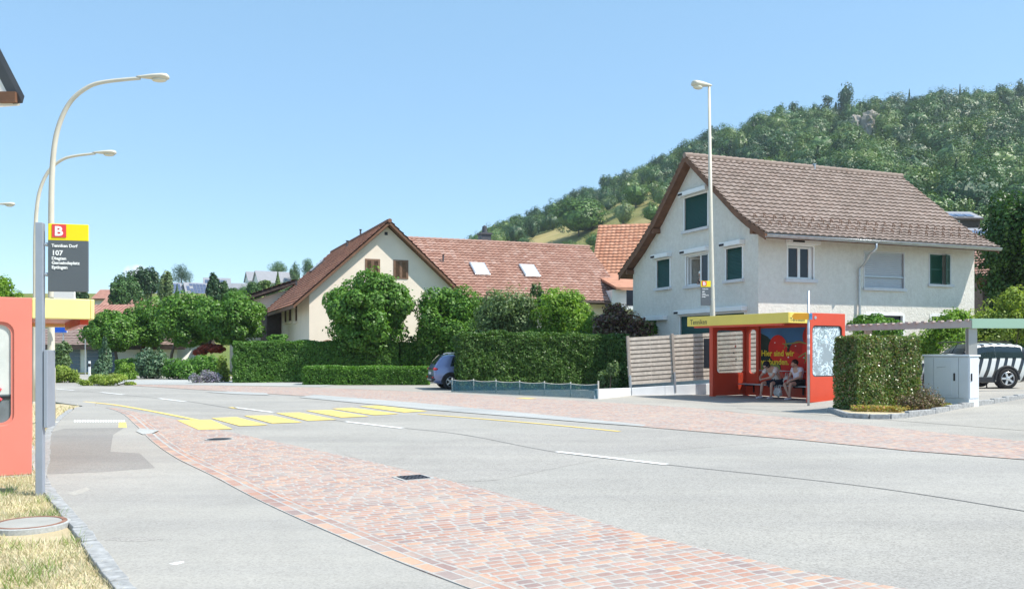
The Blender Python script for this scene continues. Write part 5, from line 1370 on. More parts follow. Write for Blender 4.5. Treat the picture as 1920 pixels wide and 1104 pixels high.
# stop sign strapped to that lamp
def stop_board(parent, w, hgt, thick, front_y, text=True, ofs=(0, 0, 0), back=False):
    """board in the local xz plane facing -y: yellow head with a red square, dark body"""
    ox, oy, oz = ofs
    hy = hgt*.245
    b = MB(); b.bb(ox, ox+w, oy, oy+thick, oz, oz+hgt-hy); body = b.build('board', M['signgrey'], parent, bevel=.004)
    b = MB(); b.bb(ox, ox+w, oy-.001, oy+thick+.001, oz+hgt-hy, oz+hgt); head = b.build('sign_head', M['signyellow'], parent, bevel=.004)
    sq = hy*.78
    b = MB(); b.bb(ox+w*.10, ox+w*.10+sq, oy-.007, oy-.001, oz+hgt-hy*.82, oz+hgt-hy*.82+sq); em = b.build('emblem', M['signred'], head)
    MT = lambda x, z, yy=-.004: Matrix(((1,0,0,ox+x),(0,0,-1,oy+yy),(0,1,0,oz+z),(0,0,0,1)))
    b = MB(); b.text('B', sq*1.0, MT(w*.10+sq*.17, hgt-hy*.82+sq*.14, -.009), .001, sq*.035, xs=1.08)
    b.build('symbol', M['signwhite'], em)
    if text:
        b = MB(); bo = .0018*w/.41; S_ = w/.41
        b.text('Tenniken Dorf', .047*S_, MT(w*.09, hgt*.655), .0008, bo, xs=.93)
        b.text('107', .076*S_, MT(w*.09, hgt*.535), .0008, bo*1.4)
        for i, tx in enumerate(('Diegten', 'Gemeindeplatz', 'Eptingen')): b.text(tx, .048*S_, MT(w*.09, hgt*(.468-.066*i)), .0008, bo, xs=.98)
        b.build('lettering', M['signwhite'], body)
    return body
sgn = empty('stop_sign', ((1313-960)/s, d-.13, EYE+(HZ-573)/s), R(8), 'small yellow headed stop sign on the tall straight lamp', 'sign')
stop_board(sgn, 19/s, 46/s, .04, 0)
b = MB(); 
for z in (.2, .7): b.bb(19/s, 19/s+.16, -.005, .03, z, z+.04)
b.build('bracket', M['galv'], sgn)
# big stop sign on the near pavement
d = 9.69; s = F/d; base = G(75.5, 930)
st = empty('bus_stop_sign', (base.x, base.y, 0), R(14), 'tall grey post with yellow headed stop board for line 107', 'sign')
hp = EYE + (HZ-418)/s
b = MB(); b.bb(-.038, .038, -.05, .05, -.1, hp); b.build('post', M['postgrey'], st, bevel=.006)
stop_board(st, .405, .745, .035, 0, ofs=(.085, -.03, hp-.752))
b = MB()
for z in (hp-.25, hp-.58): b.bb(.045, .085, -.015, .015, z, z+.03); b.tube([(.055, 0, z+.015), (.075, 0, z+.015)], .022, 8)
b.build('bracket', M['galv'], st)
b = MB(); b.bb(.046, .086, -.06, .27, .755, 1.605); b.build('timetable_case', M['postgrey'], st, bevel=.006)
b = MB(); b.bb(.06, .5, .0, .02, 0, .01)
# small white panel behind the sign, on the lamp
q = P(107, 562, 19.05); q2 = P(146, 543, 19.05)
wp = empty('blank_sign', (q.x, 18.9, q.z-.04), 0, 'small blank white panel on the nearest curved lamp', 'sign')
MB().bb(0, q2.x-q.x, 0, .05, 0, q2.z-q.z).build('panel', M['signwhite'], wp, bevel=.008); MB().bb(-.12, q2.x-q.x, .052, .08, .05, .09).build('bracket', M['galv'], wp)
# blue road sign farther along
q = P(102, 622, 48); bsn = empty('road_sign', (P(118, 620, 48).x, 48, 0), 0, 'blue road sign on a thin pole past the left shelter', 'sign')
sx = F/48
MB().bb(-20/sx, 7/sx, -.02, .02, EYE+(HZ-623)/sx, EYE+(HZ-600)/sx).build('sign_board', M['bluesign'], bsn); MB().bb(-21/sx, 8/sx, -.0, .03, EYE+(HZ-624)/sx, EYE+(HZ-599)/sx).build('rim', M['signwhite'], bsn)
MB().tube([(0, .04, 0), (0, .04, 2.7)], .035, 8).build('post', M['galv'], bsn)
# white marker post on the verge
g = G(168, 706); mk = empty('marker_post', g, 0, 'white marker post with a dark band on the far verge', 'bollard')
MB().prism([(-.07, -.05, 0), (.07, -.05, 0), (.05, .05, 0), (-.05, .05, 0)], (0, 0, .95)).build('post', M['signwhite'], mk, bevel=.02); MB().bb(-.074, .074, -.056, -.02, .62, .80).build('band', M['black'], mk)
q = P(160, 690, 58); tp = empty('thin_pole', (q.x, 58, 0), 0, 'thin pale blue pole before the garage doors', 'pole'); MB().tube([(0, 0, 0), (0, 0, 2.3), (0, 0, 2.34)], [.035, .035, .02], 8).build('pole', M['zinc'], tp); MB().tube([(0, 0, 0), (0, 0, .06)], .08, 8).build('foot', M['concrete'], tp)
# hiking sign pole
g = G(1516, 763); hk = empty('waymark_pole', g, SRZ + R(55), 'slim galvanised pole with orange arrow sign before the shelter', 'sign')
s = F/g.y; hz_ = EYE+(HZ-545)/s
MB().tube([(0, 0, 0), (0, 0, hz_)], .034, 12).tube([(0, 0, 0), (0, 0, .035)], [.10, .09], 12).build('post', M['galv'], hk, True)
hk.rotation_euler = (0, 0, 0)
a = 32/s; zc = EYE+(HZ-593)/s; hh = 6.0/s
m = MB(); m.prism([(-.0, -.045, zc-hh), (-.0, -.045, zc+hh), (-a+.07, -.045, zc+hh), (-a, -.045, zc), (-a+.07, -.045, zc-hh)], (0, .02, 0)); ar_ = m.build('arrow_sign', M['hikeyellow'], hk)
m = MB(); m.bb(-.0, .09, -.048, -.03, zc-hh, zc+hh); m.build('sign_end', M['bagblue'], ar_)
for z, hgt in ((1.95, .10), (1.72, .06), (1.5, .12)): MB().tube([(0, 0, z), (0, 0, z+hgt)], .0352, 12).build('sticker', M['signwhite'], hk)
# ============ cabinet, bed, stump ============
g0 = GT(1817, 764); cz = ramp_h(g0.x, g0.y)
cb = empty('utility_cabinet', g0, 0, 'light grey utility cabinet with two doors beside the hedge block', 'cabinet')
s = F/g0.y; CW = 1.30; CDp = .42; CH = 1.36
ang = SRZ
cb.rotation_euler = (0, 0, ang); 
m = MB(); m.bb(-CW, 0, 0, CDp, -.25, .22); m.build('base', M['cab'], cb, bevel=.006)
m = MB(); m.bb(-CW+.005, -.005, .005, CDp-.005, .221, CH-.05); m.build('body', M['cab'], cb, bevel=.004)
m = MB(); m.bb(-CW-.03, .03, -.03, CDp+.03, CH-.05, CH); m.build('lid', M['cab'], cb, bevel=.01)
dm = MB(); dm.bb(-CW+.30, -.30, -.012, .0045, .235, CH-.07); dd = dm.build('door', M['cab'], cb, bevel=.004)
dm = MB(); dm.bb(-CW+.33, -.48, -.02, -.0125, .30, CH-.14); dm.build('panel', M['cab'], dd, bevel=.006)
dm = MB(); dm.bb(-.42, -.375, -.03, -.0125, .68, .88); dm.build('handle', M['black'], dd, bevel=.006)
dm = MB(); dm.bb(-CW+.02, -CW+.285, -.008, .0045, .235, CH-.07); dm.build('door', M['cab'], cb, bevel=.004)
dm = MB(); dm.bb(-.285, -.02, -.008, .0045, .235, CH-.07); dm.build('door', M['cab'], cb, bevel=.004)
dm = MB(); dm.bb(-.0045, .010, .02, CDp-.02, .235, CH-.07); de = dm.build('door', M['cab'], cb, bevel=.004)
dm = MB(); dm.bb(.0105, .03, .06, .10, .68, .88); dm.build('handle', M['black'], de, bevel=.005)
m = MB()
for x in (-CW+.293, -.293): m.bb(x-.004, x+.004, -.002, .0046, .235, CH-.07)
m.build('seam', M['cabline'], cb)
m = MB(); m.tube([(-CW+.40, -.0215, 1.02), (-CW+.55, -.0215, 1.035), (-CW+.66, -.0215, 1.045)], .007, 5); m.build('scratch', M['cabline'], dd)
# planted bed with its kerb
bedpts = [GT(1556, 772), GT(1590, 783), GT(1668, 786), GT(1710, 782), GT(1790, 768), GT(1835, 760), GT(1800, 745), GT(1700, 745), GT(1600, 755)]
flat('bed_soil', [(p.x, p.y) for p in bedpts], .10, M['lawn'])
kl = [GT(1556, 772), GT(1590, 783), GT(1630, 785.5), GT(1668, 786), GT(1700, 783.5), GT(1750, 776), GT(1800, 766), GT(1860, 757), GT(1925, 746), GT(2010, 737)]
m = MB()
for a, b in zip(kl, kl[1:]):
    L = (b-a).length; n = max(1, round(L/.8)); 
    for i in range(n):
        p, q = a.lerp(b, i/n), a.lerp(b, (i+1)/n); dv = q-p
        za = max(ramp_h(p.x, p.y), ramp_h(q.x, q.y))
        m.box(((p+q)/2).to_tuple()[:2] + (za+.035,), (dv.length-.006, .12, .17), math.atan2(dv.y, dv.x))
o = m.build('bed_kerb', M['granite'], bevel=.012); tag(o, kind='structure')
g = GT(1655, 768); so = empty('tree_stump', (g.x, g.y, .08), 0, 'short weathered grey tree stump in the planted bed', 'stump')
MB().lathe([(.15, -.02), (.135, .05), (.125, .2), (.122, .29), (.10, .30)], 14).build('stump', M['stump'], so, True)
g = GT(1628, 770); sk = empty('wooden_stake', (g.x, g.y, .05), 0, 'upright wooden stake with a leaning brace beside the stump', 'stake')
MB().tube([(0, 0, 0), (0, 0, .66)], .028, 8).build('stake', M['stump'], sk); MB().tube([(.02, -.03, .6), (.33, -.06, .15)], .026, 8).build('brace', M['stump'], sk)
g = GT(1722, 772); shrub('heath_bush', 'brown twiggy heath bush before the grey cabinet', (g.x, g.y, .05), [((0, 0, .30), (.52, .42, .33)), ((.3, .1, .26), (.36, .35, .28)), ((-.3, 0, .22), (.3, .3, .24))], 3800, .055, M['heath'], 81)
rng = np.random.default_rng(82)
pts = []
for a, b, n_ in ((GT(1600, 779), GT(1690, 779), 900), (GT(1690, 778), GT(1785, 765), 450)):
    u = rng.uniform(0, 1, n_); w_ = rng.uniform(-.05, .38, n_)
    pts.append(np.stack([a.x+(b.x-a.x)*u + w_*.2, a.y+(b.y-a.y)*u + w_, .10+rng.uniform(0, .14, n_)], axis=1))
pts = np.concatenate(pts)
o = link_mesh('ground_cover', np_mesh('ground_cover', leaf_cards(rng, pts, rand_dirs(rng, len(pts))+np.array([0, -.3, .8]), .07)), M['sedum']); tag(o, 'yellow and red low ground cover in the planted bed', 'ground cover', kind='stuff')
# ============ fences, low wall, netting ============
w0 = G(1122, 748); fa = Vector(((1183-960)/F*31.4, 31.4, 0)); fb = Vector(((1458-960)/F*32.75, 32.75, 0)); fd = (fb-fa).normalized(); FT = .055
t = empty('low_wall', (w0.x, w0.y, 0), 0, 'pale low block wall below the slatted fence', 'wall')
m = MB(); run = [(w0, .33, 0), (fa, .27, 0)] + [(fa+fd*1.3*k, .27+.055*1.3*k*.8, 0) for k in range(1, 4)]
for (a, za, _), (b, zb, _) in zip(run, run[1:]):
    dv = (b-a).normalized(); nn = Vector((-dv.y, dv.x, 0))*.16; a2, b2 = a-w0+dv*.004, b-w0-dv*.004
    m.prism([(a2.x, a2.y, -.3), (b2.x, b2.y, -.3), (b2.x, b2.y, zb), (a2.x, a2.y, za)], nn)
m.build('block', M['lowwall'], t, bevel=.008)
GF = 'slatted wooden fence panels behind the shelter'
pl = 1.70
for i in range(3):
    o0 = fa + fd*(pl*i) + Vector((0, .06, 0)); zz = -.05+FT*pl*i
    lab = ['slatted fence panel beside the dark hedge', 'slatted fence panel left of the shelter post', 'slatted fence panel seen through the shelter glass'][i]
    t = empty('fence_panel', (o0.x, o0.y, zz), 0, lab, 'fence', GF); t.rotation_euler = (0, -math.atan(FT), math.atan2(fd.y, fd.x))
    m = MB(); rj = random.Random(i)
    for j in range(11): m.bb(.05, pl-.05, -.012+rj.uniform(-.004, .004), .012, .43+j*.157, .43+j*.157+.112)
    for x in (.07, pl/2, pl-.07): m.bb(x-.02, x+.02, .014, .04, .42, 2.10)
    m.build('slats', M['slats'], t, bevel=.003)
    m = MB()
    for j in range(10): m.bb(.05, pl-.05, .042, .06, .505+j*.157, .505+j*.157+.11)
    m.build('rear_slats', M['slatpost_gapshade'], t)  # darker than the front slats: shade in the gaps put into colour
    m = MB(); m.bb(-.045, .045, -.05, .05, .70, 2.17); p_ = m.build('post', M['slatpost_gapshade'], t, bevel=.006)
    m = MB(); m.bb(-.03, .03, -.075, .035, .05, .78); m.build('post_shoe', M['galv'], t)
# dark notice case fixed to the shelter's corner
g = hit_ = None
nc = Matrix.Translation((6.92, 30.4, 0)) @ Matrix.Rotation(SRZ, 4, 'Z') @ Vector((-.06, .05, 0))
ncs = empty('notice_case', (nc.x, nc.y, 0), SRZ, 'dark notice case on the left side of the red shelter', 'notice case')
MB().bb(-.36, -.04, -.09, .0, .98, 2.02).build('case', M['black'], ncs, bevel=.01); MB().bb(-.33, -.07, -.102, -.0905, 1.02, 1.98).build('case_glass', M['pane'], ncs)
# teal netting fence round the hedge foot
n0 = G(846, 735); n1 = G(1120, 748)
nt = empty('netting_fence', (n0.x, n0.y, 0), math.atan2((n1-n0).y, (n1-n0).x), 'low teal netting fence along the foot of the dark hedge', 'fence')
L = (n1-n0).length
m = MB(); V = []; K = 60
for i in range(K+1):
    x = L*i/K; sag = .035*abs(math.sin(i*math.pi/10))
    for j in range(5): V.append((x, .03*math.sin(i*1.3+j*.9), .02 + (.46-sag)*j/4))
m.add(V, [(i*5+j, (i+1)*5+j, (i+1)*5+j+1, i*5+j+1) for i in range(K) for j in range(4)]); m.build('netting', M['net'], nt, True)
m = MB(); V = [(v[0], v[1]-.012, v[2]*.62) for v in V]; m.add(V, [(i*5+j, (i+1)*5+j, (i+1)*5+j+1, i*5+j+1) for i in range(K) for j in range(4)]); m.build('lower_netting', M['net'], nt, True)
m = MB(); m.tube([(L*i/K, .02*math.sin(i*1.3), .485-.035*abs(math.sin(i*math.pi/10))) for i in range(K+1)], .012, 5); m.build('top_cord', M['netpost'], nt)
for i in range(7): MB().tube([(L*i/6, .05, 0), (L*i/6, .05, .54 if i < 6 else .6)], .02 if i < 6 else .03, 6).build('stake', M['netpost'], nt)
# ============ carport ============
c0 = P(1823, 606, 27.5); cp = empty('carport', (0, 0, 0), 0, 'open carport frame with pale green fascia and grey posts', 'carport')
pA = P(1823, 606, 27.0); pB = P(1585, 622, 31.5); pC = pA + Vector((6.5, .45, 0)); 
zt_ = EYE+(HZ-597)/F*27.0; zb_ = EYE+(HZ-615)/F*27.0
v = (pC-pA); v.z = 0
m = MB(); m.prism([(pA.x, pA.y, zb_), (pC.x, pC.y, zb_), (pC.x, pC.y, zt_), (pA.x, pA.y, zt_)], (-.02, .12, 0)); m.build('fascia', M['carportgreen'], cp)
zl = EYE+(HZ-612)/F*31.5
m = MB(); m.prism([(pA.x-.01, pA.y+.02, zb_+.02), (pB.x, pB.y, zl-.16), (pB.x, pB.y, zl+.02), (pA.x-.01, pA.y+.02, zt_-.06)], (.06, .1, 0)); m.build('beam', M['carportgrey'], cp)
m = MB(); back = Vector((2.2, 5.0, 0))
q0, q1, q2, q3 = Vector((pA.x+.06, pA.y+.13, zb_+.12)), Vector((pC.x, pC.y+.13, zb_+.12)), Vector((pC.x+2, pC.y+5.5, zb_+.2)), Vector((pB.x+.1, pB.y+.12, zl-.02))
q1, q2, q3 = q0+Vector((.9, .06, 0)), Vector((pB.x+1.0, pB.y+.2, zl-.02)), q3
m.add([q0, q1, q2, q3] + [p+Vector((0, 0, .1)) for p in (q0, q1, q2, q3)], [(3,2,1,0), (4,5,6,7), (0,1,5,4), (1,2,6,5), (2,3,7,6), (3,0,4,7)]); m.build('roof', M['carportgrey'], cp)
rt = MB()
for i in range(16):
    a = pA.lerp(pB, (i+.5)/16); a.z = (zt_-.04)+(zl+.04-zt_+.03)*(i+.5)/16
    rt.box((a.x, a.y, a.z), (.10, .30, .05), R(-42))
rt.build('roof_edge', M['pinkroof'], cp)
zg = ramp_h(pA.x, pA.y)
m = MB(); m.bb(pA.x-.04, pA.x+.22, pA.y+.13, pA.y+.15, 0, zb_); m.bb(pA.x-.04, pA.x+.22, pA.y+.31, pA.y+.33, 0, zb_); m.bb(pA.x+.08, pA.x+.10, pA.y+.15, pA.y+.31, 0, zb_); m.build('post', M['carportgrey'], cp)
m = MB(); m.bb(pB.x+.55, pB.x+.75, pB.y-.5, pB.y-.3, 0, zl-.15); m.build('post', M['carportgrey'], cp)
m = MB(); m.bb(pC.x-.3, pC.x-.1, pC.y+.2, pC.y+.4, 0, zb_); m.build('post', M['carportgrey'], cp)
# ============ covers and drains ============
def disc_cover(name, label, px, py, rx, mat, rim, z=.016, zr=.02, ring=None, cat='manhole cover'):
    g = G(px, py); r = rx/F*g.y
    t = empty(name, (g.x, g.y, 0), 0, label, cat)
    m = MB(); m.lathe([(r*.86, z-.02), (r*.86, z), (r*.84, z+.004)], 36)
    for i in (range(-3, 4) if not ring else ()):
        m.bb(-r*.6, r*.6, i*r*.2-.012, i*r*.2+.012, z+.003, z+.008)
    m.build('lid', mat, t)
    m = MB(); n = 40
    V = []
    for k in range(n):
        a = 6.283*k/n
        for rr, zz in ((r*.87, z-.02), (r*.87, z+.006), (r, z+.006), (r, z-.03)): V.append((rr*math.cos(a), rr*math.sin(a), zz))
    m.add(V, [(k*4+j, ((k+1) % n)*4+j, ((k+1) % n)*4+j+1, k*4+j+1) for k in range(n) for j in range(3)][::1]); m.build('rim', rim, t)
    if ring:
        m = MB(); V = []
        for k in range(n):
            a = 6.283*k/n
            for rr, zz in ((r*1.005, z-.02), (r*1.005, z+.003), (r*ring, z-.002), (r*ring, -.05)): V.append((rr*math.cos(a), rr*math.sin(a), zz))
        m.add(V, [(k*4+j, ((k+1) % n)*4+j, ((k+1) % n)*4+j+1, k*4+j+1) for k in range(n) for j in range(3)]); m.build('concrete_ring', M['conc'], t)
disc_cover('manhole_cover', 'dark round manhole cover set in the near brick band', 411, 824, 26, M['iron'], M['conc'], .008)
disc_cover('manhole_cover', 'round concrete manhole cover with rusty rim in the dry grass', 55, 992, 64, M['concrete'], M['rust'], .06, ring=1.09)
def grate(label, px, py, w, rz=0.0, cat='drain'):
    g = G(px, py); t = empty('drain_grate', (g.x, g.y, .006), rz, label, cat); L = w/F*g.y; W = L*.95
    m = MB(); m.bb(-L/2, L/2, -W/2, W/2, -.0, .002); m.build('sump', M['slot'], t)
    m = MB()
    for i in range(7): x = -L/2+L*i/6; m.bb(x-.012, x+.012, -W/2, W/2, .0025, .012)
    for j in range(4): y = -W/2+W*j/3; m.bb(-L/2, L/2, y-.012, y+.012, .003, .0115)
    m.build('bars', M['iron'], t)
    m = MB(); 
    for q in ((-L/2-.06, -L/2-.014, -W/2-.05, W/2+.05), (L/2+.014, L/2+.06, -W/2-.05, W/2+.05), (-L/2-.014, L/2+.014, -W/2-.05, -W/2-.014), (-L/2-.014, L/2+.014, W/2+.014, W/2+.05)): m.bb(*q, -.004, .005)
    m.build('frame', M['conc'], t)
grate('black iron drain grate where the brick band meets the road', 775, 896, 46, BANG)
grate('faint drain grate in the far brick band', 1100, 805, 0.1) if False else None
# ============ cars ============
def car(name, label, loc, rz, scale, S, paint, wheels, wr, side_glass, rear_glass, wind_glass, roofmat=None, kind='suv'):
    """S = stations along the length: (x, half width, z bottom, z belt, z top, top half width factor); x forward"""
    t = empty(name, loc, rz, label, 'car'); t.scale = (scale,)*3
    def ring(st):
        x, w, zb, zl, zt, tf = st; wt = w*tf; hi = zt-zl > .12
        zm = zb+(zl-zb)*.5
        half = [(0, zb), (w*.86, zb), (w*.965, zb+.06), (w, zm-.05), (w*.995, zm+.08), (w*.955, zl-.01), (w*.94, zl), (w*.94+(wt-w*.94)*.45, zl+(zt-zl)*.45), (wt*1.02, zt-min(.09, (zt-zl)*.3)), (wt*.9, zt-min(.025, (zt-zl)*.12)), (wt*.55, zt), (0, zt+.012)]
        return [(x, y, z) for y, z in half]
    m = MB(); rs = [ring(s) for s in S]; nh = len(rs[0]); V = []; 
    for r in rs: V += r + [(x, -y, z) for x, y, z in r[1:-1][::-1]]
    n = nh*2-2; Fc = []
    for i in range(len(rs)-1):
        for k in range(n): Fc.append((i*n+k, (i+1)*n+k, (i+1)*n+(k+1) % n, i*n+(k+1) % n))
    Fc += [tuple(range(n)), tuple(range((len(rs)-1)*n, len(rs)*n))[::-1]]
    m.add(V, Fc); body = m.build('body', paint, t, True)
    bm = bmesh.new(); bm.from_mesh(body.data); bmesh.ops.recalc_face_normals(bm, faces=bm.faces); bm.to_mesh(body.data); bm.free()
    sb = body.modifiers.new('sub', 'SUBSURF'); sb.levels = 2; sb.render_levels = 2; sb.subdivision_type = 'CATMULL_CLARK'
    def at(x):
        for a, b in zip(S, S[1:]):
            if a[0] <= x <= b[0]:
                q = (x-a[0])/(b[0]-a[0]); return tuple(a[i]+(b[i]-a[i])*q for i in range(6))
        return S[-1]
    def side(x, v, off):   # v 0 at the belt .. 1 at the roof edge
        _, w, zb, zl, zt, tf = at(x); y0 = w*.94; y1 = w*tf*1.02
        return y0+(y1-y0)*v+off, zl+(zt-.09-zl)*v
    for sgn in (1, -1):
        for (xa, xb, ta, tb) in side_glass:   # bottom span xa..xb, top span ta..tb
            gm = MB(); V = []
            for i in range(9):
                q = i/8
                for j in range(5):
                    v = .07+.86*j/4; x = (xa+(ta-xa)*j/4)+((xb+(tb-xb)*j/4)-(xa+(ta-xa)*j/4))*q
                    y, z = side(x, v, .012); V.append((x, sgn*y, z))
            gm.add(V, [(i*5+j, (i+1)*5+j, (i+1)*5+j+1, i*5+j+1) for i in range(8) for j in range(4)]); gm.build('side_window', M['carglass2'], t, True)
    def top_patch(nm, x0, x1, w0, w1, off):
        gm = MB(); V = []
        for i in range(7):
            x = x0+(x1-x0)*i/6; st = at(x); ww = st[1]*st[5]*(w0+(w1-w0)*i/6)
            for j in range(7):
                u = -1+2*j/6; V.append((x+off[0], ww*u, st[4]+.012*(1-abs(u))-.02*u*u+off[1]))
        gm.add(V, [(i*7+j, (i+1)*7+j, (i+1)*7+j+1, i*7+j+1) for i in range(6) for j in range(6)]); return gm.build(nm, M['carglass2'], t, True)
    top_patch('rear_window', *rear_glass, (-.015, .015)); top_patch('windscreen', *wind_glass, (.015, .015))
    # wheels with arches
    for wx in wheels:
        for sgn in (1, -1):
            w_ = at(wx)[1]; we = empty('wheel', (wx, sgn*(w_-.065), wr)); we.parent = t; we.rotation_euler = (R(-90)*sgn, 0, 0)
            MB().lathe([(wr*.62, -.10), (wr*.93, -.10), (wr, -.06), (wr, .06), (wr*.94, .105), (wr*.68, .108), (wr*.64, .08)], 36).build('tyre', M['rubber'], we, True)
            rm = MB(); rm.lathe([(wr*.60, .05), (wr*.66, .104), (wr*.63, .112), (wr*.56, .07)], 36)
            rm.lathe([(.07, .02), (.065, .10), (.04, .112)], 14)
            for k in range(5):
                a = 6.283*k/5; c, s_ = math.cos(a), math.sin(a)
                Rm = Matrix.Rotation(a, 3, 'Z'); rm.box(Rm @ Vector((wr*.34, 0, .085)), (wr*.56, wr*.20, .03), Rm)
            rm.build('rim', M['alloy'], we)
            MB().lathe([(wr*.6, .0), (wr*.6, .03)], 24).build('brake_disc', M['black'], we)
            ar = MB(); V = []; K = 22
            for k in range(K+1):
                a = R(-8)+R(196)*k/K
                for rr, oy in ((wr*1.04, -.03), (wr*1.05, .018), (wr*1.24, .022), (wr*1.27, -.01)): V.append((wx+rr*math.cos(a), sgn*(w_+oy), wr*1.02+rr*math.sin(a)))
            ar.add(V, [(k*4+j, (k+1)*4+j, (k+1)*4+j+1, k*4+j+1) for k in range(K) for j in range(3)]); ar.build('wheel_arch', M['clad'], t, True)
            MB().lathe([(wr*1.05, -.2), (wr*1.05, .0)], 28, Matrix.Translation((wx, sgn*(w_+.004), wr*1.02)) @ Matrix.Rotation(R(-90)*sgn, 4, 'X')).build('wheel_well', M['slot'], t)
    st = MB()
    xa, xb = wheels
    for sgn in (1, -1):
        w_ = at(0)[1]; st.bb(xa+wr*1.2, xb-wr*1.2, sgn*w_-.04, sgn*w_+.012, .20, .36)
    st.build('sill_cladding', M['clad'], t, bevel=.01)
    m = MB(); 
    mx = .85 if kind == 'suv' else .02
    for sgn in (1, -1):
        w_ = at(mx)[1]; m.blob((mx, sgn*(w_+.10), at(mx)[3]+.07), (.09, .12, .08), 0, 1, 2)
    m.build('mirror', paint, t, True)
    hs = MB()
    for x_, y_ in (((.15, .36), (.15, -.36), (-.75, .36), (-.75, -.36)) if kind == 'suv' else ((-.6, .36), (-.6, -.36))): hs.blob((x_-.1, y_, 1.10), (.06, .13, .12), 0, 1, 2); hs.bb(x_-.18, x_-.04, y_-.22, y_+.22, .6, 1.0)
    hs.build('seats', M['black'], t)
    return t, at
M['carglass2'] = plain('dark_car_glass', (.018,.03,.035), .06, .2, 1.2, spec=.9)
S1 = [(-2.04, .70, .42, .74, .76, .90), (-2.02, .80, .34, .92, .95, .86), (-1.93, .87, .26, 1.00, 1.10, .80), (-1.80, .885, .23, 1.01, 1.30, .78), (-1.62, .89, .22, 1.0, 1.50, .75), (-1.3, .89, .21, .99, 1.545, .75), (-.6, .89, .20, .98, 1.56, .75), (.1, .89, .20, .96, 1.55, .75), (.5, .885, .2, .95, 1.48, .75), (.85, .88, .2, .95, 1.26, .78), (1.18, .875, .2, .95, 1.02, .85), (1.7, .85, .22, .90, .93, .9), (1.95, .80, .28, .78, .82, .9), (2.05, .66, .36, .60, .64, .9)]
wA = R(15); wB = Matrix.Rotation(wA, 3, 'Z') @ Vector((-1.28, -.84, 0))*.93; g = G(845, 730) - wB
c1, at1 = car('parked_car', 'blue compact car parked between the hedges, rear wheel in view', (g.x, g.y, .006), wA, .93, S1, M['carblue'], (-1.28, 1.28), .335,
    [(-1.30, -.41, -1.15, -.41), (-.40, .72, -.40, .38)], (-1.93, -1.62, .86, .80), (.52, 1.16, .86, .92))
m = MB(); 
for sg in (1, -1): m.blob((-1.93, sg*.72, .90), (.13, .17, .075), .05, 2, 2)
m.build('tail_lamp', M['tail'], c1, True)
m = MB(); m.bb(-2.05, -2.0, -.58, .58, .86, .93); m.build('lamp_strip', M['black'], c1, bevel=.01)
m = MB(); m.blob((-1.98, 0, .46), (.12, .84, .17), .02, 1, 3); m.build('rear_bumper', M['clad'], c1, True)
m = MB(); m.bb(-2.115, -2.09, -.55, .55, .40, .45); m.build('skid_plate', M['alloy'], c1, bevel=.01)
m = MB(); m.bb(-2.075, -2.05, -.26, .26, .66, .77); m.build('number_plate', M['plate'], c1)
m = MB()
for sg in (1, -1): m.bb(-2.09, -2.05, sg*.70-.07, sg*.70+.07, .50, .57)
m.build('reflector', M['tail'], c1)
m = MB()
for sg in (1, -1): m.tube([(-1.35, sg*.60, 1.55), (-1.2, sg*.60, 1.60), (.0, sg*.60, 1.61), (.25, sg*.60, 1.55)], .02, 6)
m.build('roof_rail', M['alloy'], c1)
m = MB(); m.bb(-1.95, -1.87, -.24, .24, 1.02, 1.06); m.build('wiper', M['black'], c1)
# striped estate under the carport
S2 = [(-1.99, .70, .36, .72, .74, .95), (-1.96, .80, .26, .90, .98, .92), (-1.91, .84, .20, .92, 1.20, .86), (-1.84, .85, .18, .92, 1.36, .82), (-1.6, .85, .17, .92, 1.41, .80), (-1.0, .85, .17, .92, 1.425, .80), (-.75, .85, .17, .91, 1.42, .80), (-.38, .85, .17, .90, 1.38, .80), (-.10, .845, .17, .90, 1.20, .82), (.16, .84, .17, .90, .97, .88), (1.05, .83, .19, .84, .88, .9), (1.42, .78, .24, .72, .77, .9), (1.58, .66, .32, .56, .62, .9)]
gw_ = GT(1887, 729)
RZ2 = R(181); wB = Matrix.Rotation(RZ2, 3, 'Z') @ Vector((-1.24, .80, 0))*1.07; g2 = gw_ - wB
c2, at2 = car('parked_car', 'black and white zebra striped estate car parked by the carport', (g2.x, g2.y, gw_.z+.012), RZ2, 1.07, S2, M['zebra'], (-1.24, .98), .315,
    [(-1.78, -.91, -1.73, -.91), (-.90, .08, -.90, -.28)], (-1.955, -1.86, .84, .84), (-.35, .14, .86, .9), kind='estate')
m = MB()
for sg in (1, -1): m.bb(-1.985, -1.86, sg*.77-.075, sg*.77+.075, .62, .92)
m.build('tail_lamp', M['tail'], c2, bevel=.03)
m = MB()
for sg in (1, -1): m.bb(-1.95, -1.80, sg*.79-.06, sg*.79+.065, .56, .98)
m.build('corner_panel', M['clad'], c2, bevel=.03)
m = MB(); m.blob((-1.9, 0, .32), (.14, .80, .12), .02, 1, 3); m.build('rear_bumper', M['clad'], c2, True)
m = MB()
for sg in (1, -1): m.tube([(-1.5, sg*.62, 1.40), (-1.4, sg*.62, 1.445), (.0, sg*.62, 1.455), (.2, sg*.62, 1.40)], .016, 6)
m.build('roof_rail', M['black'], c2)
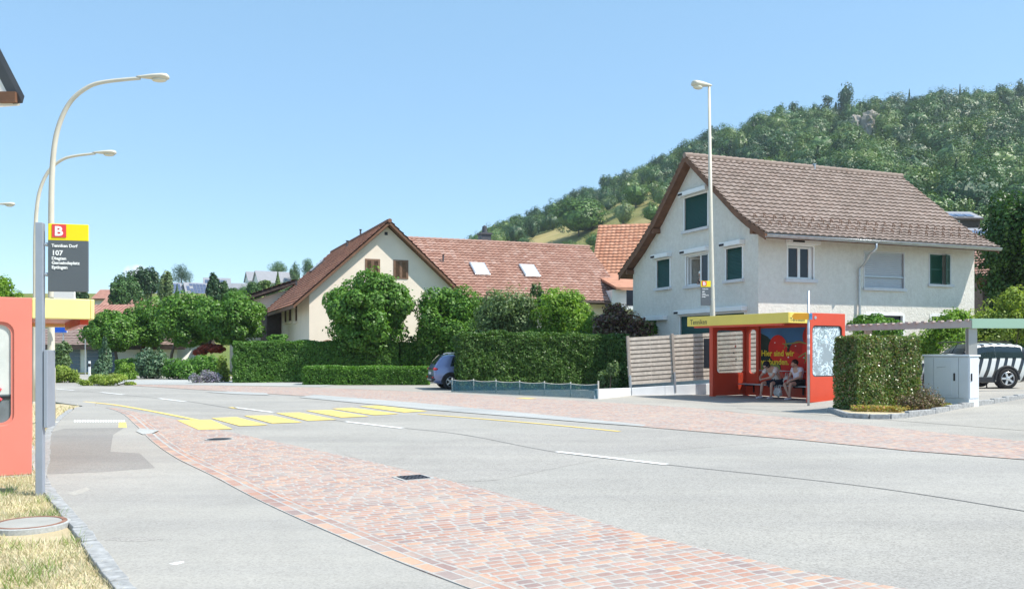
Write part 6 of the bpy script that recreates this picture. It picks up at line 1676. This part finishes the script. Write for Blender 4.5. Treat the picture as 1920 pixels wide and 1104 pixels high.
# ============ people ============
def skin(name, verts, edges, mat, parent, root=0, sub=2):
    bm = bmesh.new(); L = bm.verts.layers.skin.verify()
    bv = []
    for i, (x, y, z, r) in enumerate(verts):
        v = bm.verts.new((x, y, z)); rr = r if isinstance(r, tuple) else (r, r); v[L].radius = rr; v[L].use_root = (i == root); bv.append(v)
    for a, b in edges: bm.edges.new((bv[a], bv[b]))
    me = bpy.data.meshes.new(name); bm.to_mesh(me); bm.free()
    o = link_mesh(name, me, [], parent)
    sk = o.modifiers.new('skin', 'SKIN'); sk.use_smooth_shade = True; ss = o.modifiers.new('sub', 'SUBSURF'); ss.levels = sub; ss.render_levels = sub
    dg = bpy.context.evaluated_depsgraph_get(); dg.update()
    me2 = bpy.data.meshes.new_from_object(o.evaluated_get(dg)); o.modifiers.clear(); o.data = me2
    me2.materials.clear(); me2.materials.append(mat); me2.polygons.foreach_set('use_smooth', [True]*len(me2.polygons))
    return o
def fingers(V, E, wrist_i, wrist, d, side, curl, s=1.0):
    """palm, four unequal fingers and a thumb leaving the side of the palm"""
    d = Vector(d).normalized(); sd = Vector(side).normalized(); cu = Vector(curl).normalized(); w = Vector(wrist)
    p1 = w+d*.045*s; V.append((*p1, .026)); a = len(V)-1; E.append((wrist_i, a))
    for k, ln in enumerate((.066, .076, .070, .054)):
        b0 = w+d*.085*s+sd*(.030-.020*k)*s; V.append((*b0, .0105)); i0 = len(V)-1; E.append((a, i0))
        b1 = b0+(d*.75+cu*.45).normalized()*ln*.5*s; V.append((*b1, .009)); E.append((i0, i0+1))
        b2 = b1+(d*.35+cu*.9).normalized()*ln*.5*s; V.append((*b2, .0075)); E.append((i0+1, i0+2))
    t0 = p1+sd*.034*s+cu*.008; V.append((*t0, .0115)); j = len(V)-1; E.append((a, j)); t1 = t0+(d*.7+sd*.4+cu*.3).normalized()*.04*s; V.append((*t1, .009)); E.append((j, j+1))
def seated(label, mat4, sp):
    t = empty('person', mat4.to_translation(), SRZ+sp.get('turn', 0), label, 'person', 'people waiting in the shelter')
    V = [(0, 0, .57, (.16, .13)), (*sp['waist'], (.15, .12)), (*sp['chest'], (.165, .125)), (*sp['nb'], .075), (*sp['neck'], .055), (*sp['head'], (.078, .095)), (*sp['face'], (.066, .07)), (*sp['chin'], .042)]
    E = [(0, 1), (1, 2), (2, 3), (3, 4), (4, 5), (5, 6), (6, 7)]
    for sx in (-1, 1):
        sh_, el, wr_ = sp['arm'][0 if sx < 0 else 1]; i = len(V)
        V += [(*sh_, .062), (*((Vector(sh_)+Vector(el))/2), .05), (*el, .042), (*((Vector(el)*.6+Vector(wr_)*.4)), .040), (*wr_, .027)]; E += [(2, i), (i, i+1), (i+1, i+2), (i+2, i+3), (i+3, i+4)]
        fingers(V, E, i+4, wr_, sp['hand'][0 if sx < 0 else 1], (-sx*.8, .2, .5), (0, -.2, -1))
        hp, kn, an, toe = sp['leg'][0 if sx < 0 else 1]; i = len(V)
        V += [(*hp, .095), (*((Vector(hp)+Vector(kn))/2), .078), (*kn, .058), (*(Vector(kn)*.7+Vector(an)*.3), .056), (*(Vector(kn)*.35+Vector(an)*.65), .043), (*an, .034), (*toe, .034)]; E += [(0, i)] + [(i+q, i+q+1) for q in range(6)]
    # nose and ears grow out of the head
    hd, fc, cn = Vector(sp['head']), Vector(sp['face']), Vector(sp['chin'])
    fw = sp['fwd'] = Vector(sp['look']).normalized()
    i = len(V); V.append((*(fc+fw*.085), .013)); E.append((6, i))
    for sx in (-1, 1): i = len(V); V.append((*(hd+Vector((sx*.095, 0, -.02))), .017)); E.append((5, i))
    skin('body', V, E, M['skin'], t)
    eye = MB()
    up = (hd-cn).normalized()
    for sx in (-1, 1): eye.blob(hd*.45+fc*.55+fw*.075+Vector((sx*.03, 0, 0))+up*.02, (.012, .012, .009), 0, 1, 2)
    eye.build('eyes', M['hair'], t)
    MB().blob(fc*.5+cn*.5+fw*.055, (.024, .01, .008), 0, 1, 2).build('mouth', M['tomato_dark'], t)
    return t
Msh = Matrix.Translation((6.92, 30.4, 0)) @ Matrix.Rotation(SRZ, 4, 'Z')
man = dict(waist=(0, -.12, .76), chest=(0, -.28, .95), nb=(0, -.40, 1.06), neck=(0, -.45, 1.09), head=(0, -.52, 1.13), face=(0, -.575, 1.08), chin=(0, -.59, 1.02), look=(0, -.8, -.6),
    arm=[((-.20, -.30, .99), (-.27, -.52, .74), (-.07, -.74, .67)), ((.20, -.30, .99), (.27, -.52, .74), (.08, -.72, .67))], hand=[(.75, -.5, -.1), (-.75, -.5, -.1)],
    leg=[((-.11, -.06, .54), (-.19, -.52, .52), (-.20, -.58, .10), (-.21, -.72, .05)), ((.11, -.06, .54), (.20, -.50, .52), (.20, -.52, .10), (.21, -.66, .05))])
mt = seated('man in white T-shirt, dark shorts and black cap bent forward on the bench', Msh @ Matrix.Translation((1.86, 1.17, 0)), man)
def clothes(t, sp, shirt, shorts, knee=.82, sleeve=.62, vneck=False):
    V = [(0, .01, .56, (.175, .15)), (*sp['waist'], (.17, .145)), (*sp['chest'], (.185, .15)), (*(Vector(sp['chest'])*.35+Vector(sp['nb'])*.65), (.10, .085))]; E = [(0, 1), (1, 2), (2, 3)]
    for k in (0, 1):
        sh_, el, wr_ = sp['arm'][k]; i = len(V); e = Vector(sh_).lerp(Vector(el), sleeve); V += [(*sh_, .083), (*e, .072)]; E += [(2, i), (i, i+1)]
    skin('shirt', V, E, shirt, t)
    V = [(0, .02, .57, (.18, .15))]; E = []
    for k in (0, 1):
        hp, kn, an, toe = sp['leg'][k]; i = len(V); e = Vector(hp).lerp(Vector(kn), knee); V += [(*hp, .118), (*e, .092)]; E += [(0, i), (i, i+1)]
    skin('shorts', V, E, shorts, t)
    for k in (0, 1):
        hp, kn, an, toe = sp['leg'][k]; an, toe = Vector(an), Vector(toe); dv = (toe-an); dv.z = 0; dv.normalize(); f = Vector((an.x, an.y, .055))
        V = [(*(f-dv*.05), (.042, .045)), (*(f+dv*.06), (.045, .045)), (*(f+dv*.16+Vector((0, 0, -.012))), (.044, .032)), (*(f+dv*.20+Vector((0, 0, -.018))), .026), (*(f-dv*.02+Vector((0, 0, .05))), .045)]
        skin('shoe', V, [(0, 1), (1, 2), (2, 3), (0, 4)], M['shoe'], t, 1, 1)
clothes(mt, man, M['shirt'], M['shorts'])
hd = Vector(man['head']); Rc = Matrix.Rotation(R(38), 3, 'X')
m = MB(); pr = [(.108, -.02), (.112, .03), (.10, .08), (.06, .115), (.01, .125)]
m.lathe(pr, 20, Matrix.Translation(hd+Vector((0, .005, .005))) @ Rc.to_4x4())
V = []
for k in range(13):
    a = R(180)+R(180)*k/12
    for rr in (.10, .15 if k in (0, 12) else .20): V.append(hd+Rc @ Vector((.92*rr*math.cos(a) if rr < .12 else .105*math.cos(a), rr*math.sin(a)*(1 if rr < .12 else .95), -.005+(.012 if rr > .12 else .015))))
m.add(V, [(2*k, 2*k+1, 2*k+3, 2*k+2) for k in range(12)]); m.build('cap', M['cap'], mt, True)
m = MB(); m.blob(hd+Vector((0, .05, -.03)), (.098, .085, .08), .03, 3, 2); m.build('hair', M['hair'], mt, True)
wom = dict(waist=(0, .01, .75), chest=(0, -.03, .95), nb=(0, -.09, 1.07), neck=(0, -.12, 1.11), head=(0, -.17, 1.185), face=(0, -.235, 1.15), chin=(0, -.255, 1.09), look=(0, -.85, -.5),
    arm=[((-.17, -.04, 1.0), (-.23, -.14, .75), (-.10, -.36, .64)), ((.17, -.04, 1.0), (.22, -.14, .75), (.05, -.40, .63))], hand=[(.5, -.6, -.35), (-.4, -.6, -.35)],
    leg=[((-.10, -.06, .54), (-.15, -.46, .53), (-.02, -.36, .10), (-.04, -.50, .05)), ((.10, -.06, .54), (.12, -.47, .53), (.07, -.46, .10), (.06, -.60, .05))])
wt_ = seated('dark haired woman in white top and black shorts looking down', Msh @ Matrix.Translation((2.74, 1.15, 0)), wom)
clothes(wt_, wom, M['shirt2'], M['shorts2'], .60, .55)
hd = Vector(wom['head'])
m = MB(); m.blob(hd+Vector((0, .035, .03)), (.105, .112, .105), .06, 3, 3); m.blob(hd+Vector((0, .11, .03)), (.05, .06, .055), .05, 3, 2); m.build('hair', M['hair'], wt_, True)
# bags
def bag(name, label, local, blobs, mat, seed, straps=True):
    p = Msh @ Vector(local); t = empty(name, p, SRZ, label, 'bag')
    m = MB()
    for c, r in blobs: m.blob(c, r, .13, 2.6, 4, seed)
    m.build('bag_body', mat, t, True)
    c, r = blobs[0]; m = MB()
    for dx in (-.08, .08): m.tube([(c[0]+dx-.05, c[1], c[2]+r[2]*.7), (c[0]+dx-.03, c[1], c[2]+r[2]+.09), (c[0]+dx+.03, c[1], c[2]+r[2]+.1), (c[0]+dx+.05, c[1], c[2]+r[2]*.7)], [.02, .012, .012, .02], 6)
    m.build('handle', mat, t, True)
bag('plastic_bag', 'crumpled white plastic bag on the bench between the two people', (2.28, 1.2, .461), [((0, 0, .15), (.19, .13, .16)), ((.12, 0, .12), (.12, .11, .13))], M['bag'], 2)
bag('plastic_bag', 'white plastic bag hanging below the bench beside the man', (2.12, .93, .10), [((0, -.04, .13), (.16, .09, .15))], M['bag'], 3)
bag('shopping_bag', 'blue and white shopping bag at the right end of the bench', (3.28, 1.2, .461), [((0, 0, .14), (.2, .13, .15)), ((.1, .0, .2), (.1, .1, .1))], M['bagblue'], 4)
m = MB(); m.blob((0, 0, .10), (.09, .08, .10), .08, 3, 3, 1); o = m.build('red_pouch', M['tomato_dark'], smooth=True); o.location = Msh @ Vector((2.42, .98, .461)); tag(o, 'small dark red pouch at the woman\'s elbow', 'pouch')
# person at the open upstairs window of the white house
y0, y1, z0, z1 = gw['mid']; pw = Mw @ Vector((.25, (y0+y1)/2-.08, z0-.92))
t = empty('person', pw, HR+R(-90), 'person with white cap leaning at the open upstairs window', 'person')
V = [(0, 0, .3, (.17, .13)), (0, 0, .8, (.16, .12)), (0, -.05, 1.12, (.17, .12)), (0, -.09, 1.28, .06), (0, -.12, 1.38, (.08, .095)), (0, -.18, 1.34, .065), (0, -.25, 1.34, .014)]
E = [(0, 1), (1, 2), (2, 3), (3, 4), (4, 5), (5, 6)]
for sx in (-1, 1):
    i = len(V); V += [(sx*.19, -.05, 1.15, .06), (sx*.26, -.08, .98, .045), (sx*.1, -.22, .955, .03)]; E += [(2, i), (i, i+1), (i+1, i+2)]
    fingers(V, E, i+2, (sx*.1, -.22, .955), (-sx, -.2, 0), (0, -1, .2), (0, -.3, -1))
skin('body', V, E, M['skin'], t)
skin('shirt', [(0, 0, .3, (.19, .15)), (0, 0, .8, (.18, .14)), (0, -.05, 1.12, (.185, .14)), (-.19, -.05, 1.15, .075), (.19, -.05, 1.15, .075), (-.24, -.07, 1.04, .06), (.24, -.07, 1.04, .06)], [(0, 1), (1, 2), (2, 3), (2, 4), (3, 5), (4, 6)], M['cap'], t)
m = MB(); m.blob((0, -.105, 1.43), (.105, .115, .085), .02, 2, 3); m.build('cap', M['signwhite'], t, True)
# ============ hills and woods ============
RID = [(640, 640), (760, 560), (860, 478), (930, 446), (1000, 416), (1100, 375), (1200, 335), (1283, 297), (1350, 272), (1450, 247), (1560, 229), (1700, 212), (1820, 205), (1920, 199), (2060, 187), (2400, 177), (2800, 230)]
def ridge_y(px):
    if px <= RID[0][0]: return 655
    for (a, ya), (b, yb) in zip(RID, RID[1:]):
        if a <= px <= b: return ya+(yb-ya)*(px-a)/(b-a)
    return RID[-1][1]
D0, D1 = 95.0, 400.0
def hill_z(px, d):
    """height of the hillside in the bearing px at distance d; beyond the ridge it falls away"""
    zr_ = EYE+(HZ-ridge_y(px))/F*D1
    t = (d-D0)/(D1-D0)
    if t <= 0: return -.2
    if t <= 1: 
        k = t**1.12; bump_ = 5*noise.noise(Vector((px*.006, d*.012, 2)))*min(1, t*3)*min(1, (1-t)*4+.15)*min(1, zr_/30)
        return zr_*k + bump_
    return zr_ - (d-D1)*.25
nx, ny = 120, 54
V = []; Fc = []
for i in range(nx+1):
    px = 600+2300*i/nx
    for j in range(ny+1):
        d = D0-4+(D1+160-D0)*j/ny; V.append(((px-960)/F*d, d, hill_z(px, d)-.3))
for i in range(nx):
    for j in range(ny): Fc.append((i*(ny+1)+j, (i+1)*(ny+1)+j, (i+1)*(ny+1)+j+1, i*(ny+1)+j+1))
me = bpy.data.meshes.new('hill'); me.from_pydata(V, [], Fc); me.update(); hill_o = link_mesh('hill', me, [M['hill'], M['floor']], smooth=True); tag(hill_o, kind='structure')
def on_hill(px, d): return Vector(((px-960)/F*d, d, hill_z(px, d)))
def py_of(p): return HZ-(p.z-EYE)/p.y*F
def is_meadow(px, py):
    """open, sun-bleached pasture on the left shoulder of the hill"""
    e = noise.noise(Vector((px*.012, py*.02, 7)))*14
    if 940 < px < 1330 and py > 398-.06*(px-1100)+e*.5 and py < 470 and px < 1290: 
        return True
    return False
def rockspot(px, py): return (1585 < px < 1652 and 228 < py < 272)
mi = []
for p in hill_o.data.polygons:
    c = p.center; px = 960+c.x/c.y*F; py = py_of(c)
    mi.append(0 if (px < 1300 and py > ridge_y(px)+26 and c.y < D1-20) else 1)
hill_o.data.polygons.foreach_set('material_index', mi)
protos = {}
def core(cz, r, rng):
    K, J = 16, 9; V = []; ph = rng.uniform(0, 6)
    def pt(a, b):
        u = 6.2832*a/K; t = math.pi*b/J; k = 1+.16*math.sin(3*u+ph)*math.sin(2*t+ph)+.1*math.sin(5*u-ph)
        return (r[0]*k*math.sin(t)*math.cos(u), r[1]*k*math.sin(t)*math.sin(u), cz+r[2]*k*math.cos(t))
    for a in range(K):
        for b in range(J): V += [pt(a, b), pt(a, b+1), pt(a+1, b+1), pt(a+1, b)]
    return np.array(V)
def proto_tree(kind, seed, n):
    rng = np.random.default_rng(seed)
    q = proto_cards(kind, seed, n)
    if kind == 'broad': return np.concatenate([q, core(.56, (.31, .31, .26), rng)])
    if kind == 'round': return np.concatenate([q, core(.53, (.29, .29, .28), rng)])
    if kind == 'tall': return np.concatenate([q, core(.55, (.2, .2, .28), rng)])
    return q
def proto_cards(kind, seed, n):
    rng = np.random.default_rng(seed)
    if kind == 'broad': return crown_cards(rng, (0, 0, .60), (.5, .5, .44), n, .052, 22, .34, None, .12, -.5, .25, 1.3)
    if kind == 'round': return crown_cards(rng, (0, 0, .55), (.48, .48, .46), n, .048, 24, .30, None, .12, -.6, .25, 1.3)
    if kind == 'tall': return crown_cards(rng, (0, 0, .58), (.36, .36, .46), n, .056, 26, .33, None, .15, -.6, .3)
    if kind == 'conifer':
        h = rng.uniform(0, 1, n)**.8; a = rng.uniform(0, 6.283, n); r = .26*(1-h)*(.75+.35*np.abs(np.sin(h*26)))*rng.uniform(.5, 1, n)**.5
        C = np.stack([r*np.cos(a), r*np.sin(a), .08+h*.92], axis=1); Nn = np.stack([np.cos(a), np.sin(a), 0*a+.9], axis=1)+rand_dirs(rng, n)*.4
        return leaf_cards(rng, C, Nn, .07, .5)
    if kind == 'pine':
        return np.concatenate([crown_cards(rng, (0, 0, .8), (.30, .30, .17), n*2//3, .06, 14, .4), crown_cards(rng, (.1, 0, .6), (.24, .24, .10), n//3, .06, 8, .45)])
KINDS_ = ['broad', 'round', 'tall', 'conifer', 'broad', 'round']
NP_ = 1100
PR = [proto_tree(k, 300+i, NP_ if k != 'conifer' else 330) for i, k in enumerate(KINDS_)]
rg = random.Random(77); rngw = np.random.default_rng(78)
verts = []; mids = []
ntree = 0
cells = []
d = D0+6
while d < D1+16:
    step = 6.2 + (d-D0)*.006
    px = 900.0
    while px < 2330:
        cells.append((px+rg.uniform(-.5, .5)*step/d*F, d+rg.uniform(-.5, .5)*step)); px += step*.95/d*F
    d += step
for px, d in cells:
    p = on_hill(px, d); py = py_of(p)
    if d > D1+4 and rg.random() < .3: continue
    band = py < ridge_y(px)+30
    if not band:
        if is_meadow(px, py) and rg.random() < .93: continue
        if px < 1110 and rg.random() < .72: continue
    if px < 1110 and d < 200: continue
    if d < 150 and px < 1700: continue
    if rockspot(px, py-6): continue
    # hidden deep below the houses
    if py > 520: continue
    k = rg.choices(range(6), [3, 3, 2, 1.5 if px > 1250 else .3, 3, 3])[0]
    hgt = rg.uniform(8, 13.5) if KINDS_[k] != 'conifer' else rg.uniform(9, 13)
    if px < 1290: hgt *= .78
    if not band and px < 1290: hgt *= .6
    a = rg.uniform(0, 6.28); c, s = math.cos(a), math.sin(a); w_ = hgt*rg.uniform(.8, 1.1)
    v = PR[k]; q = np.empty_like(v); q[:, 0] = (v[:, 0]*c-v[:, 1]*s)*w_+p.x; q[:, 1] = (v[:, 0]*s+v[:, 1]*c)*w_+p.y; q[:, 2] = v[:, 2]*hgt+p.z-hgt*.2
    verts.append(q)
    tone = noise.noise(Vector((px*.006, d*.02, 1)))+rg.uniform(-.75, .75)
    mm = 3 if KINDS_[k] == 'conifer' else (1 if tone < -.22 else (2 if tone > .38 else 0))
    mids.append(np.full(len(v)//4, mm, dtype=np.int32)); ntree += 1
print('forest trees', ntree)
o = link_mesh('forest', np_mesh('forest', np.concatenate(verts), 4, np.concatenate(mids)), [M['wood1'], M['wood2'], M['wood3'], M['wood4']])
tag(o, 'mixed wood covering the hillside behind the houses', 'forest', kind='stuff')
# cliff showing between the trees
p = on_hill(1618, 350); m = MB()
for i in range(5): m.blob((rg.uniform(-5, 5), rg.uniform(-1.5, 1.5), rg.uniform(1, 7)), (rg.uniform(2.2, 3.6), 1.6, rg.uniform(2.5, 4.2)), .3, 2.2, 3, i)
o = m.build('rock_face', M['rock']); o.location = (p.x, p.y-5, p.z-1.5); tag(o, 'pale rock face among the trees high on the hill', 'rock')
# trees that stand out one by one: on the ridge and on the pasture
def far_tree(name, label, px, d, hgt, w_, kind, mat, seed, group, foot=None, n=520):
    p = foot or on_hill(px, d); t = empty(name, (p.x, p.y, p.z-.3), seed*1.7, label, 'tree', group)
    v = proto_tree(kind, seed, n).copy(); v[:, 0] *= w_; v[:, 1] *= w_; v[:, 2] = (v[:, 2]-(.13 if kind in ('broad', 'round') else 0))*hgt
    link_mesh('crown', np_mesh('crown', v), mat, t)
    MB().tube([(0, 0, 0), (0, 0, hgt*.35), (0, 0, hgt*.75)], [hgt*.022, hgt*.017, hgt*.007], 6).build('trunk', M['bark'], t)
    return t
RT = [(1462, 13, 8, 'tall', 'dark round headed tree at the left end of the ridge row'), (1488, 13, 7, 'tall', 'dark upright tree second from the left on the ridge'), (1500, 10, 5, 'pine', 'slim dark pine between upright ridge trees'),
      (1526, 11, 6, 'tall', 'loose thin crowned tree on the ridge gap'), (1553, 14, 8, 'pine', 'umbrella shaped pine standing clear of the ridge line'), (1585, 19, 10, 'tall', 'tallest leafy tree standing clear on the ridge'), (1705, 11, 5, 'conifer', 'pointed spruce top on the middle of the ridge'),
      (1762, 13, 9, 'broad', 'wide crowned tree on the right half of the ridge'), (1800, 12, 5, 'conifer', 'slim spruce near the right end of the ridge'), (1833, 13, 9, 'round', 'round ridge tree right of the slim spruce'), (1875, 12, 6, 'pine', 'tall pine rising near the right edge of the ridge'), (1912, 13, 9, 'tall', 'tall tree cut by the right edge of the photo on the ridge')]
for i, (px, h_, w_, k, lab) in enumerate(RT): far_tree('ridge_tree', lab, px, D1-2, h_, w_, k, [M['wood1'], M['wood2'], M['wood4']][i % 3], 400+i, 'trees standing out along the ridge', None, 700)
PT = [(1085, 442, 95, 60, 'largest bushy green tree on the pasture above the red roof'), (1168, 420, 42, 44, 'round green tree on the dry pasture'), (1192, 388, 50, 48, 'leafy tree at the upper edge of the pasture'), (1222, 416, 36, 38, 'round tree on pasture beside the white house gable'),
      (1010, 436, 30, 30, 'small orchard tree left of the largest pasture tree'), (985, 444, 26, 24, 'small pale orchard tree near the chimney'), (1045, 418, 32, 30, 'orchard tree on the upper left pasture'), (1140, 392, 30, 24, 'low orchard tree on the upper middle pasture'), (1115, 462, 40, 26, 'dark bush below the largest pasture tree'), (960, 446, 24, 26, 'small orchard tree just right of the chimney')]
def pasture_d(px, py):
    lo, hi = D0+2, D1
    for _ in range(40):
        mid = (lo+hi)/2
        if py_of(on_hill(px, mid)) > py: lo = mid
        else: hi = mid
    return lo
for i, (px, pyb, wpx, hpx, lab) in enumerate(PT):
    d = pasture_d(px, pyb); s = F/d
    far_tree('pasture_tree', lab, px, d, hpx/s*1.25, wpx/s*1.2, 'round' if i != 0 else 'broad', [M['privet2'], M['olive2'], M['privet2']][i % 3], 450+i, 'single trees on the hillside pasture', None, 3200 if i == 0 else 1700)
# ---- village slope on the far left
nx, ny = 50, 30; V = []; Fc = []
for i in range(nx+1):
    for j in range(ny+1):
        x = -240+260*i/nx; y = 84+330*j/ny; V.append((x, y, slope_z(x, y)-.6))
for i in range(nx):
    for j in range(ny): Fc.append((i*(ny+1)+j, (i+1)*(ny+1)+j, (i+1)*(ny+1)+j+1, i*(ny+1)+j+1))
me = bpy.data.meshes.new('hill'); me.from_pydata(V, [], Fc); me.update(); o = link_mesh('hill', me, M['ground'], smooth=True); tag(o, kind='structure')
VT = [(222, 548, 30, 40, 128, 'round', 'wood1', 'rounded green tree behind the faded red roofs'), (238, 535, 50, 50, 135, 'broad', 'wood1', 'broad green tree on the left shoulder of the village slope'), (262, 522, 44, 62, 140, 'tall', 'wood2', 'tall dark tree left of the white solar houses'), (283, 522, 28, 40, 142, 'tall', 'wood2', 'dark tree touching the leftmost white house'),
      (340, 514, 44, 34, 350, 'round', 'wood2', 'dark dome shaped tree above the white solar houses'), (312, 540, 30, 58, 120, 'tall', 'olive2', 'pale slender birch before the white solar houses'), (400, 540, 26, 48, 118, 'tall', 'wood2', 'dark pointed tree between the white solar houses'), (332, 545, 12, 26, 130, 'conifer', 'blueleaf', 'small blue green conifer beside the birch'),
      (521, 503, 36, 24, 372, 'round', 'privet2', 'round tree behind the hilltop house roof'), (521, 527, 18, 34, 160, 'conifer', 'wood3', 'small pointed conifer before the hilltop house'), (553, 510, 20, 34, 350, 'tall', 'privet2', 'upright tree right of the hilltop house'), (578, 502, 26, 34, 352, 'round', 'privet2', 'rounded tree touching the cream house roof'), (475, 540, 30, 24, 140, 'round', 'wood1', 'dark shrub like tree below the hilltop house'), (497, 535, 24, 18, 142, 'broad', 'wood3', 'light green tree below the hilltop house'), (420, 545, 20, 30, 120, 'tall', 'wood1', 'slim tree right of the pointed dark one'), (440, 553, 30, 24, 118, 'round', 'wood1', 'rounded tree just above the maple row'), (150, 553, 24, 24, 90, 'round', 'wood2', 'dark tree peeping out beside the stop sign')]
for i, (px, cy_, wpx, hpx, d, k, mt_, lab) in enumerate(VT):
    s = F/d; zt_ = EYE+(HZ-(cy_-hpx/2))/s; x = (px-960)/s; z0 = min(slope_z(x, d)-.4, zt_-hpx/s*1.1)
    H_ = zt_-z0; t = empty('village_tree', (x, d, z0), i*1.3, lab, 'tree', 'trees on the village slope')
    hh = min(H_*.97, hpx/s*1.2)
    if k == 'conifer': v = proto_tree(k, 500+i, 2600).copy(); v[:, :2] *= wpx/s*1.9; v[:, 2] = v[:, 2]*hh+H_-hh
    else:
        rr_ = np.random.default_rng(500+i); rx = wpx/s*(.5 if k != 'tall' else .46)
        v = crown_cards(rr_, (0, 0, H_-hh*.5), (rx, rx, hh*.5), 5200, .32, 20, .40, None, .3, -.8)
    link_mesh('crown', np_mesh('crown', v), M[mt_], t); MB().tube([(0, 0, 0), (0, 0, H_*.5), (0, 0, H_*.85)], [.2, .16, .06], 6).build('trunk', M['bark'], t)
# low growth filling the slope between houses
rngw = np.random.default_rng(91); parts = []
for i in range(240):
    x = rg.uniform(-95, -28); y = rg.uniform(96, 178); px = 960+x/y*F
    if not (455 < px < 640): continue
    sc_ = rg.uniform(1.6, 2.8); v = PR[rg.choice([0, 1])]; q = v*sc_; q = q + np.array([x, y, slope_z(x, y)-.8]); parts.append(q)
o = link_mesh('undergrowth', np_mesh('undergrowth', np.concatenate(parts)), M['wood1']); tag(o, 'bushes covering the village slope between the houses', 'undergrowth', kind='stuff')
HAZE = .0
if HAZE_D > 0:
    m = MB(); m.bb(-700, 700, -60, 640, -1.2, 150); o = m.build('haze', []); n = N('summer_haze'); pv = n.n('ShaderNodeVolumePrincipled'); pv.inputs['Color'].default_value = (.80, .88, 1, 1); pv.inputs['Density'].default_value = HAZE_D; pv.inputs['Anisotropy'].default_value = .2
    n.l(pv.outputs[0], n.out.inputs['Volume']); o.data.materials.append(n.m); tag(o, 'thin summer haze in the air over the village', 'haze', kind='stuff')
